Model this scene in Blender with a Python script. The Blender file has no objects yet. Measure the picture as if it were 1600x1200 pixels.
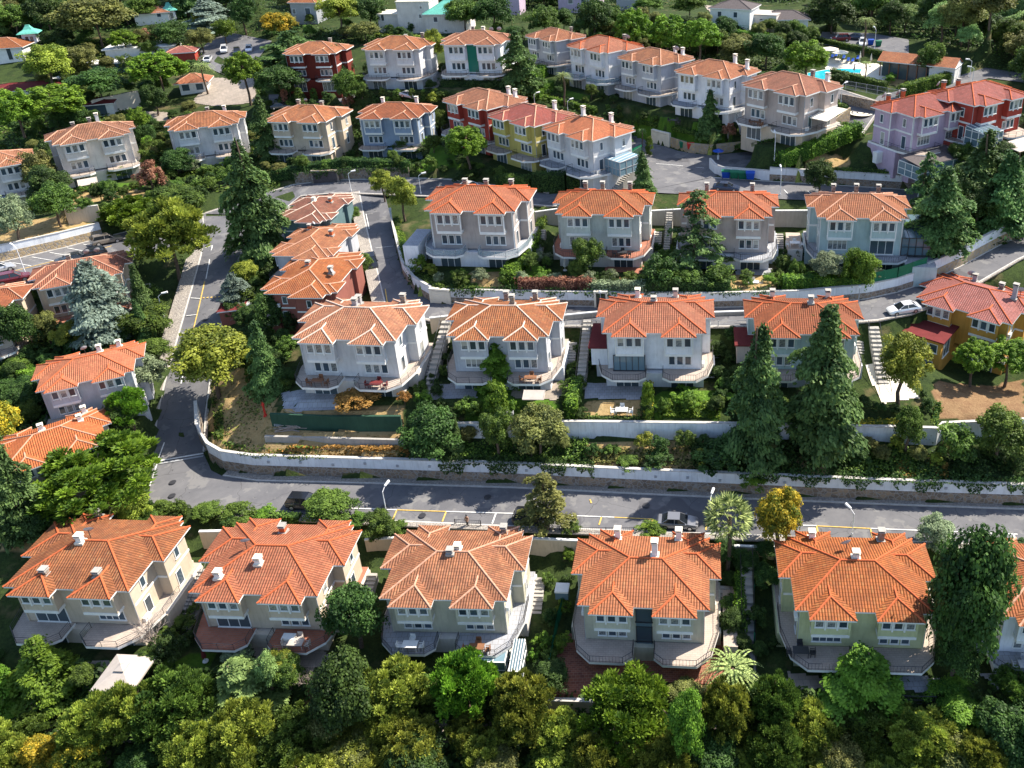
import bpy, bmesh, math, random
import numpy as np
from mathutils import Vector, Matrix, Euler
R = math.radians
scene = bpy.context.scene
COL = scene.collection
random.seed(7); RNG = np.random.default_rng(11)

# ------------------------------------------------------------------ camera, sky, sun, exposure
FPX, PITCH, ROLL, CAM, CX, CY = 1320.0, R(25), R(1.5), np.array([0, 0, 66.0]), 1000.0, 400.0
_fw = np.array([0, math.cos(PITCH), -math.sin(PITCH)]); _u0 = np.array([0, math.sin(PITCH), math.cos(PITCH)]); _r0 = np.array([1.0, 0, 0])
_rt = _r0 * math.cos(ROLL) - _u0 * math.sin(ROLL); _up = _u0 * math.cos(ROLL) + _r0 * math.sin(ROLL)
cd = bpy.data.cameras.new('camera'); cam = bpy.data.objects.new('camera', cd); COL.objects.link(cam)
cam.matrix_world = Matrix(((_rt[0], _up[0], -_fw[0], CAM[0]), (_rt[1], _up[1], -_fw[1], CAM[1]), (_rt[2], _up[2], -_fw[2], CAM[2]), (0, 0, 0, 1)))
cd.sensor_fit = 'HORIZONTAL'; cd.sensor_width = 36; cd.lens = FPX / 1600 * 36
cd.shift_x = (800 - CX) / 1600; cd.shift_y = (CY - 600) / 1600
cd.clip_start = 1; cd.clip_end = 6000
scene.camera = cam
SUN_EL, SUN_AZ = 50, 63        # shadows fall to the left and toward the camera
w = bpy.data.worlds.new('World'); scene.world = w; w.use_nodes = True
nt = w.node_tree; bg = nt.nodes['Background']; sky = nt.nodes.new('ShaderNodeTexSky')
sky.sky_type = 'NISHITA'; sky.sun_disc = False; sky.sun_elevation = R(SUN_EL); sky.sun_rotation = R(SUN_AZ)
nt.links.new(sky.outputs[0], bg.inputs[0]); bg.inputs[1].default_value = 0.13
sl = bpy.data.lights.new('sun', 'SUN'); sl.energy = 5.0; sl.angle = R(0.5); sl.color = (1, .92, .79)
so = bpy.data.objects.new('sun', sl); COL.objects.link(so)
sd = Vector((math.sin(R(SUN_AZ)) * math.cos(R(SUN_EL)), math.cos(R(SUN_AZ)) * math.cos(R(SUN_EL)), math.sin(R(SUN_EL))))
so.rotation_euler = sd.to_track_quat('Z', 'Y').to_euler(); so.location = (0, 0, 120)
scene.view_settings.view_transform = 'Standard'; scene.view_settings.look = 'None'
scene.view_settings.exposure = 1.04; scene.view_settings.gamma = 1
scene.render.engine = 'CYCLES'
scene.cycles.max_bounces = 6; scene.cycles.diffuse_bounces = 3; scene.cycles.transparent_max_bounces = 6

def ray(x, y): return _fw + _rt * (x - CX) / FPX - _up * (y - CY) / FPX
def U(x, y, z):
    d = ray(x, y); return CAM + d * ((z - CAM[2]) / d[2])
def proj(p):
    v = np.array(p) - CAM; d = v @ _fw; return CX + FPX * (v @ _rt) / d, CY - FPX * (v @ _up) / d, d

# ------------------------------------------------------------------ materials
MATS = {}
class NT:
    def __init__(s, name, rough=.8, spec=.3):
        s.m = bpy.data.materials.new(name); s.m.use_nodes = True; s.t = s.m.node_tree
        s.b = s.t.nodes['Principled BSDF']; s.b.inputs['Roughness'].default_value = rough
        s.b.inputs['Specular IOR Level'].default_value = spec
    def n(s, ty, **k):
        o = s.t.nodes.new('ShaderNode' + ty)
        for a, v in k.items():
            if a.startswith('i_'):
                key = a[2:]; key = int(key) if key.isdigit() else key.replace('_', ' ')
                if isinstance(v, bpy.types.NodeSocket): s.t.links.new(v, o.inputs[key])
                else: o.inputs[key].default_value = v
            else: setattr(o, a, v)
        return o
    def math(s, op, a, b=None, c=None):
        o = s.t.nodes.new('ShaderNodeMath'); o.operation = op
        for i, v in enumerate((a, b, c)):
            if v is None: continue
            if isinstance(v, bpy.types.NodeSocket): s.t.links.new(v, o.inputs[i])
            else: o.inputs[i].default_value = v
        return o.outputs[0]
    def mix(s, f, a, b, mode='MIX'):
        o = s.t.nodes.new('ShaderNodeMix'); o.data_type = 'RGBA'; o.blend_type = mode
        for i, v in ((0, f), (6, a), (7, b)):
            if isinstance(v, bpy.types.NodeSocket): s.t.links.new(v, o.inputs[i])
            else: o.inputs[i].default_value = (*v, 1) if isinstance(v, tuple) and len(v) == 3 else v
        return o.outputs[2]
    def noise(s, scale, detail=4, vec=None, rough=.6):
        o = s.n('TexNoise'); o.inputs['Scale'].default_value = scale; o.inputs['Detail'].default_value = detail; o.inputs['Roughness'].default_value = rough
        if vec is not None: s.t.links.new(vec, o.inputs['Vector'])
        return o.outputs['Fac']
    def ramp(s, f, lo, hi):
        o = s.n('MapRange'); s.t.links.new(f, o.inputs[0]); o.inputs[1].default_value = lo; o.inputs[2].default_value = hi; return o.outputs[0]
    def coord(s, k='Object'): return s.n('TexCoord').outputs[k]
    def geo(s): return s.n('NewGeometry').outputs['Position']
    def col(s, c): s.t.links.new(c, s.b.inputs['Base Color'])
    def bump(s, h, st=.5, d=.05):
        o = s.n('Bump'); o.inputs['Strength'].default_value = st; o.inputs['Distance'].default_value = d
        s.t.links.new(h, o.inputs['Height']); s.t.links.new(o.outputs[0], s.b.inputs['Normal'])
def sc(c, k): return tuple(min(1, x * k) for x in c)
def mat_plain(name, c, rough=.7, spec=.3, var=.18, scale=1.2, metallic=0):
    if name in MATS: return MATS[name]
    s = NT(name, rough, spec); p = s.geo()
    f = s.math('ADD', s.math('MULTIPLY', s.noise(scale, 5, p), .65), s.math('MULTIPLY', s.noise(scale * 9, 3, p), .35))
    s.col(s.mix(s.ramp(f, .35, .65), sc(c, 1 - var), sc(c, 1 + var * .6))); s.b.inputs['Metallic'].default_value = metallic
    MATS[name] = s.m; return s.m
def mat_wall(name, c, stain=.35):
    if name in MATS: return MATS[name]
    s = NT(name, .9, .2); p = s.geo()
    mp = s.n('Mapping', i_Vector=p); mp.inputs['Scale'].default_value = (2.2, 2.2, .35)
    st = s.ramp(s.noise(1.3, 6, mp.outputs[0], .7), .48, .78)
    base = s.mix(s.ramp(s.noise(.5, 5, p), .35, .7), sc(c, .9), sc(c, 1.08))
    s.col(s.mix(s.math('MULTIPLY', st, stain), base, sc(c, .5)))
    s.bump(s.noise(14, 3, p), .25, .03); MATS[name] = s.m; return s.m
def mat_tile(name, c, c2, weather=.4, wcol=(.16, .07, .045), pu=.28, pv=.38):
    if name in MATS: return MATS[name]
    s = NT(name, .75, .25); uv = s.coord('UV'); xyz = s.n('SeparateXYZ', i_0=uv); u, v = xyz.outputs[0], xyz.outputs[1]
    uu = s.math('DIVIDE', u, pu); vv = s.math('DIVIDE', v, pv)
    prof = s.math('ABSOLUTE', s.math('SINE', s.math('MULTIPLY', uu, math.pi)))
    saw = s.math('SUBTRACT', 1.0, s.math('FRACT', vv))
    cmb = s.n('CombineXYZ', i_0=s.math('FLOOR', uu), i_1=s.math('FLOOR', vv)); oi = s.n('ObjectInfo').outputs['Random']
    s.t.links.new(oi, cmb.inputs[2])
    wn = s.n('TexWhiteNoise', noise_dimensions='3D', i_Vector=cmb.outputs[0]).outputs['Value']
    gp = s.geo(); big = s.noise(.28, 5, gp, .65); mid = s.noise(1.3, 5, gp, .7)
    mp = s.n('Mapping', i_Vector=uv); mp.inputs['Scale'].default_value = (2.4, .35, 1); streak = s.noise(1.0, 5, mp.outputs[0], .7)
    base = s.mix(s.ramp(big, .35, .65), c, c2)
    base = s.mix(s.math('MULTIPLY', wn, .65), base, sc(c, .5))
    lt = s.math('MULTIPLY', s.ramp(wn, .8, 1.0), .35); base = s.mix(lt, base, (min(1, c[0] * 1.25), c[1] * 1.9, c[2] * 2.2))
    wf = s.math('MULTIPLY', s.ramp(s.math('ADD', s.math('MULTIPLY', mid, .5), s.math('MULTIPLY', streak, .5)), .46, .66), weather)
    base = s.mix(wf, base, wcol)
    base = s.mix(s.math('MULTIPLY', s.ramp(s.noise(.6, 6, gp, .75), .46, .66), .42 + .35 * weather), base, sc(c2, .5))
    groove = s.math('MULTIPLY', s.ramp(prof, .5, .0), .75); base = s.mix(groove, base, sc(c, .3))  # valleys between tile ribs painted darker, standing in for shade and settled dirt
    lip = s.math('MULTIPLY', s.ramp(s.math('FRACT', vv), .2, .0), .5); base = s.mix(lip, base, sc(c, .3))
    hv = s.n('HueSaturation', i_Color=base); s.t.links.new(s.math('ADD', .76, s.math('MULTIPLY', s.math('FRACT', s.math('MULTIPLY', oi, 7.7)), .32)), hv.inputs['Value']); s.t.links.new(s.math('ADD', .88, s.math('MULTIPLY', oi, .16)), hv.inputs['Saturation']); base = hv.outputs[0]
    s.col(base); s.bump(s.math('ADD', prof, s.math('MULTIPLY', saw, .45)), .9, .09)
    MATS[name] = s.m; return s.m
def mat_glass(name, c=(.03, .045, .06), curtain=.35):
    if name in MATS: return MATS[name]
    s = NT(name, .12, .6); oi = s.n('ObjectInfo').outputs['Random']
    sx = s.n('SeparateXYZ', i_0=s.coord('Object'))
    cf = s.math('MULTIPLY', s.math('GREATER_THAN', oi, 1 - curtain), .8); wv = s.noise(3.5, 2, s.coord('Object')); o2 = s.math('FRACT', s.math('MULTIPLY', oi, 17.3)); lim = s.math('MULTIPLY', o2, 1.2)
    bl = s.math('GREATER_THAN', sx.outputs[2], lim) ; f2 = s.math('MULTIPLY', cf, s.math('MAXIMUM', s.math('MULTIPLY', bl, s.math('GREATER_THAN', o2, .35)), s.math('MULTIPLY', s.ramp(wv, .35, .6), .6)))
    s.col(s.mix(f2, s.mix(o2, c, sc(c, 2.2)), (.5, .48, .43))); MATS[name] = s.m; return s.m
def mat_brick(name, c, c2, sx=.5, sy=.25, mortar=(.3, .28, .26), rough=.9, coord='Position', dist=.5):
    if name in MATS: return MATS[name]
    s = NT(name, rough, .2); p = s.geo()
    v = s.n('TexVoronoi', feature='DISTANCE_TO_EDGE', i_Vector=p); v.inputs['Scale'].default_value = 1 / sx
    v2 = s.n('TexVoronoi', i_Vector=p); v2.inputs['Scale'].default_value = 1 / sx
    base = s.mix(v2.outputs['Color'], c, c2); s.t.nodes[-1]
    rgb = s.n('SeparateXYZ', i_0=v2.outputs['Color']); base = s.mix(rgb.outputs[0], c, c2)
    base = s.mix(s.math('MULTIPLY', s.noise(.6, 5, p), .5), base, sc(c, .45))
    s.col(s.mix(s.ramp(v.outputs['Distance'], .10, .02), base, mortar)); s.bump(s.ramp(v.outputs['Distance'], 0, .12), .6, .05)
    MATS[name] = s.m; return s.m
def mat_pave(name, c, c2, size=.5, groutc=(.2, .18, .16)):
    if name in MATS: return MATS[name]
    s = NT(name, .8, .25); p = s.geo(); b = s.n('TexBrick', i_Vector=p); b.inputs['Scale'].default_value = 1 / size
    b.inputs['Color1'].default_value = (*c, 1); b.inputs['Color2'].default_value = (*c2, 1); b.inputs['Mortar'].default_value = (*groutc, 1)
    b.inputs['Mortar Size'].default_value = .03; b.inputs['Brick Width'].default_value = 1; b.inputs['Row Height'].default_value = .5 if size < .6 else 1
    s.col(s.mix(s.math('MULTIPLY', s.ramp(s.noise(.8, 5, p), .4, .7), .35), b.outputs['Color'], sc(c, .45))); MATS[name] = s.m; return s.m
def mat_asphalt():
    s = NT('asphalt', .9, .25); p = s.geo()
    f = s.ramp(s.noise(.35, 6, p, .65), .35, .65); g = s.noise(12, 3, p)
    base = s.mix(f, (.095, .095, .105), (.14, .138, .145)); base = s.mix(s.math('MULTIPLY', g, .35), base, (.17, .17, .18))
    cr = s.n('TexVoronoi', feature='DISTANCE_TO_EDGE', i_Vector=s.n('VectorMath', operation='ADD', i_0=p, i_1=s.n('TexNoise', i_Vector=p, i_Scale=.8).outputs['Color']).outputs[0]); cr.inputs['Scale'].default_value = .16
    base = s.mix(s.math('MULTIPLY', s.ramp(cr.outputs['Distance'], .006, .002), .6), base, (.04, .04, .04))
    pt = s.ramp(s.noise(.12, 2, p), .60, .62); base = s.mix(s.math('MULTIPLY', pt, .55), base, (.06, .06, .068)); base = s.mix(s.math('MULTIPLY', s.ramp(s.noise(.45, 3, p), .58, .62), .55), base, (.2, .195, .19)); base = s.mix(s.math('MULTIPLY', s.ramp(s.noise(1.7, 2, p), .7, .74), .6), base, (.03, .03, .033))
    s.col(base); s.bump(g, .2, .02); MATS['asphalt'] = s.m
mat_asphalt()
def mat_leaf(name, c, c2, tr=.34, rough=.6):
    if name in MATS: return MATS[name]
    s = NT(name, rough, .25); a = s.n('Attribute', attribute_name='tint'); oi = s.n('ObjectInfo').outputs['Random']
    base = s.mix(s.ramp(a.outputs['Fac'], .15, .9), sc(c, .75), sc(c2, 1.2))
    hs = s.n('HueSaturation', i_Color=base); s.t.links.new(s.math('ADD', .485, s.math('MULTIPLY', oi, .03)), hs.inputs['Hue'])
    s.t.links.new(s.math('ADD', .8, s.math('MULTIPLY', oi, .4)), hs.inputs['Value']); cc = hs.outputs[0]
    s.col(cc); tb = s.n('BsdfTranslucent', i_Color=cc); mx = s.n('MixShader'); mx.inputs[0].default_value = tr
    s.t.links.new(s.b.outputs[0], mx.inputs[1]); s.t.links.new(tb.outputs[0], mx.inputs[2])
    s.t.links.new(mx.outputs[0], s.t.nodes['Material Output'].inputs['Surface']); MATS[name] = s.m; return s.m

M = dict(
 white=mat_plain('white_paint', (.74, .74, .72), .6, .3, .12), dark=mat_plain('dark_metal', (.035, .035, .04), .45, .5, .1),
 grey=mat_plain('grey_metal', (.35, .36, .38), .45, .5, .1), glass=mat_glass('window_glass'), bigglass=mat_glass('door_glass', (.035, .05, .06), .2),
 clear=mat_glass('conservatory_glass', (.09, .14, .17), .0), ridge_red=mat_plain('ridge_tile', (.5, .12, .045), .8, .2, .3, 3),
 ridge_pale=mat_plain('mortar_ridge', (.55, .30, .2), .9, .2, .35, 3), ridge_white=mat_plain('white_mortar_ridge', (.66, .5, .4), .9, .2, .4, 3),
 stone=mat_brick('stone_wall', (.36, .27, .19), (.16, .13, .11), .55), stone_pale=mat_brick('pale_stone_wall', (.5, .38, .22), (.34, .26, .17), .6),
 wwall=mat_wall('white_render', (.72, .74, .77), .6), concrete=mat_wall('concrete', (.36, .34, .31), .6), beige=mat_wall('beige_render', (.56, .46, .34), .5),
 pavement=mat_brick('pavement_stone', (.42, .38, .33), (.3, .27, .24), .35, mortar=(.2, .18, .17)), kerb=mat_plain('kerb_stone', (.5, .48, .45), .9, .2, .25, 2),
 mark_w=mat_plain('white_road_paint', (.7, .7, .68), .8, .2, .3, 3), mark_y=mat_plain('yellow_road_paint', (.62, .42, .12), .8, .2, .35, 3),
 terr=mat_pave('terrace_tile', (.46, .38, .32), (.42, .35, .3), .5, (.3, .26, .22)), terr_red=mat_pave('red_terrace_tile', (.4, .15, .09), (.34, .12, .07), .5),
 terr_grey=mat_pave('grey_terrace_tile', (.36, .37, .4), (.32, .33, .36), .6), brickpave=mat_pave('brick_paving', (.34, .12, .07), (.2, .07, .05), .45, (.4, .25, .17)),
 patio=mat_pave('patio_stone', (.36, .3, .25), (.28, .24, .2), .7), bark=mat_plain('bark', (.13, .095, .07), .95, .1, .4, 4), barkpale=mat_plain('pale_bark', (.36, .3, .26), .95, .1, .3, 4),
 green=mat_wall('green_paint', (.03, .075, .05), .6), copper=mat_plain('green_copper', (.12, .42, .34), .6, .3, .25, 2), slate=mat_plain('grey_brown_shingle', (.10, .085, .085), .9, .2, .3, 3),
 redflat=mat_plain('red_felt', (.14, .025, .025), .9, .2, .2, 1), canvas=mat_plain('canvas', (.44, .39, .35), .9, .2, .12), cream=mat_plain('cream_canvas', (.72, .66, .55), .9, .2, .1),
 water=mat_plain('pool_water', (.02, .42, .52), .08, .5, .15, .8), skin=mat_plain('skin', (.45, .27, .19), .6), wood=mat_plain('wood', (.22, .1, .05), .7, .3, .3, 3),
 tyre=mat_plain('tyre_rubber', (.02, .02, .02), .9), rim=mat_plain('alloy', (.5, .5, .52), .3, .5, .1, 3, .8), lampw=mat_plain('lamp_white', (.8, .8, .8), .4),
 redp=mat_plain('red_paint', (.5, .03, .02), .5), bluep=mat_plain('blue_plastic', (.01, .07, .4), .5), greenp=mat_plain('green_plastic', (.01, .14, .07), .5),
 tail=mat_plain('tail_light_red', (.35, .01, .01), .3), head=mat_plain('head_light', (.7, .72, .75), .15, .6),
)
TILE = dict(
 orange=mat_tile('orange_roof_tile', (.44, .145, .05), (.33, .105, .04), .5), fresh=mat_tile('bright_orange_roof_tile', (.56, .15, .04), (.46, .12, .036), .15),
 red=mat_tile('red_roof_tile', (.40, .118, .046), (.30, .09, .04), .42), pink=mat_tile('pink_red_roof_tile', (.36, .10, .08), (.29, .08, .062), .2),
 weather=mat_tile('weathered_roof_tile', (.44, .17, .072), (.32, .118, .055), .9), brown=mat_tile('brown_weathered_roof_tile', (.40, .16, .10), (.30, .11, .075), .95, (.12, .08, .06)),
)
LEAF = dict(
 broad=mat_leaf('leaf_mid_green', (.035, .08, .015), (.14, .22, .035)), dark=mat_leaf('leaf_dark_green', (.022, .055, .014), (.075, .135, .028)),
 bright=mat_leaf('leaf_bright_green', (.05, .12, .014), (.18, .29, .03)), pine=mat_leaf('leaf_stone_pine', (.05, .13, .012), (.20, .33, .028)),
 olive=mat_leaf('leaf_olive_green', (.08, .10, .03), (.25, .26, .07)), fpine=mat_leaf('leaf_olive_pine', (.07, .115, .018), (.38, .42, .065)),
 cedar=mat_leaf('leaf_cedar', (.035, .085, .028), (.15, .25, .07)), blue=mat_leaf('leaf_blue_cedar', (.11, .16, .14), (.30, .38, .30)),
 grey=mat_leaf('leaf_grey_green', (.12, .16, .09), (.30, .36, .2)), ygreen=mat_leaf('leaf_yellow_green', (.11, .16, .02), (.34, .38, .05)),
 yellow=mat_leaf('leaf_autumn_yellow', (.12, .18, .02), (.62, .44, .035)), autumn=mat_leaf('leaf_autumn_brown', (.24, .15, .03), (.5, .27, .07)),
 palm=mat_leaf('leaf_palm', (.08, .14, .03), (.42, .52, .18), .25), red=mat_leaf('leaf_red', (.16, .06, .04), (.34, .15, .10)), light=mat_leaf('leaf_pale_green', (.13, .22, .06), (.32, .46, .15)),
)

# ------------------------------------------------------------------ mesh helpers
def link(o, parent=None):
    COL.objects.link(o)
    if parent is not None: o.parent = parent
    return o
class MB:
    def __init__(s): s.v = []; s.f = []; s.m = []; s.uv = []
    def face(s, pts, m=0, uv=None):
        k = len(s.v); s.v += [tuple(p) for p in pts]; s.f.append(tuple(range(k, k + len(pts)))); s.m.append(m)
        s.uv += (uv if uv else [(p[0], p[1]) for p in pts])
    def box(s, x0, x1, y0, y1, z0, z1, m=0):
        a = [(x0, y0, z0), (x1, y0, z0), (x1, y1, z0), (x0, y1, z0), (x0, y0, z1), (x1, y0, z1), (x1, y1, z1), (x0, y1, z1)]
        for q in ((0, 3, 2, 1), (4, 5, 6, 7), (0, 1, 5, 4), (1, 2, 6, 5), (2, 3, 7, 6), (3, 0, 4, 7)): s.face([a[i] for i in q], m)
    def prism(s, poly, z0, z1, m=0, mtop=None, bottom=True):
        n = len(poly); A = sum(poly[i][0] * poly[(i + 1) % n][1] - poly[(i + 1) % n][0] * poly[i][1] for i in range(n))
        if A < 0: poly = poly[::-1]
        for i in range(n):
            a, b = poly[i], poly[(i + 1) % n]; s.face([(a[0], a[1], z0), (b[0], b[1], z0), (b[0], b[1], z1), (a[0], a[1], z1)], m)
        s.face([(p[0], p[1], z1) for p in poly], m if mtop is None else mtop)
        if bottom: s.face([(p[0], p[1], z0) for p in reversed(poly)], m)
    def tube(s, p, q, r0, r1=None, n=6, m=0, cap=True):
        r1 = r0 if r1 is None else r1; p = Vector(p); q = Vector(q); d = (q - p).normalized()
        a = d.cross(Vector((0, 0, 1)) if abs(d.z) < .9 else Vector((1, 0, 0))).normalized(); b = d.cross(a)
        c0 = [p + (a * math.cos(t) + b * math.sin(t)) * r0 for t in [2 * math.pi * i / n for i in range(n)]]
        c1 = [q + (a * math.cos(t) + b * math.sin(t)) * r1 for t in [2 * math.pi * i / n for i in range(n)]]
        for i in range(n): j = (i + 1) % n; s.face([c0[j], c0[i], c1[i], c1[j]], m)
        if cap: s.face(c1[::-1], m); s.face(c0, m)
    def path(s, pts, radii, n=6, m=0):
        for i in range(len(pts) - 1): s.tube(pts[i], pts[i + 1], radii[i], radii[i + 1], n, m)
    def mesh(s, name, mats):
        me = bpy.data.meshes.new(name); me.from_pydata(s.v, [], s.f)
        for x in (mats if isinstance(mats, (list, tuple)) else [mats]): me.materials.append(x)
        me.polygons.foreach_set('material_index', s.m)
        ul = me.uv_layers.new(name='UVMap'); ul.data.foreach_set('uv', np.array(s.uv, dtype=np.float32).ravel())
        me.update(); return me
    def build(s, name, mats, parent=None, loc=None, rz=0):
        o = bpy.data.objects.new(name, s.mesh(name, mats)); link(o, parent)
        if loc is not None: o.location = loc
        o.rotation_euler.z = rz; return o
def smooth(o):
    o.data.polygons.foreach_set('use_smooth', [True] * len(o.data.polygons)); return o
def empty(name, loc=(0, 0, 0), rz=0, parent=None):
    o = bpy.data.objects.new(name, None); link(o, parent); o.location = loc; o.rotation_euler.z = rz; o.empty_display_size = .5; return o
def tag(o, label, cat=None, group=None, kind=None):
    if label: o['label'] = label
    if cat: o['category'] = cat
    if group: o['group'] = group
    if kind: o['kind'] = kind
    return o
def struct(o, label=None, kind='structure'):
    o['kind'] = kind
    if label: o['label'] = label
    return o
def inst(name, me, parent=None, loc=(0, 0, 0), rot=(0, 0, 0), scale=(1, 1, 1)):
    o = bpy.data.objects.new(name, me); link(o, parent); o.location = loc; o.rotation_euler = rot; o.scale = scale; return o

# ------------------------------------------------------------------ terrain: control heights, solved smooth between them
GX0, GX1, GY0, GY1, GS = -240.0, 175.0, 28.0, 340.0, 0.8
NX = int((GX1 - GX0) / GS) + 1; NY = int((GY1 - GY0) / GS) + 1
HZ = np.full((NY, NX), np.nan)
def grid_tri(a, b, c, over=True):
    a, b, c = (np.array(p, float) for p in (a, b, c))
    x0, x1 = min(a[0], b[0], c[0]), max(a[0], b[0], c[0]); y0, y1 = min(a[1], b[1], c[1]), max(a[1], b[1], c[1])
    i0 = max(0, int((x0 - GX0) / GS)); i1 = min(NX - 1, int((x1 - GX0) / GS) + 1); j0 = max(0, int((y0 - GY0) / GS)); j1 = min(NY - 1, int((y1 - GY0) / GS) + 1)
    if i1 < i0 or j1 < j0: return
    X, Y = np.meshgrid(GX0 + GS * np.arange(i0, i1 + 1), GY0 + GS * np.arange(j0, j1 + 1))
    d = (b[1] - c[1]) * (a[0] - c[0]) + (c[0] - b[0]) * (a[1] - c[1])
    if abs(d) < 1e-9: return
    l1 = ((b[1] - c[1]) * (X - c[0]) + (c[0] - b[0]) * (Y - c[1])) / d; l2 = ((c[1] - a[1]) * (X - c[0]) + (a[0] - c[0]) * (Y - c[1])) / d; l3 = 1 - l1 - l2
    e = -.001; k = (l1 >= e) & (l2 >= e) & (l3 >= e); Z = l1 * a[2] + l2 * b[2] + l3 * c[2]
    sub = HZ[j0:j1 + 1, i0:i1 + 1]
    if not over: k &= np.isnan(sub)
    sub[k] = Z[k]
def grid_poly(pts, over=True):
    for i in range(1, len(pts) - 1): grid_tri(pts[0], pts[i], pts[i + 1], over)
def grid_line(pts, over=True):
    for a, b in zip(pts[:-1], pts[1:]):
        a = np.array(a, float); b = np.array(b, float); n = int(np.linalg.norm((b - a)[:2]) / (GS * .5)) + 2
        for t in np.linspace(0, 1, n):
            p = a + (b - a) * t; i = int(round((p[0] - GX0) / GS)); j = int(round((p[1] - GY0) / GS))
            if 0 <= i < NX and 0 <= j < NY and (over or np.isnan(HZ[j, i])): HZ[j, i] = p[2]
def solve_grid():
    global HZ
    def solve(h, it):
        known = ~np.isnan(h)
        if min(h.shape) > 12:
            hh, ww = (h.shape[0] + 1) // 2, (h.shape[1] + 1) // 2
            pad = np.full((hh * 2, ww * 2), np.nan); pad[:h.shape[0], :h.shape[1]] = h
            blk = pad.reshape(hh, 2, ww, 2).transpose(0, 2, 1, 3).reshape(hh, ww, 4)
            cnt = (~np.isnan(blk)).sum(2); cs = np.where(cnt > 0, np.nansum(blk, 2) / np.maximum(cnt, 1), np.nan)
            c = solve(cs, it); z = np.repeat(np.repeat(c, 2, 0), 2, 1)[:h.shape[0], :h.shape[1]]
        else: z = np.full(h.shape, np.nanmean(h))
        z = np.where(known, h, z)
        for _ in range(it):
            p = np.pad(z, 1, mode='edge'); q = (p[:-2, 1:-1] + p[2:, 1:-1] + p[1:-1, :-2] + p[1:-1, 2:]) * .25
            z = np.where(known, h, q)
        return z
    HZ = solve(HZ, 60)
def gh(x, y):
    fx = min(max((x - GX0) / GS, 0), NX - 1.001); fy = min(max((y - GY0) / GS, 0), NY - 1.001); i = int(fx); j = int(fy); u = fx - i; v = fy - j
    return (HZ[j, i] * (1 - u) + HZ[j, i + 1] * u) * (1 - v) + (HZ[j + 1, i] * (1 - u) + HZ[j + 1, i + 1] * u) * v
def onray(x, y, H=0.0):
    """point on the sight line through a photo point that floats H above the ground"""
    d = ray(x, y); t = 40.0; pt = t
    while t < 420:
        p = CAM + d * t
        if p[2] - gh(p[0], p[1]) <= H: break
        pt = t; t += 1.0
    lo, hi = pt, t
    for _ in range(14):
        m = (lo + hi) / 2; p = CAM + d * m
        if p[2] - gh(p[0], p[1]) <= H: hi = m
        else: lo = m
    return CAM + d * hi
def PZ(l): return [U(*p) for p in l]

# ------------------------------------------------------------------ houses: where they stand (front bay eave corners in the photo, eave height)
# name: (xl, yl, xr, yr, eave z, yaw or None, scale or None)
HS = dict(
 h11=(11, 933, 172, 939, .3), h12=(305, 942, 470, 947, -.1), h13=(606, 951, 770, 954, -1.2), h14=(919, 962, 1089, 969, -1.2), h15=(1265, 971, 1446, 976, -.5), h16=(1592, 981, 1778, 990, -.3),
 h21=(465, 538, 598, 542, 11.8), h22=(709, 534, 840, 535, 11.5), h23=(955, 529, 1088, 530, 11.3), h24=(1196, 530, 1330, 532, 11),
 h31=(672, 335, 788, 337, 19.5), h32=(878, 340, 989, 342, 18.1), h33=(1080, 343, 1194, 345, 17.7), h34=(1291, 346, 1408, 348, 17.6),
 h41=(562, 188, 642, 188, 19.6), h42=(418, 192, 496, 194, 20), h43=(272, 207, 362, 197, 18.6), h44=(94, 229, 194, 213, 18.8), h45=(-68, 275, 34, 257, 16.5),
 t1=(446, 87, 514, 86, 28), t2=(570, 80, 644, 80, 30), t3=(694, 72, 772, 72, 31), t4=(820, 58, 858, 66, 29.5),
 t5=(885, 74, 937, 84.5, 29), t6=(965, 93, 1020, 104, 28.3), t7=(1056, 115, 1127.5, 126, 28), t8=(1161, 136, 1243, 152, 28),
 pu=(1445, 186, 1517, 171, 26.2), re=(1540, 168, 1608, 152, 27.5), m1=(691, 160, 746, 174, 23.8), m2=(762, 184, 820, 200, 23.3), m3=(847, 204, 910, 222.5, 23),
 y1=(1440, 475, 1562, 510, 8.6), l0=(62, 455, 178, 434, 11.5), l1=(82, 614, 182, 592, 7.4), l2=(22, 744, 148, 700, 4.0),
)
HC = dict(c1=(492, 325, 13.6, -96, .86), c2=(492, 377, 12.4, -96, .9), c3=(490, 429, 11.6, -94, .98), l3=(-55, 478, 11, 15, .95))
VF = {k: (.86 if k[:2] == 'h1' else .92 if k[:2] in ('h2', 'y1', 'l1', 'l2') else .8 if k[:1] == 'c' else 1.0) for k in list(HS) + list(HC)}
HP = {}
for k, v in HS.items():
    a = U(v[0], v[1], v[4]); b = U(v[2], v[3], v[4]); d = (b - a)[:2]; s = float(np.clip(np.hypot(*d) / 10.8, .82, 1.15)); yaw = math.atan2(d[1], d[0])
    m = (a + b)[:2] / 2; n = np.array([-math.sin(yaw), math.cos(yaw)]); c = m + n * 5.7 * s
    HP[k] = (float(c[0]), float(c[1]), v[4] - 6 * s * VF[k], yaw, s)
for k, v in HC.items():
    c = U(v[0], v[1], v[2]); HP[k] = (float(c[0]), float(c[1]), v[2] - 6 * v[4] * VF[k], R(v[3]), v[4])
def loc2(h, x, y):
    cx, cy, T, a, s = HP[h]; return (cx + s * (x * math.cos(a) - y * math.sin(a)), cy + s * (x * math.sin(a) + y * math.cos(a)))

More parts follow.
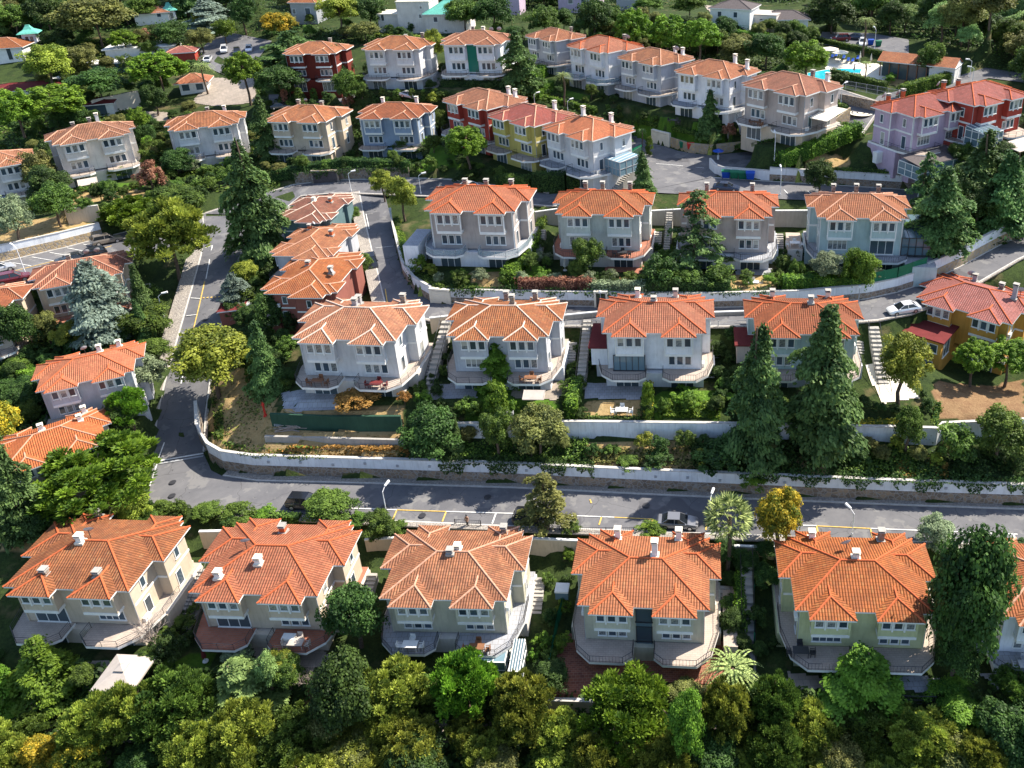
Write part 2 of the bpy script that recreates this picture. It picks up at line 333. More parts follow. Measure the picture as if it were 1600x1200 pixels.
# ------------------------------------------------------------------ roads (pairs of edge points: photo x, photo y, height)
ROADS = dict(
 front_road=([(348, 744, -3.5), (400, 752, -3.5), (600, 757, -3.5), (800, 763, -3.5), (1000, 773, -3.5), (1200, 782, -3.5), (1400, 790, -3.5), (1600, 797, -3.5), (1800, 806, -3.5)],
             [(348, 800, -3.5), (400, 803, -3.5), (600, 813, -3.5), (800, 822, -3.5), (1000, 830, -3.5), (1200, 837, -3.5), (1400, 845, -3.5), (1600, 853, -3.5), (1800, 862, -3.5)]),
 junction=([(246, 712, -3.3), (317, 706, -3.3), (330, 735, -3.5), (348, 744, -3.5)], [(240, 722, -3.4), (236, 745, -3.5), (232, 785, -3.5), (348, 800, -3.5)]),
 left_road=([(240, 712, -3.3), (247, 650, -1.3), (259, 597, .6), (281, 520, 3.4), (302, 447, 6), (315, 400, 7.5), (320, 370, 8.4), (318, 338, 9.2)],
            [(317, 706, -3.3), (320, 650, -1.3), (327, 597, .6), (342, 520, 3.4), (358, 447, 6), (372, 405, 7.5), (392, 370, 8.4), (440, 335, 9.2)]),
 parking_road=([(-90, 433, 11), (0, 411, 10.5), (100, 388, 10), (160, 372, 9.6), (240, 352, 9.2), (322, 334, 9.3)], [(-90, 478, 11), (0, 454, 10.5), (100, 430, 10), (170, 408, 9.6), (240, 395, 9), (320, 372, 8.5)]),
 upper_road=([(322, 334, 9.3), (400, 308, 10), (460, 289, 10.8), (520, 282, 11.2), (640, 279, 11.8), (700, 281, 12.2), (780, 291, 12.6), (860, 303, 12.9), (920, 298, 13.3), (985, 276, 13.8)],
             [(440, 338, 9.2), (450, 322, 9.8), (470, 306, 10.6), (530, 301, 11.1), (640, 305, 11.8), (700, 308, 12.2), (780, 316, 12.5), (860, 322, 12.8), (925, 318, 13.2), (1000, 300, 13.7)]),
 lane=([(562, 299, 11.3), (568, 330, 10.6), (575, 362, 9.9), (583, 395, 9.1), (591, 425, 8.4), (598, 455, 7.7), (605, 482, 7.5)],
       [(600, 299, 11.4), (608, 330, 10.6), (614, 362, 9.9), (620, 395, 9.1), (630, 430, 8.4), (648, 455, 7.7), (674, 472, 7.5)]),
 middle_road=([(674, 472, 7.5), (710, 475, 7.5), (800, 478, 7.5), (930, 480, 7.5), (1100, 482, 7.5), (1250, 478, 7.5), (1355, 468, 7.6), (1400, 458, 7.8), (1447, 443, 8.2), (1500, 418, 8.8), (1560, 385, 9.6), (1660, 340, 10.5)],
              [(605, 482, 7.5), (690, 504, 7.5), (800, 508, 7.5), (930, 509, 7.5), (1100, 510, 7.5), (1250, 509, 7.5), (1370, 500, 7.6), (1420, 490, 7.8), (1475, 470, 8.2), (1530, 440, 8.8), (1590, 405, 9.6), (1690, 360, 10.5)]),
 upper_junction=([(985, 210, 14.2), (1060, 236, 14.1), (1110, 243, 14.1), (1200, 234, 14.6)], [(985, 276, 13.8), (1000, 300, 13.6), (1108, 278, 13.7), (1200, 252, 14.4)]),
 upper_right_road=([(1108, 278, 13.6), (1200, 284, 13.5), (1320, 291, 13.3), (1430, 298, 13.2), (1600, 312, 13)], [(1000, 300, 13.6), (1200, 310, 13.4), (1320, 316, 13.2), (1430, 321, 13.1), (1600, 338, 13)]),
 hill_road=([(1200, 234, 14.6), (1262, 219, 15.4), (1320, 196, 17.2), (1332, 176, 18.8), (1325, 162, 19.6), (1292, 146, 20.6), (1255, 130, 21.4)],
            [(1200, 252, 14.4), (1275, 238, 15.2), (1345, 210, 17), (1366, 180, 18.8), (1372, 160, 19.8), (1310, 140, 20.8), (1268, 124, 21.6)]),
 pool_road=([(1372, 150, 20.2), (1500, 118, 22.5), (1540, 106, 23), (1620, 118, 23)], [(1360, 166, 19.6), (1500, 135, 22.2), (1545, 122, 22.8), (1620, 132, 22.8)]),
 plaza_road=([(300, 95, 20.5), (330, 60, 22.5), (345, 48, 23.5)], [(352, 118, 19.5), (400, 96, 21), (425, 64, 23)]),
 back_lane=([(420, 148, 17.5), (540, 146, 18), (680, 144, 18.6)], [(420, 162, 17.2), (540, 160, 17.6), (680, 158, 18.2)]),
 parking_lot=([(1285, 50, 26.5), (1360, 52, 26.5), (1420, 62, 26)], [(1275, 68, 25.6), (1340, 78, 25.2), (1420, 84, 25)]),
 garden_path=([(-60, 1112, -10.9), (110, 1120, -10.9), (400, 1128, -10.9), (830, 1118, -10.9), (1200, 1135, -11.1), (1700, 1140, -11.1)], [(-60, 1150, -11.2), (110, 1158, -11.2), (400, 1168, -11.2), (830, 1158, -11.2), (1200, 1172, -11.4), (1700, 1175, -11.4)]),
)
# walls: base polyline, list of (part, height, material), thickness
WALLS = [
 ('retaining_wall', 'long wall of stone below white render, above the front road', [(316, 655, -1.2), (318, 690, -2.8), (330, 722, -3.5), (352, 735, -3.5), (400, 742, -3.5), (600, 748, -3.5), (800, 755, -3.5), (1000, 765, -3.5), (1200, 774, -3.5), (1400, 783, -3.5), (1600, 790, -3.5), (1800, 799, -3.5)], [('stone_base', 1.5, 'stone'), ('white_parapet', 1.5, 'wwall')], 1),
 ('garden_wall', 'plain white wall between the middle gardens and the dry bank', [(716, 688, .1), (900, 685, .3), (1130, 688, .3), (1290, 692, .3), (1400, 694, .3), (1462, 696, .3), (1470, 688, .3), (1600, 682, .4), (1750, 682, .4)], [('white_wall', 2.5, 'wwall')], 1),
 ('garden_wall', 'dark green painted wall above the dry terraces', [(425, 664, 1.5), (520, 668, 1.5), (628, 668, 1.5)], [('green_wall', 1.7, 'green')], 1),
 ('garden_wall', 'low grey concrete wall across the dry grass slope', [(415, 691, .2), (520, 694, .2), (630, 697, .2)], [('concrete_wall', .9, 'concrete')], 1),
 ('retaining_wall', 'curved wall of stone and white render along the lane bend', [(614, 345, 10.3), (618, 382, 9.4), (630, 430, 8.4), (648, 455, 7.7), (674, 471, 7.5)], [('stone_base', 1.1, 'stone'), ('white_parapet', 1.3, 'wwall')], 1),
 ('retaining_wall', 'straight white wall with stone foot behind the second row roofs', [(705, 474, 7.5), (800, 477, 7.5), (930, 479, 7.5), (1100, 481, 7.5), (1250, 477, 7.5), (1355, 467, 7.6), (1400, 457, 7.8), (1447, 442, 8.2)], [('stone_base', 1.0, 'stone'), ('white_parapet', 1.3, 'wwall')], 1),
 ('retaining_wall', 'white wall on pale stone climbing beside the cedar grove', [(1447, 442, 8.2), (1500, 417, 8.8), (1560, 384, 9.6), (1660, 339, 10.5)], [('stone_base', 1.6, 'stone_pale'), ('white_parapet', 1.5, 'wwall')], 1),
 ('retaining_wall', 'white wall on pale stone above the striped parking bays', [(-90, 432, 11), (0, 410, 10.5), (100, 387, 10), (162, 371, 9.6)], [('stone_base', 1.5, 'stone_pale'), ('white_parapet', 1.2, 'wwall')], 1),
 ('retaining_wall', 'pale buttressed stone wall beside the large olive pine', [(108, 352, 12.2), (160, 345, 12)], [('stone_face', 2.8, 'beige')], 1),
 ('retaining_wall', 'stone wall under the ivy hedge by the grey garage door', [(462, 288, 10.8), (520, 281, 11.2), (640, 278, 11.8)], [('stone_face', 2.2, 'stone')], 1),
 ('retaining_wall', 'white capped wall along the upper right road', [(1202, 283, 13.5), (1320, 290, 13.3), (1430, 297, 13.2)], [('stone_base', 1.3, 'stone'), ('white_parapet', 1.2, 'wwall')], 1),
 ('retaining_wall', 'white wall curving behind the row of recycling bins', [(1108, 263, 13.9), (1116, 272, 13.7), (1130, 277, 13.6), (1202, 283, 13.5)], [('wall_face', 1.9, 'wwall')], 0),
 ('retaining_wall', 'curved rubble wall below the conifer garden at the junction', [(1045, 228, 14.2), (1075, 238, 14.2), (1110, 241, 14.2), (1160, 236, 14.4), (1215, 228, 14.8)], [('stone_face', 1.9, 'stone_pale')], 1),
 ('retaining_wall', 'dark stone wall below the palm garden hedge', [(808, 176, 17), (850, 190, 16.5), (900, 200, 16), (955, 207, 15.5)], [('stone_face', 2.4, 'stone')], 1),
 ('retaining_wall', 'stone wall with green fence beside the orange roofed house', [(958, 276, 13.6), (985, 268, 13.9), (1003, 256, 14.1)], [('stone_face', 2.0, 'stone_pale'), ('green_fence', 1.4, 'green')], 0),
 ('retaining_wall', 'sunlit rubble wall climbing beside the round stone emblem', [(1240, 222, 15.6), (1300, 208, 16.6), (1328, 186, 18.2)], [('stone_face', 2.4, 'stone_pale')], 1),
 ('retaining_wall', 'tall blank white wall facing the courtyard above the white garage', [(150, 182, 15.8), (222, 166, 15.8)], [('white_wall', 3.8, 'cream')], 1),
 ('garden_wall', 'low white wall with railing below the brick paved patio', [(822, 1114, -10.8), (930, 1117, -10.8)], [('white_wall', 1.8, 'beige')], 1),
 ('garden_wall', 'low pale wall below the clipped hedge at lower left', [(-40, 1106, -10.8), (110, 1112, -10.8)], [('white_wall', 1.3, 'beige')], 1),
 ('retaining_wall', 'stone wall below the pool terrace fence', [(1312, 158, 20), (1380, 172, 19.6)], [('stone_face', 1.5, 'stone')], 1),
]
SOFT = [(-100, 1400, -15), (400, 1400, -15), (900, 1400, -15), (1400, 1400, -15), (1900, 1400, -15), (0, 1230, -12), (500, 1230, -12), (1000, 1230, -12), (1500, 1230, -12),
 (0, 640, 0), (60, 560, 3), (130, 545, 4), (0, 560, 3), (40, 500, 5.5), (150, 500, 5), (220, 480, 5), (240, 560, 2), (190, 640, -1), (120, 850, -4.2), (0, 860, -5), (30, 820, -4), (200, 800, -3.6), (-80, 800, -4), (-80, 650, -1), (-150, 560, 4),
 (350, 690, 1), (400, 697, -.1), (350, 620, 2.2), (380, 560, 4.5), (400, 500, 6.5), (380, 460, 6.8), (400, 430, 7.5), (420, 640, 3.2), (600, 708, -.5), (450, 703, -.5), (800, 715, -.2), (1000, 715, -.2), (1200, 722, -.2), (1400, 735, -.2), (1600, 740, -.2), (1500, 715, .1),
 (640, 655, 3.0), (450, 652, 3.2), (560, 652, 3.2), (800, 660, 2.8), (950, 650, 2.8), (1070, 655, 2.8), (1200, 650, 2.8), (1400, 630, 3), (1500, 630, 3), (1590, 640, 3), (1420, 560, 5),
 (700, 450, 9.7), (800, 455, 9.7), (950, 455, 9.7), (1100, 455, 9.7), (1250, 450, 9.8), (1400, 435, 10), (1480, 380, 11.5), (1560, 330, 12), (1500, 340, 12), (640, 360, 11.5), (650, 320, 12),
 (0, 380, 12.5), (60, 370, 12.4), (100, 350, 12.3), (0, 330, 13), (200, 340, 12), (150, 320, 12.5), (240, 300, 11.5), (300, 290, 11.5), (250, 330, 11), (350, 280, 11.8), (410, 285, 12), (330, 240, 12), (220, 240, 12),
 (500, 262, 13), (600, 262, 13.2), (680, 262, 14), (740, 262, 14), (800, 275, 14.3), (900, 282, 14.5), (240, 165, 16), (160, 170, 16), (60, 190, 14.5), (0, 200, 14.5), (30, 160, 16), (100, 130, 18), (200, 140, 17.5), (330, 150, 17.5), (380, 140, 17.8), (400, 180, 16.5), (330, 165, 16.6),
 (250, 100, 19.5), (150, 100, 20), (0, 100, 20), (60, 60, 24), (200, 50, 25), (300, 40, 25), (400, 40, 25), (500, 40, 28), (0, 20, 30), (200, 0, 31), (400, 0, 31), (470, 130, 19), (560, 130, 19.5), (680, 125, 20), (760, 130, 19.5), (640, 50, 30), (800, 30, 33), (900, 20, 34), (1000, 20, 33), (1100, 20, 32),
 (1150, 30, 31), (1230, 45, 29), (1200, 80, 25), (1100, 90, 24), (1000, 90, 24), (1250, 100, 23.5), (1300, 100, 23), (1350, 100, 23), (1400, 120, 22), (1420, 100, 23.5), (1480, 130, 22), (1450, 60, 27), (1550, 80, 26), (1550, 30, 33), (1400, 20, 32), (1300, 20, 31), (1300, 225, 15), (1260, 250, 14.2), (1320, 262, 14.5), (1400, 262, 14.8), (1380, 240, 15.5),
 (1480, 270, 14.5), (1560, 270, 15), (1650, 270, 15), (850, 160, 18.5), (930, 185, 18), (1000, 190, 17.5), (1080, 215, 16.5), (1050, 195, 18), (1150, 215, 16.8), (1200, 205, 17), (1250, 200, 17)]
def pads():
    for h, (cx, cy, T, a, s) in HP.items():
        q = lambda x, y, z: (*loc2(h, x, y), T + z * s * VF[h])
        grid_poly([q(-8.2, -8.4, -2.75), q(8.2, -8.4, -2.75), q(8.2, -2, -2.6), q(-8.2, -2, -2.6)])
        grid_poly([q(-8.6, 3, -1.2), q(8.6, 3, -1.2), q(8.6, 7, -.5), q(-8.6, 7, -.5)])
for x, y, z in SOFT:
    p = U(x, y, z); grid_line([p, p + np.array([.1, 0, 0])])
pads()
def away(pts, off):
    out = []
    for i, p in enumerate(pts):
        a = pts[max(0, i - 1)]; b = pts[min(len(pts) - 1, i + 1)]; d = (b - a)[:2]; n = np.array([-d[1], d[0]]); n /= np.hypot(*n) + 1e-9
        if n @ (p[:2] - CAM[:2]) < 0: n = -n
        out.append(np.array([p[0] + n[0] * off, p[1] + n[1] * off, p[2]]))
    return out
for nm, lab, pts, bands, hold in WALLS:
    if hold:
        P = PZ(pts); H = sum(b[1] for b in bands); up = [p + np.array([0, 0, H - .25]) for p in P]
        grid_line(away(up, 1.3)); grid_line(away(up, 2.0)); grid_line(away(P, -.9)); grid_line(away(P, -.3)); grid_line(P)
RW = {}
for nm, (A, B) in ROADS.items():
    A = PZ(A); B = PZ(B); RW[nm] = (A, B)
    for i in range(len(A) - 1):
        lo = [p - np.array([0, 0, .12]) for p in (A[i], A[i + 1], B[i + 1], B[i])]; grid_poly(lo); grid_line([lo[0], lo[1]]); grid_line([lo[3], lo[2]])
solve_grid()

# ------------------------------------------------------------------ ground sheet
def in_poly(X, Y, poly):
    r = np.zeros(X.shape, bool); n = len(poly)
    for i in range(n):
        x1, y1 = poly[i]; x2, y2 = poly[(i + 1) % n]
        c = ((y1 > Y) != (y2 > Y)) & (X < (x2 - x1) * (Y - y1) / (y2 - y1 + 1e-12) + x1); r ^= c
    return r
def make_ground():
    xs = GX0 + GS * np.arange(NX); ys = GY0 + GS * np.arange(NY); xe = xs.copy(); ye = ys.copy(); xe[0] = -2500; xe[-1] = 2500; ye[-1] = 4000; ye[0] = -300
    X, Y = np.meshgrid(xe, ye); V = np.stack([X, Y, HZ], 2).reshape(-1, 3).astype(np.float32)
    i = np.arange(NX - 1); j = np.arange(NY - 1); I, J = np.meshgrid(i, j); b = (J * NX + I).ravel()
    F = np.stack([b, b + 1, b + NX + 1, b + NX], 1)
    me = bpy.data.meshes.new('ground'); me.vertices.add(len(V)); me.vertices.foreach_set('co', V.ravel()); me.loops.add(F.size); me.loops.foreach_set('vertex_index', F.ravel().astype(np.int32))
    me.polygons.add(len(F)); me.polygons.foreach_set('loop_start', np.arange(0, F.size, 4, dtype=np.int32)); me.polygons.foreach_set('use_smooth', np.ones(len(F), bool))
    me.update(calc_edges=True)
    # what grows there: r = lawn, g = dry grass, b = bare soil
    Xg, Yg = np.meshgrid(xs, ys); C4 = np.zeros((NY, NX, 4), np.float32); C4[..., 3] = 1
    for ch, pl in GROUND:
        P = [onray(*p)[:2] for p in pl]; C4[in_poly(Xg, Yg, P), :3] = {'g': (1, 0, 0), 'd': (0, 1, 0), 's': (0, 0, 1)}[ch]
    at = me.color_attributes.new('cover', 'FLOAT_COLOR', 'POINT'); at.data.foreach_set('color', C4.reshape(-1))
    s = NT('ground_cover', .95, .1); p = s.geo(); a = s.n('Attribute', attribute_name='cover'); sp = s.n('SeparateXYZ', i_0=a.outputs['Vector'])
    n1 = s.noise(.5, 6, p, .7); n2 = s.noise(3.5, 5, p, .7); nn = s.math('ADD', s.math('MULTIPLY', n1, .5), s.math('MULTIPLY', n2, .5)); f = s.ramp(nn, .38, .62)
    base = s.mix(f, (.018, .03, .012), (.05, .075, .02)); base = s.mix(s.ramp(s.noise(.22, 4, p), .58, .72), base, (.12, .10, .05))
    base = s.mix(s.ramp(sp.outputs[0], .3, .7), base, s.mix(f, (.045, .10, .012), (.09, .17, .02)))
    dry = s.mix(f, (.30, .20, .09), (.40, .29, .14)); dry = s.mix(s.ramp(s.noise(1.1, 5, p), .55, .68), dry, (.13, .11, .04)); base = s.mix(s.ramp(sp.outputs[1], .3, .7), base, dry)
    base = s.mix(s.ramp(sp.outputs[2], .3, .7), base, s.mix(f, (.16, .09, .05), (.26, .17, .09)))
    s.col(base); s.bump(n2, .8, .15); me.materials.append(s.m)
    o = bpy.data.objects.new('ground', me); link(o); struct(o)
GROUND = [
 ('d', [(335, 600), (420, 560), (430, 640), (628, 640), (628, 735), (400, 735), (345, 715), (325, 660)]), ('d', [(910, 690), (1100, 690), (1090, 740), (910, 735)]), ('d', [(1180, 700), (1300, 705), (1290, 745), (1180, 740)]), ('d', [(1390, 710), (1460, 715), (1450, 755), (1400, 750)]),
 ('g', [(725, 600), (860, 600), (875, 655), (725, 655)]), ('d', [(912, 625), (1000, 625), (1000, 655), (912, 655)]), ('g', [(1025, 610), (1125, 610), (1125, 656), (1025, 656)]), ('g', [(640, 240), (705, 232), (720, 262), (650, 268)]), ('d', [(1135, 428), (1210, 428), (1212, 452), (1140, 452)]),
 ('g', [(730, 425), (860, 420), (860, 450), (735, 450)]), ('d', [(735, 425), (800, 425), (800, 448), (735, 448)]), ('s', [(1455, 595), (1600, 590), (1600, 655), (1465, 655)]), ('g', [(250, 1030), (330, 1020), (330, 1080), (255, 1080)]), ('g', [(80, 1055), (140, 1055), (150, 1085), (80, 1085)]),
 ('g', [(980, 180), (1090, 195), (1090, 210), (1030, 212), (960, 195)]), ('g', [(880, 140), (925, 150), (920, 158), (880, 150)]), ('d', [(1255, 248), (1325, 235), (1330, 262), (1260, 265)]), ('d', [(1355, 112), (1420, 118), (1410, 135), (1370, 132)]), ('g', [(120, 285), (225, 285), (225, 300), (120, 305)]),
 ('d', [(80, 300), (225, 296), (225, 308), (80, 325)]), ('d', [(0, 815), (48, 815), (48, 860), (0, 860)]), ('d', [(0, 345), (130, 340), (150, 360), (0, 395)]), ('s', [(480, 1075), (600, 1075), (600, 1120), (480, 1120)]), ('d', [(1085, 1060), (1180, 1060), (1180, 1090), (1085, 1090)]),
 ('g', [(320, 268), (375, 268), (375, 282), (320, 285)]), ('d', [(1560, 290), (1600, 280), (1600, 350), (1540, 350)]), ('g', [(1040, 200), (1130, 205), (1150, 222), (1080, 228)])]
make_ground()

# ------------------------------------------------------------------ roads, kerbs, markings
def strip(name, A, B, mat, dz=0.0, label=None, thick=0, kind='structure'):
    mb = MB(); A = [np.array(p) + [0, 0, dz] for p in A]; B = [np.array(p) + [0, 0, dz] for p in B]
    for i in range(len(A) - 1):
        q = [A[i], A[i + 1], B[i + 1], B[i]]; ar = sum(q[k][0] * q[(k + 1) % 4][1] - q[(k + 1) % 4][0] * q[k][1] for k in range(4)); up = ar > 0
        mb.face(q if up else q[::-1])
        if thick:
            for (u, v) in ((A[i], A[i + 1]), (B[i], B[i + 1])): mb.face([u, v, v - np.array([0, 0, thick]), u - np.array([0, 0, thick])])
    if thick:
        for u, v in ((A[0], B[0]), (A[-1], B[-1])): mb.face([u, v, v - np.array([0, 0, thick]), u - np.array([0, 0, thick])])
    o = mb.build(name, mat); struct(o, label, kind); return o
for i, (nm, (A, B)) in enumerate(RW.items()):
    strip('garden_path' if nm == 'garden_path' else nm, A, B, M['patio'] if nm == 'garden_path' else MATS['asphalt'], .0 + i * .004)
def inset(A, B, d0, d1):
    """strip that lies d0..d1 metres outside edge A, away from B"""
    P = []; Q = []
    for i, a in enumerate(A):
        t = A[min(i + 1, len(A) - 1)] - A[max(i - 1, 0)]; n = np.array([-t[1], t[0], 0]); n /= np.linalg.norm(n)
        if n @ (a - B[min(i, len(B) - 1)]) < 0: n = -n
        P.append(a + n * d0); Q.append(a + n * d1)
    return P, Q
def kerb(nm, side, wd, label=None, mat='pavement'):
    A, B = RW[nm]
    if side: A, B = B, A
    P, Q = inset(A, B, 0, .18); strip('kerb', P, Q, M['kerb'], .13, thick=.2)
    P, Q = inset(A, B, .18, wd); strip('pavement', P, Q, M[mat], .125, thick=.2)
kerb('front_road', 0, 1.15); kerb('front_road', 1, .9); kerb('left_road', 0, 2.3); kerb('left_road', 1, .5); kerb('lane', 0, 1.9); kerb('parking_road', 0, .3); kerb('upper_road', 0, .6); kerb('upper_road', 1, .5)
kerb('upper_right_road', 0, .5); kerb('hill_road', 1, .6); kerb('middle_road', 0, .35); kerb('middle_road', 1, .5)
def line(pts, wd=.14, mat='mark_w', dz=.062):
    P = [onray(x, y, .0) for x, y in pts]; A = []; B = []
    for i, p in enumerate(P):
        t = P[min(i + 1, len(P) - 1)] - P[max(i - 1, 0)]; n = np.array([-t[1], t[0], 0]); n /= np.linalg.norm(n); A.append(p + n * wd / 2); B.append(p - n * wd / 2)
    return A, B
def road_plane(pts, z): return [U(x, y, z) for x, y in pts]
def mark(pts, wd, mat, z=None, name='road_marking'):
    P = [U(x, y, z) for x, y in pts] if z is not None else [onray(x, y, .12) for x, y in pts]; A = []; B = []
    for i, p in enumerate(P):
        t = P[min(i + 1, len(P) - 1)] - P[max(i - 1, 0)]; n = np.array([-t[1], t[0], 0]); n /= np.linalg.norm(n); A.append(p + n * wd / 2); B.append(p - n * wd / 2)
    strip(name, A, B, M[mat], .0 if z is not None else .075)
zz = -3.5 + .065
mark([(480, 790), (552, 794), (620, 796.5)], .14, 'mark_w', zz); mark([(620, 796.5), (697, 799)], .14, 'mark_y', zz); mark([(697, 799), (800, 802), (960, 808)], .14, 'mark_w', zz)
mark([(960, 808), (1020, 811)], .12, 'mark_y', zz); mark([(1255, 820.5), (1276, 821)], .14, 'mark_w', zz); mark([(1276, 821.5), (1360, 825.5)], .14, 'mark_y', zz); mark([(1360, 825.5), (1590, 834.5)], .14, 'mark_w', zz)
for a, b, m in [((620, 797), (614, 811), 'mark_y'), ((697, 799.5), (691, 815), 'mark_y'), ((775, 801.5), (769, 818), 'mark_w'), ((940, 807), (936, 820), 'mark_y'), ((1020, 811), (1018, 822), 'mark_y'), ((1276, 821.5), (1279, 836), 'mark_y'), ((1360, 825.5), (1364, 841), 'mark_y'), ((1584, 834), (1587, 848), 'mark_w'), ((1104, 815), (1103, 828), 'mark_y'), ((1104, 815), (1125, 815.5), 'mark_y'), ((922, 780), (924, 786), 'mark_y')]:
    mark([a, b], .18, m, zz)
mark([(234, 760), (246, 724)], .15, 'mark_w'); mark([(246, 722), (257, 692)], .15, 'mark_w'); mark([(247, 721), (318, 709)], .3, 'mark_w'); mark([(247, 725), (318, 713)], .35, 'grey')
mark([(332, 384), (322, 436)], .15, 'mark_w'); mark([(321, 388), (332, 384)], .15, 'mark_w'); mark([(320, 440), (311, 480), (302, 517)], .17, 'mark_y'); mark([(302, 520), (292, 560), (283, 600)], .14, 'mark_w')
for a, b in [((298, 466), (313, 467)), ((291, 494), (308, 492)), ((284, 521), (301, 521)), ((276, 551), (292, 549))]: mark([a, b], .16, 'mark_w')
for k in range(5): mark([(317 + 6 * k, 466 - .4 * k), (320 + 6 * k, 465.6 - .4 * k)], .35, 'mark_y')
mark([(-20, 435), (20, 424.5), (110, 402), (192, 380)], .17, 'mark_y')
for x, y in [(50, 402), (78, 395), (105, 388), (130, 382), (15, 410)]: mark([(x, y), (x + 34, y + 6)], .12, 'mark_w')
mark([(602, 452), (606, 478)], .14, 'mark_y'); mark([(572, 335), (577, 358)], .13, 'mark_w'); mark([(587, 388), (614, 385)], .1, 'mark_w')
for x in (1225, 1262, 1300, 1345, 1390): mark([(x, 297 + (x - 1225) * .05), (x + 6, 303 + (x - 1225) * .05)], .14, 'mark_w')
mark([(1025, 256), (1050, 258), (1100, 263)], .13, 'mark_w')
def disc(name, x, y, r, mat, z=None, seg=20, lab=None, dz=.08, lift=.12):
    p = U(x, y, z) if z is not None else onray(x, y, lift); mb = MB(); mb.face([(p[0] + r * math.cos(t), p[1] + r * math.sin(t), p[2] + dz) for t in np.linspace(0, 2 * math.pi, seg, endpoint=False)]); return struct(mb.build(name, M[mat]), lab)
for x, y, z in [(270, 754, -3.5), (269, 775, -3.5), (762, 777, -3.5), (600, 793, -3.5), (1010, 790, -3.5), (660, 806, -3.5)]: disc('manhole_cover', x, y, .42, 'dark', zz)
disc('manhole_cover', 321, 500, .4, 'dark'); disc('manhole_cover', 1062, 250, .4, 'dark')
for r, m, dz in ((2.4, 'cream', .10), (1.9, 'dark', .104), (1.6, 'cream', .108), (.9, 'dark', .112), (.55, 'cream', .116)): disc('stone_emblem', 1345, 177, r, m, dz=dz, seg=32)
# paved courts and patios (thin sheets on the ground)
def sheet(name, pts, mat, lift=.09, label=None):
    P = [onray(x, y) for x, y in pts]; poly = [(p[0], p[1]) for p in P]; W = np.array(poly); lo, hi = W.min(0) - .3, W.max(0) + .3; st = .3
    xs = np.arange(lo[0], hi[0] + st, st); ys = np.arange(lo[1], hi[1] + st, st); X, Y = np.meshgrid(xs, ys); ins = in_poly(X + st / 2, Y + st / 2, poly); mb = MB(); zc = {}
    def z(i, j):
        if (i, j) not in zc: zc[(i, j)] = gh(xs[i], ys[j]) + lift
        return zc[(i, j)]
    for j in range(len(ys) - 1):
        for i in range(len(xs) - 1):
            if ins[j, i]: mb.face([(xs[i], ys[j], z(i, j)), (xs[i + 1], ys[j], z(i + 1, j)), (xs[i + 1], ys[j + 1], z(i + 1, j + 1)), (xs[i], ys[j + 1], z(i, j + 1))])
    return struct(mb.build(name, M[mat]), label)
sheet('brick_patio', [(862, 1110), (940, 1112), (960, 1066), (1130, 1070), (1150, 1030), (1140, 1000), (880, 990), (868, 1030)], 'brickpave')
sheet('patio', [(334, 122), (396, 122), (402, 160), (330, 166), (300, 160)], 'patio'); sheet('patio', [(152, 196), (222, 174), (262, 176), (262, 190), (180, 208)], 'patio')
sheet('patio', [(440, 615), (528, 612), (528, 640), (445, 643)], 'terr_grey'); sheet('patio', [(668, 600), (745, 598), (745, 622), (675, 626)], 'terr_grey'); sheet('patio', [(915, 598), (1002, 598), (1002, 625), (915, 624)], 'terr_grey'); sheet('patio', [(800, 595), (895, 598), (870, 626), (800, 622)], 'patio')
sheet('patio', [(1352, 570), (1385, 566), (1438, 622), (1378, 632)], 'cream'); sheet('patio', [(950, 405), (1010, 408), (1000, 428), (945, 425)], 'terr_red'); sheet('patio', [(105, 1045), (180, 1030), (225, 1050), (205, 1075), (110, 1065)], 'patio')
sheet('patio', [(1150, 420), (1205, 420), (1205, 430), (1150, 430)], 'terr_grey'); sheet('patio', [(1290, 88), (1370, 100), (1400, 112), (1380, 126), (1290, 108)], 'cream'); sheet('patio', [(1100, 8), (1200, 20), (1215, 40), (1130, 46)], 'patio')
sheet('patio', [(390, 960), (500, 1000), (520, 1040), (400, 1050)], 'patio'); sheet('patio', [(1230, 1050), (1330, 1068), (1330, 1085), (1230, 1075)], 'patio'); sheet('patio', [(1390, 1055), (1470, 1060), (1470, 1082), (1390, 1080)], 'terr_grey'); sheet('patio', [(1530, 1052), (1640, 1060), (1640, 1085), (1560, 1080)], 'terr_grey')
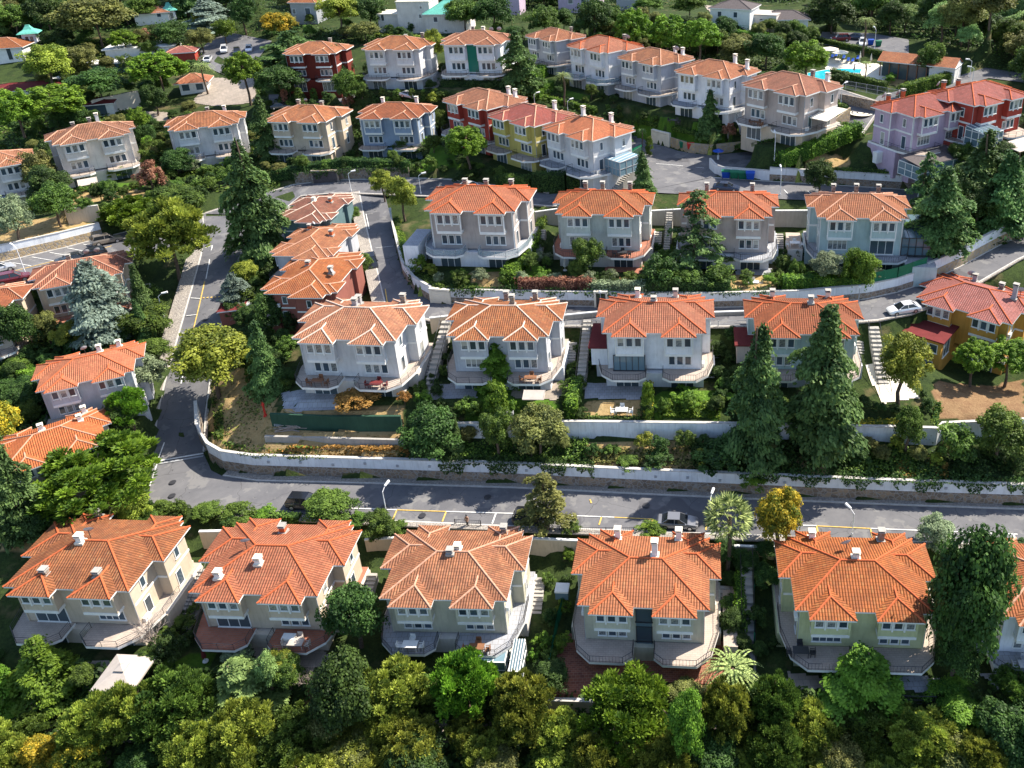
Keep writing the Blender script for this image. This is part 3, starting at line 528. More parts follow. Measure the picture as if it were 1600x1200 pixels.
# ------------------------------------------------------------------ walls
for nm, lab, pts, bands, hold in WALLS:
    P = PZ(pts); root = empty(nm, P[len(P) // 2]); tag(root, lab, 'wall'); bk = away(P, .32); z0 = -.8
    if bands[-1][2] in ('wwall', 'beige'): bands = bands + [('coping', .09, 'kerb')]
    for bi, (pn, bh, m) in enumerate(bands):
        mb = MB(); e = .05 * bi if pn != 'coping' else -.03; fr = away(P, .0 + e); bb = away(P, .34 - .01 * bi if pn != 'coping' else .4)
        for i in range(len(P) - 1):
            a, b, c, d = fr[i], fr[i + 1], bb[i + 1], bb[i]; Z = lambda p, z: (p[0] - root.location.x, p[1] - root.location.y, p[2] + z - root.location.z)
            mb.face([Z(a, z0), Z(b, z0), Z(b, z0 + bh + (.8 if bi == 0 else 0)), Z(a, z0 + bh + (.8 if bi == 0 else 0))]); t = z0 + bh + (.8 if bi == 0 else 0)
            mb.face([Z(a, t), Z(b, t), Z(c, t), Z(d, t)]); mb.face([Z(c, z0), Z(d, z0), Z(d, t), Z(c, t)])
        for q, r_ in ((fr[0], bb[0]), (fr[-1], bb[-1])): mb.face([Z(q, z0), Z(r_, z0), Z(r_, t), Z(q, t)])
        z0 = t; mb.build(pn, M[m], root)
    if nm == 'retaining_wall' and len(bands) >= 2 and bands[1][2] == 'wwall' and 'front road' in lab:
        n = 0
        for i in range(4, len(P) - 1):
            L = np.linalg.norm(P[i + 1] - P[i]); k = int(L / 3.4)
            for q in range(k):
                p = P[i] + (P[i + 1] - P[i]) * ((q + .5) / k); o = MB(); o.box(-.16, .16, -.06, .06, -.16, .16); o = o.build('drain_vent', M['grey'], root); o.location = (p[0] - root.location.x, p[1] - root.location.y, p[2] + 2.1 + .25 * math.sin(q * 9.1) - root.location.z)

# ------------------------------------------------------------------ houses
def hip(mb, rd, x0, x1, y0, y1, z, k=.4, fas=.2):
    """hip roof over a rectangle: slopes (mat 0) with uv along the eave and up the slope, fascia (mat 1); rd collects ridge lines"""
    w, d = x1 - x0, y1 - y0; h = min(w, d) / 2 * k; zt = z + fas; q = math.sqrt(1 + k * k)
    if w >= d: A = (x0 + d / 2, (y0 + y1) / 2, zt + h); B = (x1 - d / 2, (y0 + y1) / 2, zt + h)
    else: A = ((x0 + x1) / 2, y0 + w / 2, zt + h); B = ((x0 + x1) / 2, y1 - w / 2, zt + h)
    a, b, c, e = (x0, y0, zt), (x1, y0, zt), (x1, y1, zt), (x0, y1, zt)
    fx = lambda p, s: (p[0], abs(p[1] - s) * q); fy = lambda p, s: (p[1], abs(p[0] - s) * q)
    if w >= d:
        mb.face([a, b, B, A], 0, [fx(p, y0) for p in (a, b, B, A)]); mb.face([c, e, A, B], 0, [fx(p, y1) for p in (c, e, A, B)])
        mb.face([b, c, B], 0, [fy(p, x1) for p in (b, c, B)]); mb.face([e, a, A], 0, [fy(p, x0) for p in (e, a, A)])
    else:
        mb.face([a, b, A], 0, [fx(p, y0) for p in (a, b, A)]); mb.face([c, e, B], 0, [fx(p, y1) for p in (c, e, B)])
        mb.face([b, c, B, A], 0, [fy(p, x1) for p in (b, c, B, A)]); mb.face([e, a, A, B], 0, [fy(p, x0) for p in (e, a, A, B)])
    lo = [(p[0], p[1], z) for p in (a, b, c, e)]; up = [a, b, c, e]
    for i in range(4): j = (i + 1) % 4; mb.face([lo[i], lo[j], up[j], up[i]], 1)
    mb.face(lo[::-1], 1)
    if w >= d: rd += [(a, A), (e, A), (b, B), (c, B)]
    else: rd += [(a, A), (b, A), (c, B), (e, B)]
    if math.dist(A, B) > .1: rd.append((A, B))
WINC = {}
def win(parent, x, y, z, w, h, face=0, pane='glass', frame='white', bars=1):
    """window at (x, y) with its sill at z; face 0 front, 1 right, 2 rear, 3 left"""
    key = (round(w, 2), round(h, 2), pane, frame, bars)
    if key not in WINC:
        f = MB(); t = .09
        f.box(-w / 2 - t, w / 2 + t, -.07, .03, -t, 0); f.box(-w / 2 - t, w / 2 + t, -.07, .03, h, h + t); f.box(-w / 2 - t, -w / 2, -.07, .03, 0, h); f.box(w / 2, w / 2 + t, -.07, .03, 0, h)
        for i in range(1, bars): u = -w / 2 + w * i / bars; f.box(u - .04, u + .04, -.06, .03, 0, h)
        f.box(-w / 2 - t - .06, w / 2 + t + .06, -.13, .02, -t - .06, -t)
        g = MB(); g.box(-w / 2, w / 2, -.03, .02, 0, h); WINC[key] = (f.mesh('window', M[frame]), g.mesh('pane', M[pane]))
    fm, gm = WINC[key]; o = inst('window', fm, parent, (x, y, z), (0, 0, face * math.pi / 2)); inst('pane', gm, o); return o
def roof_z(x, y):
    best = 0
    for x0, x1, y0, y1 in ((-6.65, 6.65, -4.6, 5.5), (-7.85, 7.85, -.5, 4.6)):
        d = min(x - x0, x1 - x, y - y0, y1 - y)
        if d > 0: best = max(best, min(d, min(x1 - x0, y1 - y0) / 2) * .4)
    return 6.2 + best
def chimney(roof, x, y, kind='white', h=1.5):
    m = {'white': 'white', 'grey': 'grey', 'brown': 'stone', 'red': 'ridge_red', 'cream': 'cream'}[kind]; z = roof_z(x, y); mb = MB()
    mb.box(x - .3, x + .3, y - .27, y + .27, z - .5, z + h, 0); mb.box(x - .38, x + .38, y - .35, y + .35, z + h, z + h + .12, 1); mb.box(x - .24, x + .24, y - .21, y + .21, z + h + .12, z + h + .32, 2); mb.box(x - .4, x + .4, y - .37, y + .37, z + h + .32, z + h + .38, 1)
    mb.box(x - .46, x + .46, y - .42, y + .42, z - .35, z + .12, 1)
    mb.build('chimney', [M[m], M['cream'] if kind == 'white' else M['concrete'], M['dark']], roof)
def dish(root, x, y, z, r=.45, az=200):
    mb = MB(); rings = 4; n = 14; V = []
    for i in range(rings + 1):
        rr = r * i / rings; V.append([(rr * math.cos(t), rr * math.sin(t), .35 * rr * rr / r) for t in np.linspace(0, 2 * math.pi, n, endpoint=False)])
    for i in range(rings):
        for j in range(n): k = (j + 1) % n; mb.face([V[i][j], V[i][k], V[i + 1][k], V[i + 1][j]])
    o = mb.build('satellite_dish', M['grey'], root); o.location = (x, y, z + 1.1); o.rotation_euler = (R(65), 0, R(az)); smooth(o)
    p = MB(); p.tube((x, y, z - .1), (x, y, z + 1.1), .04); p.build('dish_pole', M['dark'], root)
def railing(parent, pts, z, style='bars', h=.95, step=None):
    mb = MB(); g = MB(); st = step or (.32 if style == 'bars' else 1.4)
    for a, b in zip(pts[:-1], pts[1:]):
        L = math.dist(a, b); n = max(1, int(L / st)); A = Vector((*a, z)); B = Vector((*b, z))
        mb.tube(A + Vector((0, 0, h)), B + Vector((0, 0, h)), .035, n=4); mb.tube(A + Vector((0, 0, .12)), B + Vector((0, 0, .12)), .022, n=4)
        if style == 'rails':
            for q in (.38, .66): mb.tube(A + Vector((0, 0, q)), B + Vector((0, 0, q)), .018, n=4)
        for i in range(n + 1):
            p = A + (B - A) * (i / n); big = style != 'bars' or i in (0, n); mb.tube(p, p + Vector((0, 0, h)), .03 if big else .015, n=4, cap=False)
        if style == 'glass':
            d = (B - A).normalized(); nn = Vector((-d.y, d.x, 0)) * .012; q = [A + Vector((0, 0, .15)), B + Vector((0, 0, .15)), B + Vector((0, 0, h - .05)), A + Vector((0, 0, h - .05))]
            g.face([p + nn for p in q]); g.face([p - nn for p in q[::-1]])
    o = mb.build('railing', M['dark'] if style != 'glass' else M['grey'], parent)
    if style == 'glass': g.build('glass_panel', M['railglass'], o)
    return o
def _railglass():
    s = NT('rail_glass', .1, .5); s.b.inputs['Base Color'].default_value = (.3, .4, .45, 1); tr = s.n('BsdfTransparent'); mx = s.n('MixShader'); mx.inputs[0].default_value = .4
    s.t.links.new(tr.outputs[0], mx.inputs[1]); s.t.links.new(s.b.outputs[0], mx.inputs[2]); s.t.links.new(mx.outputs[0], s.t.nodes['Material Output'].inputs['Surface']); M['railglass'] = s.m
_railglass()
def colour(name, c): c = sc(c, 1.14); return mat_wall('render_' + name, c, .45)
WALLC = dict(beige=(.52, .45, .37), tan=(.47, .39, .30), taupe=(.40, .34, .31), lgrey=(.52, .52, .53), grey=(.40, .41, .44), blue=(.23, .29, .39), teal=(.37, .46, .46), pgreen=(.43, .46, .43), sage=(.44, .42, .33), lime=(.44, .45, .26), cream=(.58, .52, .40), white=(.66, .67, .7),
 mauve=(.42, .33, .42), red=(.32, .05, .035), ochre=(.50, .27, .06), yellow=(.46, .39, .12), brown=(.24, .09, .07), dred=(.13, .025, .018), dteal=(.10, .16, .17), pale=(.56, .52, .48), siding=(.36, .32, .30))
def house(h, name, label, wall='beige', lower=None, tile='orange', ridge='ridge_pale', rail='bars', terr='terr', chim=((-4.2, 4.6, 'brown'), (4.4, 4.6, 'brown'), (.4, 1.2, 'white')), dishes=(), lod=1, band='white', bigl=None, bigr=None, mid='wall', side=1, group='red roofed duplex villas', cat='house', wings=1):
    """two storeys over a garden storey: hip roof with side wings, two hipped front bays over set-back lower rooms, octagonal front terraces"""
    cx, cy, T, yaw, s = HP[h]; root = empty(name, (cx, cy, T), yaw); root.scale = (s, s, s * VF[h]); tag(root, label, cat, group)
    wm = colour(wall, WALLC[wall]); lm = colour(lower or wall, WALLC[lower or wall]); rj = (hash_(h) - .5) * .3
    b = MB(); b.box(-6.05, 6.05, -4.0, 5.0, 0, 6.1, 0)
    for sx in (-1, 1): x0, x1 = sorted((sx * 6.0, sx * 7.25)); b.box(x0, x1, .1, 4.0, -3, 6.09, 0)
    b.box(-6.4, 6.4, -4.6, 5.2, -5.5, -.32, 1); b.box(-5.0, -2.2, 4.9, 5.6, -2, 6.08, 0); b.box(2.8, 5.8, 4.9, 5.6, -2, 6.08, 0)
    for sx in (-1, 1):
        x0, x1 = sorted((sx * 1.4, sx * 4.95)); b.box(x0, x1, -5.0, -3.9, 2.95, 6.09, 0)
    b.build('wall', [wm, lm], root)
    for sx in (-1, 1):
        t = MB(); x0, x1 = sorted((sx * 1.34, sx * 5.01)); t.box(x0, x1, -5.06, -3.95, 2.72, 3.12, 0)
        for u in (-1, 1):
            xx = sx * 3.175 + u * 1.79; t.box(xx - .09, xx + .09, -5.05, -4.9, 3.12, 6.0, 1)
        for u in (-.58, .58): xx = sx * 3.175 + u; t.box(xx - .08, xx + .08, -5.18, -4.99, 4.0, 5.7, 0)
        x0, x1 = sorted((sx * 6.02, sx * 7.3)); t.box(x0, x1, .04, 4.06, 2.78, 3.08, 0)
        x0, x1 = sorted((sx * 6.0, sx * 6.1)); t.box(x0, x1, -4.05, .0, 2.78, 3.08, 0)
        x0, x1 = sorted((sx * 7.19, sx * 7.31)); t.box(x0, x1, .03, .2, 0, 6, 1)
        x0, x1 = sorted((sx * 5.95, sx * 6.12)); t.box(x0, x1, -4.07, -3.85, 0, 6, 1)
        t.build('trim', [M[band], M['white'] if h in ('h31', 'h41', 'h34', 'h23', 'pu') else wm], root)
    r = MB(); rd = []
    hip(r, rd, -6.65, 6.65, -4.6, 5.3, 6.0); hip(r, rd, -7.85, 7.85, -.5, 4.6, 6.004)
    hip(r, rd, -5.4, -.95, -5.7, .5, 6.008); hip(r, rd, .95, 5.4, -5.7, .5, 6.012)
    hip(r, rd, -5.5, -1.9 - rj, 1.0, 6.05, 6.016, .34); hip(r, rd, 2.5 - rj, 6.1, 1.0, 6.05, 6.02, .34)
    roof = r.build('roof', [TILE[tile], M['white']], root)
    c = MB()
    for a, q in rd:
        a = Vector(a); q = Vector(q); m = (a + q) / 2
        c.tube(a + Vector((0, 0, .02)), q + Vector((0, 0, .02)), .11, .11, 6)
    c.build('ridge_cap', M[ridge], roof)
    for ch in chim: chimney(roof, ch[0], ch[1], ch[2], ch[3] if len(ch) > 3 else 1.2)
    for d in dishes: dish(roof, d[0], d[1], roof_z(d[0], d[1]), d[2] if len(d) > 2 else .5)
    # windows
    for sx in (-1, 1):
        for k in (-1, 0, 1): win(root, sx * 3.175 + k * 1.13, -5.0, 4.35, .72, 1.25)
        big = bigl if sx < 0 else bigr
        if big == 'glass': win(root, sx * 3.3, -4.0, .15, 3.4, 2.2, 0, 'bigglass', 'white', 3)
        elif big == 'green': win(root, sx * 3.3, -4.6, .15, 4.0, 2.4, 0, 'clear', 'dark', 5)
        elif big == 'wide': win(root, sx * 3.3, -4.0, .8, 2.7, 1.4, 0, 'glass', 'white', 4)
        else:
            for k in (-1, 0, 1): win(root, sx * 3.3 + k * 1.05, -4.0, .75, .7, 1.3)
        if lod:
            fc = 1 if sx > 0 else 3
            win(root, sx * 6.05, -2.0, 3.9, .6, 1.3, fc); win(root, sx * 6.05, -2.2, .1, .85, 2.1, fc); win(root, sx * 7.25, 2.2, 3.9, .6, 1.3, fc); win(root, sx * 7.25, 1.6, .1, .8, 2.1, fc)
    # centre bay
    if mid == 'glass':
        for z in (-3.1, .1, 3.3): win(root, 0, -4.05, z, 1.5, 2.3, 0, 'bigglass', 'dark', 1)
        q = MB()
        for z in (-.75, 2.55): q.box(-.8, .8, -4.12, -4.0, z, z + .72)
        q.build('spandrel', M['clear'], root)
    elif mid == 'green':
        q = MB(); q.box(-1.1, 1.1, -4.14, -4.0, .2, 5.9); q.build('glass_screen', M['greenglass'], root)
    elif mid == 'wall' and lod: win(root, 0, -4.0, -2.9, 1.0, 2.2, 0, 'bigglass')
    # terraces: two octagonal front balconies that run back along the sides
    for sx in (-1, 1):
        P = [(1.05, -4.05), (1.05, -6.1), (2.0, -6.85), (5.4, -6.85), (6.9, -5.5), (7.7, -2.5), (7.7, 4.6), (6.06, 4.6), (6.06, -4.05)]
        if not side: P = [(1.05, -4.05), (1.05, -6.0), (2.0, -6.75), (5.4, -6.75), (6.7, -5.5), (6.7, -3.5), (6.06, -3.5)]
        P = [(sx * x, y) for x, y in P]; m = MB(); m.prism(P, -.34, 0, 0, 1); m.box(*sorted((sx * 6.3, sx * (7.9 if side else 6.8))), -2.4 if side else -3.6, 4.5 if side else -3, -5, -.345, 2)
        ter = m.build('terrace', [M['white'], M[terr], lm], root)
        E_ = [(1.1, -4.6), (1.1, -6.07), (2.03, -6.79), (5.37, -6.79), (6.84, -5.47), (7.64, -2.5), (7.64, .5)] if side else [(1.1, -4.6), (1.1, -5.97), (2.03, -6.69), (5.37, -6.69), (6.64, -5.47), (6.64, -3.6)]
        railing(ter, [(sx * x, y) for x, y in E_], 0, rail, .95, None if lod else .9)
        win(root, sx * 3.6, -4.6, -3.0, 2.9, 2.1, 0, 'bigglass', 'white', 3)
        if sx > 0 and side:
            q = MB()
            for i in range(14): q.box(7.85, 8.95, -2.0 + .42 * i, -1.58 + .42 * i, -4.4, -2.9 + .21 * i)
            q.build('side_stairs', M['concrete'], root)
    for sx in (-1, 1):
        dp = MB(); dp.tube((sx * 6.13, -4.06, -.3), (sx * 6.13, -4.06, 6.0), .045, n=5); dp.build('downpipe', M['grey'], root)
    if lod:
        a = MB(); side_ = 1 if hash_(h + 'a') > .5 else -1; a.box(-.45, .45, -.17, .17, 0, .6); ac = a.build('air_conditioner', M['white'], root); ac.location = (side_ * 6.3, -3.2, .02 if hash_(h) > .5 else 3.3); ac.rotation_euler.z = R(90)
    return root
def hash_(s_):
    v = 7
    for ch in s_: v = (v * 131 + ord(ch)) % 100003
    return (v * 7919 % 1009) / 1009
s_ = NT('teal_glass', .15, .5); s_.b.inputs['Base Color'].default_value = (.01, .16, .12, 1); M['greenglass'] = s_.m
W_ = 'white'
house('h11', 'duplex_villa', 'beige villa with weathered orange roof at the left end of the front row', 'tan', 'beige', 'weather', 'ridge_red', 'rails', 'terr', ((-3.4, 5.6, 'brown', 1), (-1.2, .2, 'white', .8), (-3.0, -3.2, 'brown', .6), (2.7, -3.2, 'brown', .6)), ((-.6, .9),), bigl='glass', bigr='wide', mid=None)
house('h12', 'duplex_villa', 'beige villa with even brick red roof and red tiled terrace in the front row', 'tan', 'beige', 'red', 'ridge_red', 'rails', 'terr_red', ((-.3, 3.4, 'red', .8), (-4.2, -3.0, 'white', .7), (-.6, -1.5, 'white', .7)), ((-2.6, .1),), bigl='glass', mid=None)
house('h13', 'duplex_villa', 'olive beige villa with mossy streaked roof and small lean-to glasshouse, front row', 'sage', 'pale', 'weather', 'ridge_pale', 'rails', 'terr_grey', ((4.6, 4.8, 'brown', .9), (-.2, .2, 'grey', .4), (.4, .9, 'white', .4)), (), mid=None)
house('h14', 'duplex_villa', 'cream villa with brick paved patio, central dark glass strip and tall white chimney', 'sage', 'sage', 'orange', 'ridge_red', 'bars', 'terr', ((.9, 1.0, 'white', 2.0), (-3.4, 4.6, 'white', 1.3), (3.3, 4.8, 'white', 1.3)), (), mid='glass')
house('h15', 'duplex_villa', 'yellow green villa with terracotta roof and dish, just left of the big dark broadleaf tree', 'lime', 'lime', 'orange', 'ridge_red', 'bars', 'terr', ((-.1, .8, 'white', .7), (3.3, 4.8, 'brown', 1.3), (-3.9, 4.8, 'white', .9)), ((-.8, 2.2, .6),), bigl='wide', mid=None)
house('h16', 'duplex_villa', 'white villa cut by the right edge in the front row, red and green crates below', 'white', 'white', 'orange', 'ridge_pale', 'bars', 'terr_grey', ((3.9, 4.8, 'brown'),), mid=None)
house('h21', 'duplex_villa', 'grey pink villa at the left end of the second row, pale mortar ridges', 'lgrey', 'pale', 'weather', 'ridge_white', 'rails', 'terr', ((-.9, 3.0, 'grey', 1.0), (-.8, 1.6, 'grey', .8), (4.6, 4.2, 'brown', 1.2)), (), mid=None)
house('h22', 'duplex_villa', 'light blue grey villa in the second row beside two steep outdoor stairs', 'grey', 'white', 'weather', 'ridge_white', 'rails', 'terr', ((1.0, 1.2, 'brown', 1.2), (-.6, 4.8, 'brown', 1.2), (3.4, 4.9, 'brown', 1.2)), (), bigl='wide', mid=None)
house('h23', 'duplex_villa', 'white villa with half bright half worn roof and glazed sunroom below its left bay', 'white', 'lgrey', 'red', 'ridge_red', 'bars', 'terr', ((-.2, .7, 'grey', .5), (-2.6, 4.8, 'white', 1.1), (2.6, 5.0, 'cream', 1.0)), (), bigl='green')
house('h24', 'duplex_villa', 'villa half hidden by the huge cedar in the second row', 'teal', 'grey', 'red', 'ridge_red', 'bars', 'terr', ((.9, .5, 'grey', .8), (-3.8, 4.8, 'cream', 1.1), (3.8, 5.0, 'cream', 1.1)), ())
house('h31', 'duplex_villa', 'taupe clapboard villa with glass balconies, leftmost of the third row', 'siding', 'white', 'red', 'ridge_red', 'glass', 'terr_grey', ((-3.2, 4.6, 'brown', .8), (0, 4.9, 'brown', .8), (4.0, 4.6, 'brown', .8)), (), mid='wall')
house('h32', 'duplex_villa', 'grey green villa with long orange roof, second of the third row', 'pgreen', 'pale', 'orange', 'ridge_red', 'bars', 'terr_red', ((-.1, 1.4, 'brown', 1.1), (-3.4, 4.6, 'brown'), (3.8, 4.8, 'brown')), ())
house('h33', 'duplex_villa', 'pinkish taupe villa behind the spreading cedar in the third row', 'taupe', 'white', 'red', 'ridge_red', 'bars', 'terr_grey', ((-3.4, 4.6, 'brown'), (3.8, 4.8, 'brown')), ())
house('h34', 'duplex_villa', 'aqua villa with blue glass conservatory at the right end of the third row', 'teal', 'teal', 'orange', 'ridge_pale', 'bars', 'terr_grey', ((-.2, 2.4, 'brown', 1.2), (-3.4, 4.6, 'brown'), (3.6, 4.8, 'brown')), (), bigl='wide', bigr='glass')
house('h41', 'duplex_villa', 'slate blue villa with white trimmed windows in the fourth row', 'blue', 'blue', 'red', 'ridge_pale', 'rails', 'terr', ((-3.9, 4.2, 'white', 1.2), (3.4, 4.6, 'white', 1.4)), (), mid='wall', side=0)
house('h42', 'duplex_villa', 'sandy villa right of the tall dark cedar in the fourth row', 'tan', 'tan', 'weather', 'ridge_pale', 'rails', 'terr', ((-4.2, 4.6, 'brown'), (.9, 4.8, 'brown', 1.0)), ((.2, .2, .35),), side=0)
house('h43', 'duplex_villa', 'pale grey villa with worn orange roof left of the tall dark cedar', 'lgrey', 'pale', 'weather', 'ridge_pale', 'rails', 'terr', ((.3, 4.8, 'brown'), (3.6, 4.8, 'white')), (), side=0)
house('h44', 'duplex_villa', 'cream and mauve villa with three chimneys, sunlit terrace on its right', 'pale', 'pale', 'weather', 'ridge_pale', 'rails', 'terr', ((-2.6, 4.8, 'brown', 1.1), (.4, 3.0, 'brown', 1.2), (1.8, 1.4, 'white', 1.6)), (), side=0)
house('h45', 'duplex_villa', 'villa cut by the left edge beside a yellow green tree', 'lgrey', 'blue', 'weather', 'ridge_pale', 'rails', 'terr', (), ())
house('t1', 'duplex_villa', 'dark red villa hidden behind pines at the top left of centre', 'dred', 'dred', 'weather', 'ridge_pale', 'rails', 'terr', ((2.2, 4.2, 'brown'),), (), 0, side=0)
house('t2', 'duplex_villa', 'pale grey villa with worn roof below the green roofed mansion', 'lgrey', 'grey', 'weather', 'ridge_pale', 'rails', 'terr', ((.2, 4.6, 'brown', .8), (4.2, 4.6, 'brown')), (), 0)
house('t3', 'duplex_villa', 'white villa with teal glass strip down the middle', 'white', 'white', 'orange', 'ridge_pale', 'rails', 'terr', ((-2.2, 4.8, 'brown', 1.4), (1.2, 1.4, 'white', .6)), ((3.8, 4.6), (1.9, 4.9)), 0, mid='green')
house('t4', 'duplex_villa', 'grey villa farthest back in the diagonal row, right of the cedar', 'grey', 'grey', 'orange', 'ridge_pale', 'rails', 'terr', ((1.4, 4.8, 'brown'),), (), 0)
house('t5', 'duplex_villa', 'light villa with outdoor chairs on its side terrace behind the palm', 'white', 'grey', 'red', 'ridge_red', 'glass', 'terr_grey', ((1.6, 4.8, 'brown'),), ((2.6, 4.8, .5),), 0)
house('t6', 'duplex_villa', 'blue grey villa with lichen patched orange roof in the diagonal row', 'grey', 'grey', 'weather', 'ridge_pale', 'rails', 'terr', ((2.0, 4.6, 'white'), (5.0, 3.8, 'white')), ((2.8, 4.2, .6),), 0)
house('t7', 'duplex_villa', 'bright white villa with balcony above the conifer lawn', 'white', 'white', 'orange', 'ridge_pale', 'bars', 'terr_grey', ((3.0, 2.6, 'white', 1.6), (6.2, 2.0, 'white', 1.5)), (), 1)
house('t8', 'duplex_villa', 'brown beige villa left of the round stone emblem', 'taupe', 'tan', 'red', 'ridge_pale', 'rails', 'terr', ((1.6, 4.6, 'brown'), (5.2, 3.6, 'white')), ())
house('pu', 'duplex_villa', 'mauve villa with pink red roof and brown awning at the upper right', 'mauve', 'mauve', 'pink', 'ridge_red', 'rails', 'terr', ((-1.4, 3.6, 'red', 1.3), (-3.8, 4.6, 'red', 1.0)), ((-4.9, 4.4, .6), (-1.4, 4.6, .6)), bigl='wide', bigr='wide')
house('re', 'duplex_villa', 'brick red villa with white conservatory behind the mauve one', 'red', 'red', 'pink', 'ridge_red', 'rails', 'terr', ((-3.4, 4.6, 'red', 1.2), (0, 4.4, 'red', 1.0)), ((-4.6, 4.6, .5),), bigl='glass')
house('m1', 'duplex_villa', 'crimson walled villa above the round stone pine', 'red', 'red', 'orange', 'ridge_pale', 'rails', 'terr', ((2.8, 4.2, 'white', 1.3), (5.4, 3.6, 'white', 1.3)), ())
house('m2', 'duplex_villa', 'mustard yellow villa with pink red roof between crimson and grey ones', 'yellow', 'yellow', 'pink', 'ridge_pale', 'rails', 'terr', ((3.4, 3.4, 'white', 1.4),), ())
house('m3', 'duplex_villa', 'grey villa with vivid orange roof above the clipped conifer hedge', 'lgrey', 'lgrey', 'fresh', 'ridge_pale', 'rails', 'terr_grey', ((-1.2, .6, 'white', 1.4), (2.6, 3.8, 'white', 1.4)), ())
house('y1', 'duplex_villa', 'ochre yellow villa with flat dark red annex and tall dish chimney', 'ochre', 'ochre', 'pink', 'ridge_red', 'rails', 'patio', ((4.9, 1.6, 'grey', 2.2), (2.6, 3.4, 'brown', .8), (-1.6, 4.8, 'grey', 1.0)), ((5.4, 2.6, .6), (-2.2, 4.9, .6)), bigl='wide', side=0)
house('l0', 'duplex_villa', 'tan villa behind the blue cedar beside the parking bays', 'tan', 'brown', 'red', 'ridge_pale', 'rails', 'terr_red', ((-1.8, 2.6, 'brown', .8),), ((.6, 5.0), (2.2, 5.2)))
house('l1', 'duplex_villa', 'light blue villa with bright orange roof and two white chimneys left of the sloping road', 'grey', 'lgrey', 'fresh', 'ridge_red', 'rails', 'terr', ((1.6, 2.4, 'white', 1.0), (4.2, 3.6, 'white', 1.0)), ((-.6, 3.4),), side=0)
house('l2', 'duplex_villa', 'dark walled villa with vivid orange roof above the big round pine', 'taupe', 'taupe', 'fresh', 'ridge_pale', 'rails', 'terr', ((-.6, 1.6, 'white', .8), (4.2, 1.6, 'white', .8), (5.0, 4.4, 'white', 1.0)), (), side=0)
house('l3', 'duplex_villa', 'villa corner at the left edge beside the parked maroon car', 'tan', 'tan', 'red', 'ridge_pale', 'rails', 'terr', (), (), 0, side=0)
house('c1', 'duplex_villa', 'dark teal walled villa at the top of the narrow lane with lichen covered roof', 'dteal', 'dteal', 'brown', 'ridge_white', 'rails', 'terr', ((-1.0, 3.0, 'red', .8), (.4, .3, 'white', .5)), (), 0, side=0)
house('c2', 'duplex_villa', 'villa with grey speckled roof, middle of three along the narrow lane', 'grey', 'grey', 'weather', 'ridge_pale', 'rails', 'terr', ((-3.2, -2.2, 'red', .9), (-.6, 3.0, 'red', 1.0)), ((-3.6, -1.6, .4),), 0, side=0)
house('c3', 'duplex_villa', 'brick brown villa with orange roof, lowest of three along the narrow lane', 'brown', 'brown', 'orange', 'ridge_pale', 'rails', 'terr', ((-.6, -.8, 'red', .5), (1.2, 3.4, 'brown', 1.1)), ((2.0, 3.8, .5),), 1, side=0)
# additions that make single villas recognisable
def house_root(h): return [o for o in COL.objects if o.type == 'EMPTY' and abs(o.location.x - HP[h][0]) < .01 and abs(o.location.y - HP[h][1]) < .01][0]
def conservatory(h, x0, x1, y0, y1, z0, z1, frame='white', lean=.5, name='conservatory', face_front=True):
    r = house_root(h); f = MB(); g = MB(); t = .06
    for x in np.linspace(x0, x1, 5):
        f.box(x - t, x + t, y0 - t, y0 + t, z0, z1 - lean); f.tube((x, y0, z1 - lean), (x, y1, z1), .05, n=4)
    for y in np.linspace(y0, y1, 4)[1:]: f.box(x0 - t, x0 + t, y - t, y + t, z0, z1 - .2); f.box(x1 - t, x1 + t, y - t, y + t, z0, z1 - .2)
    for z in (z0 + .08, z0 + (z1 - lean - z0) * .5, z1 - lean): f.box(x0, x1, y0 - t, y0 + t, z - .05, z + .05); f.box(x1 - t, x1 + t, y0, y1, z - .05, z + .05); f.box(x0 - t, x0 + t, y0, y1, z - .05, z + .05)
    g.face([(x0, y0, z0), (x1, y0, z0), (x1, y0, z1 - lean), (x0, y0, z1 - lean)]); g.face([(x1, y0, z0), (x1, y1, z0), (x1, y1, z1), (x1, y0, z1 - lean)]); g.face([(x0, y1, z0), (x0, y0, z0), (x0, y0, z1 - lean), (x0, y1, z1)])
    g.face([(x0, y0, z1 - lean), (x1, y0, z1 - lean), (x1, y1, z1), (x0, y1, z1)])
    o = f.build(name, M[frame], r); g.build('pane', M['clear'], o)
conservatory('h34', 6.15, 10.4, -4.2, 3.5, 0, 3.6, 'dark', .7); conservatory('h13', 7.0, 8.1, -8.4, -4.8, -3.0, .2, 'white', .5); conservatory('h13', 1.4, 6.4, -7.3, -4.7, -3.1, -.36, 'white', .02)
conservatory('re', -7.4, -3.2, -8.0, -4.1, -.05, 3.0, 'white', .6); conservatory('m3', 6.2, 10, -1.5, 3.2, -.3, 2.6, 'grey', .3)
def addbox(h, name, x0, x1, y0, y1, z0, z1, mats, top=None, lip=None):
    r = house_root(h); m = MB(); m.prism([(x0, y0), (x1, y0), (x1, y1), (x0, y1)], z0, z1, 0, 1 if top else 0)
    if lip: m.box(x0 - .35, x1 + .35, y0 - .35, y1 + .35, z1 + .003, z1 + .2, 1)
    o = m.build(name, [mats] + ([M[top]] if top else []), r); return o
a_ = addbox('y1', 'annex', -6.9, -.6, -9.6, -4.05, -3.6, 2.9, colour('ochre', WALLC['ochre']), 'redflat', 1)
for x in (-5.4, -3.2, -1.8): win(a_, x, -9.6, .9, 1.2, 1.3)
win(a_, -.6, -7.6, -.1, 2.2, 2.6, 1, 'clear', 'white', 2); win(a_, -3.6, -9.6, -3, 4, 2.2, 0, 'bigglass', 'white', 5)
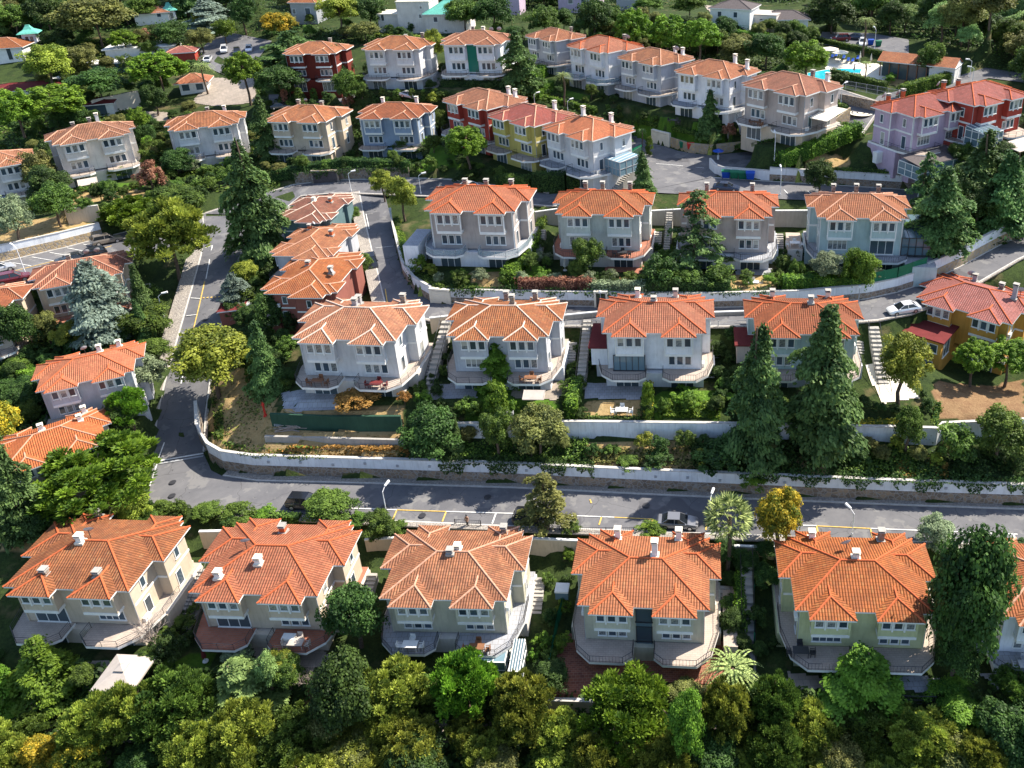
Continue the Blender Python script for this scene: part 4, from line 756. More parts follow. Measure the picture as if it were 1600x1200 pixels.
addbox('h34', 'side_annex', 6.5, 11, -7.4, 4.6, -5, -.36, colour('teal', WALLC['teal']), 'terr_grey'); addbox('h34', 'left_annex', -10.5, -8.2, -2, 4.5, -4, -.3, colour('pale', WALLC['pale']), 'terr')
addbox('h23', 'lean_to', -8.4, -6.08, -3.2, 2.6, -.0, 2.9, colour('white', WALLC['white']), 'redflat', 1); addbox('h24', 'lean_to', -8.8, -6.1, -2.4, 1.8, -4, 2.8, colour('taupe', WALLC['taupe']), 'redflat', 1)
addbox('h14', 'side_terrace', 8.15, 9.6, -4, 4, -5, -.36, colour('sage', WALLC['sage']), 'terr'); addbox('h31', 'side_annex', -10.4, -8.12, -5.2, 1, -5, .8, M['wwall'], 'terr_grey')
def awning(h, x0, x1, y0, y1, z0, z1, mat, name='awning'):
    r = house_root(h); m = MB(); m.face([(x0, y0, z0), (x1, y0, z0), (x1, y1, z1), (x0, y1, z1)]); m.face([(x0, y0, z0 - .06), (x0, y1, z1 - .06), (x1, y1, z1 - .06), (x1, y0, z0 - .06)])
    for a, b in (((x0, y0, z0), (x1, y0, z0)), ((x0, y0, z0), (x0, y1, z1)), ((x1, y0, z0), (x1, y1, z1))): m.tube(a, b, .06, n=4)
    m.build(name, M[mat], r)
awning('pu', -9.4, -1.2, -9.6, -4.7, -.5, .1, 'slate'); awning('pu', -1.2, 6.4, -9, -4.7, -.6, .1, 'slate'); awning('t8', 6.6, 9.8, -3, 3, 2.2, 3.0, 'cream'); awning('re', -4, 3, -12, -8.2, 0, .4, 'canvas'); awning('h44', -4.4, -1.2, -9.6, -7.5, -1.2, -.5, 'canvas'); awning('h22', 3.5, 6.2, -9, -7.5, -1.0, -.5, 'canvas')
conservatory('pu', -9.2, 6.2, -9.4, -4.7, -3.1, -.7, 'white', .05)
# stairs and boundary walls between the villas
def gap_wall(h1, h2, mat='beige', y=7.2, z0=-3.4, z1=2.6):
    a = np.array(loc2(h1, 6.6, y)); b = np.array(loc2(h2, -6.6, y)); T = HP[h1][2]; T2 = HP[h2][2]; m = MB(); n = (b - a) / np.linalg.norm(b - a); pn = np.array([-n[1], n[0]]) * .15; c = (a + b) / 2
    q = [a - pn - c, b - pn - c, b + pn - c, a + pn - c]; m.prism([tuple(p) for p in q], z0, z1 - .15, 0); m.prism([tuple(p * 1.01) for p in q], z1 - .15, z1, 1)
    o = m.build('boundary_wall', [M[mat], M['white']]); o.location = (c[0], c[1], min(T, T2)); return o
for a, b, m in [('h11', 'h12', 'beige'), ('h12', 'h13', 'beige'), ('h13', 'h14', 'beige'), ('h14', 'h15', 'beige'), ('h21', 'h22', 'beige'), ('h22', 'h23', 'concrete'), ('h23', 'h24', 'concrete'), ('h31', 'h32', 'concrete'), ('h32', 'h33', 'concrete'), ('h33', 'h34', 'concrete')]:
    tag(gap_wall(a, b, m), {'beige': 'beige', 'concrete': 'bare concrete'}[m] + ' wall closing the gap between ' + {'h11': 'the front corner villa and the brick red roofed one', 'h12': 'the brick red and the mossy front roofs', 'h13': 'the mossy roofed and the tall white chimney villas', 'h14': 'the tall white chimney and yellow green villas', 'h21': 'the two leftmost second row villas', 'h22': 'the blue grey and sunroom villas', 'h23': 'the sunroom villa and the huge cedar', 'h31': 'the clapboard and grey green villas', 'h32': 'the grey green villa and the spreading cedar', 'h33': 'the taupe and aqua villas'}[a], 'wall')
def stairs(h, x0, x1, y0, y1, zb, zt, label, n=16, mat='concrete'):
    cx, cy, T, yaw, s = HP[h]; r = empty('garden_stairs', (cx, cy, T), yaw); tag(r, label, 'stairs'); m = MB()
    for i in range(n): ya = y0 + (y1 - y0) * i / n; m.box(x0, x1, ya, ya + (y1 - y0) / n, zb - 1, zb + (zt - zb) * (i + 1) / n)
    m.build('steps', M[mat], r)
    for x in (x0 - .06, x1 + .06):
        q = MB(); q.tube((x, y0, zb + .9), (x, y1, zt + .9), .04, n=4)
        for i in range(0, n + 1, 3): y = y0 + (y1 - y0) * i / n; z = zb + (zt - zb) * i / n; q.tube((x, y, z), (x, y, z + .9), .03, n=4)
        q.build('railing', M['dark'], r)
stairs('h22', -10.4, -9.2, -7, 6, -3, 2, 'steep grey stairs left of the blue grey second row villa'); stairs('h22', 9.6, 10.8, -4, 6.4, -2, 2, 'grey stairs between the blue grey villa and the sunroom villa')
stairs('h24', 9.6, 11, -6, 5, -3, 1.5, 'pale stepped path right of the huge cedar', mat='concrete'); stairs('h14', 10.1, 11.3, -8, 6.5, -3.4, 2.2, 'long dark stairs down the right side of the cream villa'); stairs('h32', 9.4, 10.4, -1, 6.4, -1.2, 2.2, 'wooden railed stairs right of the grey green villa')
stairs('h12', -10.2, -9.3, -6, 4, -3.2, .6, 'stairs beside the sunlit yard of the front corner villa')

# ------------------------------------------------------------------ foliage
def unit(v): return v / (np.linalg.norm(v, axis=-1, keepdims=True) + 1e-9)
def leaf_mesh(name, P, N, size, tint, mat, A=None, aspect=1.0):
    """one small face per leaf clump at P facing N, long axis A"""
    n = len(P); N = unit(N)
    if A is None: A = RNG.normal(size=(n, 3)); N = unit(N + np.array([0, 0, .35]))
    A = unit(A - N * (A * N).sum(1, keepdims=True)); B = np.cross(N, A); s = size[:, None] * .5; a = A * s * aspect; b = B * s
    k = RNG.uniform(.55, 1.0, (n, 1)); V = np.stack([P - a - b * .35, P - a * .1 - b, P + a, P - a * .1 + b * k], 1).reshape(-1, 3).astype(np.float32)
    me = bpy.data.meshes.new(name); me.vertices.add(n * 4); me.vertices.foreach_set('co', V.ravel()); me.loops.add(n * 4); me.loops.foreach_set('vertex_index', np.arange(n * 4, dtype=np.int32))
    me.polygons.add(n); me.polygons.foreach_set('loop_start', np.arange(0, n * 4, 4, dtype=np.int32)); me.update(calc_edges=True)
    at = me.attributes.new('tint', 'FLOAT', 'POINT'); at.data.foreach_set('value', np.repeat(np.clip(tint, 0, 1), 4).astype(np.float32)); me.materials.append(mat); return me
def sph(n): return unit(RNG.normal(size=(n, 3)))
def clumps(C, rad, per, outward=1.0, flat=1.0):
    K = len(C); d = sph(K * per); c = np.repeat(C, per, 0); r = np.repeat(rad, per)[:, None]
    d[:, 2] = np.where(d[:, 2] < -.35, -d[:, 2], d[:, 2]); P = c + d * r * RNG.uniform(.55, 1.08, (K * per, 1)) * np.array([1, 1, flat])
    return P, unit(d * outward + RNG.normal(size=d.shape) * .55), d
def crown_mesh(kind, mat, seed):
    global RNG; RNG = np.random.default_rng(seed)
    if kind in ('broad', 'shrub'):
        K = 105 if kind == 'broad' else 40; per = 190 if kind == 'broad' else 90; d = sph(K); d[:, 2] = np.where(d[:, 2] < -.5, -d[:, 2], d[:, 2])
        lob = 1 + .22 * np.sin(d @ RNG.normal(size=3) * 3 + RNG.uniform(0, 6)) + RNG.normal(size=K) * .07; C = d * (RNG.uniform(.45, .82, K) * lob)[:, None]; rad = RNG.uniform(.17, .32, K)
        P, N, D = clumps(C, rad, per); ct = np.repeat(RNG.uniform(0, 1, K), per); t = .55 * ct + .45 * RNG.uniform(0, 1, len(P)); return leaf_mesh('crown', P, N, RNG.uniform(.042, .098, len(P)) * (1 if kind == 'broad' else 1.35), t, mat)
    if kind == 'pine':
        K = 200; per = 110; d = sph(K); d[:, 2] = np.abs(d[:, 2]) * 1.25 - .5; d = unit(d); C = d * RNG.uniform(.6, .88, K)[:, None]; C[:, 2] = np.maximum(C[:, 2], -.68); C *= (1 + .12 * np.sin(np.arctan2(C[:, 1], C[:, 0]) * 5 + seed))[:, None] * np.array([1, 1, 1])
        rad = RNG.uniform(.10, .17, K); P, N, D = clumps(C, rad, per, 1.0, 1.25); t = .5 * np.repeat(RNG.uniform(0, 1, K), per) + .5 * RNG.uniform(0, 1, len(P)); return leaf_mesh('crown', P, D + RNG.normal(size=D.shape) * .5, RNG.uniform(.038, .075, len(P)), t, mat, None, 1.3)
    if kind == 'fpine':
        K = 160; per = 135; d = sph(K); d[:, 2] = np.where(d[:, 2] < -.4, -d[:, 2], d[:, 2]); C = d * (RNG.uniform(.35, .92, K))[:, None]; C[:, 2] += .08 * np.sin(C[:, 0] * 7 + seed) + RNG.normal(size=K) * .05; rad = RNG.uniform(.11, .2, K)
        P, N, D = clumps(C, rad, per); t = .6 * np.repeat(RNG.uniform(0, 1, K) ** 1.3, per) + .4 * RNG.uniform(0, 1, len(P)); A = D + np.array([0, 0, .5]); return leaf_mesh('crown', P, np.cross(A, sph(len(P))), RNG.uniform(.034, .064, len(P)), t, mat, A, 2.0)
    if kind in ('cedar', 'spruce', 'cedar_loose'):
        Ps = []; Ts = []; As = []; tiers = {'cedar': 11, 'spruce': 18, 'cedar_loose': 8}[kind]
        wk = np.zeros(2); lean = RNG.normal(size=2) * .07
        for i in range(tiers):
            wk = wk + RNG.normal(size=2) * .025 * (kind != 'spruce'); f = (i + .5 + RNG.uniform(-.3, .3) * (kind != 'spruce')) / tiers; z = -1 + 2 * f; R_ = (min(1, ((1 - f) / .8) ** .75) * (.8 + .2 * min(1, f / .2)) if kind == 'cedar' else (1 - f) ** (.8 if kind == 'spruce' else .45)) * (1 + RNG.normal() * .12); nb = int((6 + 5 * (1 - f)) * (.65 if kind == 'cedar_loose' else 1)); o = RNG.uniform(0, 6); off = RNG.normal(size=2) * .05
            for b in range(nb):
                if kind != 'spruce' and RNG.uniform() < .14: continue
                th = o + 2 * math.pi * b / nb + RNG.normal() * .2; L = R_ * RNG.uniform(.45, 1.2) * (1 + .18 * math.sin(th * 2 + seed)); n = int((70 + 320 * L) * (.6 if kind == 'cedar_loose' else 1)); s = np.sqrt(RNG.uniform(0.01, 1, n)); wd = (.13 if kind == 'cedar_loose' else .2) * (1 - .35 * s) * RNG.normal(size=n) * (.55 + L * .5)
                x = s * L * math.cos(th) - wd * math.sin(th); y = s * L * math.sin(th) + wd * math.cos(th); zz_ = z - (.16 * s ** 2 * (1 if kind != 'cedar_loose' else .5)) - .9 * wd * wd + RNG.normal(size=n) * .022 + .06 * (1 - s) + RNG.normal() * .03
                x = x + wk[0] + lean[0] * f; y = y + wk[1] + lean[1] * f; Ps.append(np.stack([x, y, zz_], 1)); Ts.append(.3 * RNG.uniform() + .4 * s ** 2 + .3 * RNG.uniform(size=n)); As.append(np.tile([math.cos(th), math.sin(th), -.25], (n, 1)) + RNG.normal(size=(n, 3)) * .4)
        P = np.concatenate(Ps); N = RNG.normal(size=P.shape) * .45 + np.array([0, 0, 1.0]); N[:, :2] += P[:, :2] * .5; return leaf_mesh('crown', P, N, RNG.uniform(.045, .085, len(P)), np.concatenate(Ts), mat, np.concatenate(As), 1.5)
    if kind == 'cypress':
        K = 60; z = RNG.uniform(-.92, .85, K); rr = .62 * np.sqrt(np.clip(1 - ((z + .1) / 1.05) ** 2, .05, 1)); th = RNG.uniform(0, 6.28, K); C = np.stack([rr * np.cos(th), rr * np.sin(th), z], 1); P, N, D = clumps(C, RNG.uniform(.3, .42, K), 60, 1, .35)
        return leaf_mesh('crown', P, N, RNG.uniform(.10, .16, len(P)), .4 * np.repeat(RNG.uniform(0, 1, K), 60) + .6 * RNG.uniform(size=len(P)), mat)
    if kind in ('palm', 'fan'):
        Ps = []; As = []; Ns = []; Sz = []; nf = 36 if kind == 'palm' else 34
        for i in range(nf):
            th = 2.39996 * i; e = (i + .5) / nf
            if kind == 'palm':
                up = 1.3 - 1.7 * e; n = 84; s = np.repeat(np.linspace(.08, 1, n // 2), 2); sd_ = np.tile([-1.0, 1.0], n // 2); x = s * (1 - .1 * s) * (.92 + .08 * math.cos(up)); z = up * s * .6 - .8 * s ** 2; wl = .15 * np.sqrt(np.clip(1.08 - s, 0, 1)) * np.clip(s * 6, 0, 1) * sd_ * .5
                Pl = np.stack([x * math.cos(th) - wl * math.sin(th), x * math.sin(th) + wl * math.cos(th), z - abs(wl) * .3], 1); al = np.stack([.55 * math.cos(th) - sd_ * math.sin(th), .55 * math.sin(th) + sd_ * math.cos(th), -.45 + 0 * s], 1); nn = RNG.normal(size=(n, 3)) * .15 + np.array([0, 0, 1]); Sz.append(np.abs(wl) * .42 + .006)
            else:
                zc = 1 - 1.55 * e; q = math.sqrt(max(.02, 1 - zc * zc)) if zc < 1 else .1; d = np.array([q * math.cos(th), q * math.sin(th), zc]); d /= np.linalg.norm(d); t = np.cross(d, [0, 0, 1.0]); t /= np.linalg.norm(t) + 1e-6; n = 17; a = np.linspace(-1.7, 1.7, n); al = np.cos(a)[:, None] * d + np.sin(a)[:, None] * t; al[:, 2] -= .22; Pl = d * .5 + al * .3; nn = np.cross(d, t)[None] + RNG.normal(size=(n, 3)) * .3; Sz.append(np.full(n, .07))
            Ps.append(Pl); As.append(al); Ns.append(nn)
        P = np.concatenate(Ps); return leaf_mesh('crown', P, np.concatenate(Ns), np.concatenate(Sz), RNG.uniform(0, 1, len(P)), mat, np.concatenate(As), 2.6 if kind == 'palm' else 5.0)
def trunk_mesh(kind, seed, mat):
    rs = random.Random(seed); mb = MB()
    if kind == 'bare':
        def br(p, d, L, r, n):
            q = p + d * L; mb.tube(p, q, r, r * .65, 5 if n > 1 else 3)
            if n:
                for _ in range(4 if n > 2 else 3): e = (d + Vector((rs.uniform(-1, 1), rs.uniform(-1, 1), rs.uniform(-.25, .7))) * .75).normalized(); br(p + d * L * rs.uniform(.55, 1), e, L * rs.uniform(.55, .8), r * .55, n - 1)
        br(Vector((0, 0, 0)), Vector((0, 0, 1)), .38, .035, 5)
    else:
        wob = [Vector((rs.uniform(-.03, .03) * (i > 0), rs.uniform(-.03, .03) * (i > 0), i / 4)) for i in range(5)]; mb.path(wob, [.036, .03, .026, .02, .012] if kind != 'palm' else [.045, .036, .034, .034, .04], 8)
        if kind in ('broad', 'pine'):
            for k in range(7):
                z = rs.uniform(.5, .9); th = rs.uniform(0, 6.28); p = Vector((0, 0, z)); L = rs.uniform(.12, .24); mb.path([p, p + Vector((math.cos(th) * L * .6, math.sin(th) * L * .6, .08)), p + Vector((math.cos(th) * L, math.sin(th) * L, .18))], [.016, .011, .005], 5)
    return mb.mesh('trunk', mat)
CR = {}; TRK = {}
#      kind: crown shape, leaf, clear trunk factor, trunk, name, description
KINDS = dict(
 broad=('broad', 'broad', .18, 'broad', 'broadleaf_tree', 'leafy green tree'), dark=('broad', 'dark', .15, 'broad', 'evergreen_tree', 'dark green leafy tree'), bright=('broad', 'bright', .18, 'broad', 'broadleaf_tree', 'bright green tree'),
 olive=('broad', 'olive', .18, 'broad', 'holm_oak', 'olive green tree'), yg=('broad', 'ygreen', .5, 'broad', 'plane_tree', 'yellow green tree'), yellow=('broad', 'yellow', .5, 'broad', 'autumn_tree', 'golden autumn tree'), autumn=('shrub', 'autumn', .1, 'broad', 'autumn_shrub', 'rusty orange shrub'),
 grey=('broad', 'grey', .3, 'broad', 'olive_tree', 'grey green tree'), red=('shrub', 'red', .2, 'broad', 'red_shrub', 'pinkish red shrub'), light=('broad', 'light', .3, 'broad', 'feathery_tree', 'pale feathery green tree'),
 pine=('pine', 'pine', .9, 'pine', 'stone_pine', 'umbrella shaped bright green pine'), fpine=('fpine', 'fpine', .25, 'pine', 'pine_tree', 'tufted olive green pine'), dpine=('fpine', 'broad', .25, 'pine', 'pine_tree', 'tufted deep green pine'), bpine=('fpine', 'pine', .25, 'pine', 'pine_tree', 'tufted fresh green pine'),
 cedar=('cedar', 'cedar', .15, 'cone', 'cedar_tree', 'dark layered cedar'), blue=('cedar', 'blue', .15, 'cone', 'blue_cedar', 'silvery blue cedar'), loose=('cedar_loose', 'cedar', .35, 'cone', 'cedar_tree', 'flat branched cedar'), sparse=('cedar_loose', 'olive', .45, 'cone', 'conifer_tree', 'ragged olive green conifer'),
 spruce=('spruce', 'cedar', .08, 'cone', 'spruce_tree', 'pointed dark conifer'), lcedar=('cedar', 'light', .12, 'cone', 'cedar_tree', 'pale green drooping cedar'), bcedar=('cedar', 'bright', .12, 'cone', 'conifer_tree', 'bright green feathery conifer'), palm=('palm', 'palm', 1.6, 'palm', 'palm_tree', 'feather palm'), fan=('fan', 'palm', .9, 'palm', 'fan_palm', 'bushy fan palm'),
 shrub=('shrub', 'broad', -.2, None, 'garden_shrub', 'green shrub'), dshrub=('shrub', 'dark', -.2, None, 'evergreen_shrub', 'dark green shrub'), bshrub=('shrub', 'bright', -.2, None, 'garden_shrub', 'bright green shrub'), yshrub=('shrub', 'ygreen', -.2, None, 'garden_shrub', 'yellow green shrub'), goldshrub=('shrub', 'yellow', -.2, None, 'garden_shrub', 'golden leaved shrub'), gshrub=('shrub', 'grey', -.2, None, 'garden_shrub', 'grey green shrub'),
 cyp=('cypress', 'broad', .05, None, 'cypress_column', 'clipped columnar cypress'), dcyp=('cypress', 'red', .05, None, 'cypress_column', 'brown columnar cypress'), ycyp=('cypress', 'bright', .05, None, 'cypress_column', 'bright green columnar conifer'), bare=(None, None, 0, 'bare', 'bare_tree', 'leafless tree'))
NV = dict(broad=3, dark=4, fpine=5, pine=4, cedar=3, shrub=3, dshrub=3, dpine=3, olive=2, bpine=2, bright=2)
TREES = []
def crown_for(kind, i):
    k = (kind, i % NV.get(kind, 2))
    if k not in CR: CR[k] = crown_mesh(KINDS[kind][0], LEAF[KINDS[kind][1]], 100 + hash_n(kind) + k[1] * 17)
    return CR[k]
def hash_n(s_): return sum(ord(c) * (i + 3) for i, c in enumerate(s_)) % 997
def plant_at(kind, P, r, a, extra=''):
    """P: crown centre; r, a: horizontal and vertical semi-axes"""
    sh, lf, cf, tk, nm, desc = KINDS[kind]; g = gh(P[0], P[1]); H = max(P[2] - g, .2); i = len(TREES); rz = (i * 2.399) % 6.283
    if sh is not None and tk is None:
        o = inst(nm, crown_for(kind, i), None, tuple(P), (0, 0, rz), (r, r, a))
    else:
        o = empty(nm, (P[0], P[1], g - .15)); tv = (tk, i % 3, 'p' if kind == 'bare' and i % 2 else '')
        if tv not in TRK: TRK[tv] = trunk_mesh(tk, hash_n(tk) + i % 3, M['barkpale'] if kind == 'bare' else M['bark'])
        if kind == 'bare': inst('trunk', TRK[tv], o, (0, 0, 0), (0, 0, rz), (H * 1.5, H * 1.5, H * 1.5))
        else:
            th = H + (a * .55 if sh not in ('palm', 'fan') else 0) + .15
            if sh in ('cedar', 'spruce', 'cedar_loose'): th = H + a * .95
            k = min(th, 9.0) * (1.0 if sh not in ('palm', 'fan') else .8); inst('trunk', TRK[tv], o, (0, 0, 0), (0, 0, rz), (k, k, th)); inst('crown', crown_for(kind, i), o, (0, 0, H + .15), (0, 0, rz), (r, r, a))
    o['category'] = {'stone_pine': 'pine tree', 'pine_tree': 'pine tree', 'cedar_tree': 'cedar', 'blue_cedar': 'cedar', 'palm_tree': 'palm tree', 'fan_palm': 'palm tree', 'garden_shrub': 'shrub', 'evergreen_shrub': 'shrub', 'autumn_shrub': 'shrub', 'red_shrub': 'shrub', 'cypress_column': 'cypress'}.get(nm, 'tree')
    o['group'] = {'pine_tree': 'pines', 'stone_pine': 'umbrella pines', 'cedar_tree': 'cedars', 'garden_shrub': 'garden shrubs', 'cypress_column': 'columnar cypresses'}.get(nm, 'garden trees')
    px = proj(P); TREES.append((o, desc, px[0], px[1], r)); return o
def tree(kind, x0, y0, x1, y1):
    xc, yc, pw, pv = (x0 + x1) / 2, (y0 + y1) / 2, x1 - x0, y1 - y0; cf = KINDS[kind][2]; H = 2.0; P = onray(xc, yc, H)
    for _ in range(4):
        s = FPX / proj(P)[2]; d = P - CAM; th = math.atan2(-d[2], math.hypot(d[0], d[1])); r = pw / 2 / s; a2 = (pv / 2 / s) ** 2 - (r * math.sin(th)) ** 2
        a = math.sqrt(max(a2, (.42 * r) ** 2)) / math.cos(th) if a2 > 0 else .45 * r; a = min(max(a, .4 * r), 4 * r)
        H = a * (1 + cf); P = onray(xc, yc, H)
    if KINDS[kind][0] in ('palm', 'fan'): a = r
    if KINDS[kind][0] == 'cypress': r *= 1.05
    return plant_at(kind, P, r, a)
def hedge(pts, h, wd, leaf, label, name='hedge', den=150, lift=0.0, round_=.12):
    """clipped hedge along photo points of its foot"""
    global RNG; RNG = np.random.default_rng(hash_n(label)); P = [onray(*p) for p in pts]; o0 = P[0].copy(); Pt = []; Nm = []; core = MB()
    for a, b in zip(P[:-1], P[1:]):
        L = np.linalg.norm((b - a)[:2]); d = (b - a)[:2] / L; n2 = np.array([-d[1], d[0]]); n = int(L * (2 * h + wd) * den / 4); t = RNG.uniform(-.01, 1.01, n); f = RNG.uniform(0, 2 * h + wd, n)
        side = np.where(f < h, -1, np.where(f < h + wd, 0, 1)); off = np.where(side == 0, (f - h) - wd / 2, side * wd / 2); z = np.where(side == -1, f, np.where(side == 0, h, f - h - wd))
        nx = np.where(side == 0, 0, side); base = a[None, :] + (b - a)[None, :] * t[:, None]; gz = base[:, 2]
        bump = .10 * np.sin(t * L * 2.1 + hash_n(label)) + .07 * np.sin(t * L * 5.3) + RNG.normal(size=n) * .07
        p = np.stack([base[:, 0] + n2[0] * (off + nx * bump), base[:, 1] + n2[1] * (off + nx * bump), gz + z + lift + (side == 0) * bump], 1); Pt.append(p)
        Nm.append(np.stack([n2[0] * nx, n2[1] * nx, (side == 0) * 1.0], 1) + RNG.normal(size=(n, 3)) * .5)
        q = [(a[0] - n2[0] * wd * .42, a[1] - n2[1] * wd * .42), (b[0] - n2[0] * wd * .42, b[1] - n2[1] * wd * .42), (b[0] + n2[0] * wd * .42, b[1] + n2[1] * wd * .42), (a[0] + n2[0] * wd * .42, a[1] + n2[1] * wd * .42)]
        V = [(x - o0[0], y - o0[1], (a if i in (0, 3) else b)[2] - o0[2] + lift) for i, (x, y) in enumerate(q)]; T = [(x, y, z_ + h * .92) for x, y, z_ in V]
        for i in range(4): j = (i + 1) % 4; core.face([V[i], V[j], T[j], T[i]])
        core.face(T)
    for e in (P[0], P[-1]):
        n = int(wd * h * den / 4); p = e + RNG.uniform(-1, 1, (n, 3)) * np.array([wd / 2, wd / 2, 0]) + np.array([0, 0, 1]) * RNG.uniform(0, h + lift, (n, 1)); Pt.append(p); Nm.append(RNG.normal(size=(n, 3)))
    Pt = np.concatenate(Pt) - o0; Nm = np.concatenate(Nm); me = leaf_mesh(name, Pt, Nm, RNG.uniform(.16, .3, len(Pt)), RNG.uniform(0, 1, len(Pt)) * .6 + .4 * (np.sin(Pt[:, 0] * 1.3 + Pt[:, 1]) * .5 + .5), LEAF[leaf])
    o = inst(name, me, None, tuple(o0)); k = len(me.vertices); tag(o, label, 'hedge', 'hedges'); co = core.build('inner_branches', LEAF[leaf], o); return o
def cover(pts, n, leaf, hmax, name='ground_cover', size=(.2, .4), label='low creeping plants and weeds', lumps=14, zfun=None):
    """uncountable low growth on the ground inside a photo polygon"""
    global RNG; RNG = np.random.default_rng(int(pts[0][0] * 7 + n)); W = np.array([onray(*p)[:2] for p in pts]); lo, hi = W.min(0), W.max(0); C = RNG.uniform(lo, hi, (lumps, 2)); Pt = []
    X = RNG.uniform(lo, hi, (n * 3, 2)); k = in_poly(X[:, 0], X[:, 1], [tuple(p) for p in W]); X = X[k][:n]; d = np.sqrt(((X[:, None] - C[None]) ** 2).sum(2)); dm = d.min(1); keep = RNG.uniform(size=len(X)) < np.clip(1.5 - dm / 1.6, .12 if lumps < 50 else .8, 1); X = X[keep]; dm = dm[keep]
    z = np.array([gh(*x) for x in X]) + RNG.uniform(0, 1, len(X)) * hmax * np.clip(1.2 - dm / 2.4, .15 if lumps < 50 else .45, 1); P = np.stack([X[:, 0], X[:, 1], z], 1); c = P.mean(0)
    me = leaf_mesh(name, P - c, RNG.normal(size=P.shape) * .6 + np.array([0, 0, 1]), RNG.uniform(*size, len(P)), RNG.uniform(0, 1, len(P)), LEAF[leaf]); o = inst(name, me, None, tuple(c)); struct(o, label, 'stuff'); return o
def hang(pts, z, n, leaf, drop, label, name='ivy'):
    """growth spilling over the top of a wall"""
    global RNG; RNG = np.random.default_rng(int(pts[0][0]) + n); P = [U(x, y, zz_) for x, y, zz_ in pts]; seg = [np.linalg.norm(b - a) for a, b in zip(P[:-1], P[1:])]; Pt = []
    for (a, b), L in zip(zip(P[:-1], P[1:]), seg):
        k = int(n * L / sum(seg)); t = RNG.uniform(0, 1, k); base = a + (b - a) * t[:, None]; s = t * L; dens = np.clip(.5 + .6 * np.sin(s * 1.1 + a[0]) + .4 * np.sin(s * 3.1), 0, 1); dr = RNG.uniform(0, 1, k) ** 1.4 * drop * dens
        keep = RNG.uniform(size=k) < dens + .15; base[:, 2] += z - dr + .15; base[:, 1] -= .12 + RNG.uniform(0, .25, k); up = RNG.uniform(size=k) < .45; base[up, 1] += RNG.uniform(.2, 1.4, up.sum()); base[up, 2] = base[up, 2] + dr[up] + RNG.uniform(-.1, .4, up.sum()); Pt.append(base[keep])
    P = np.concatenate(Pt); c = P.mean(0); me = leaf_mesh(name, P - c, RNG.normal(size=P.shape) + np.array([0, -1, .5]), RNG.uniform(.14, .3, len(P)), RNG.uniform(0, 1, len(P)), LEAF[leaf]); o = inst(name, me, None, tuple(c)); struct(o, label, 'stuff')

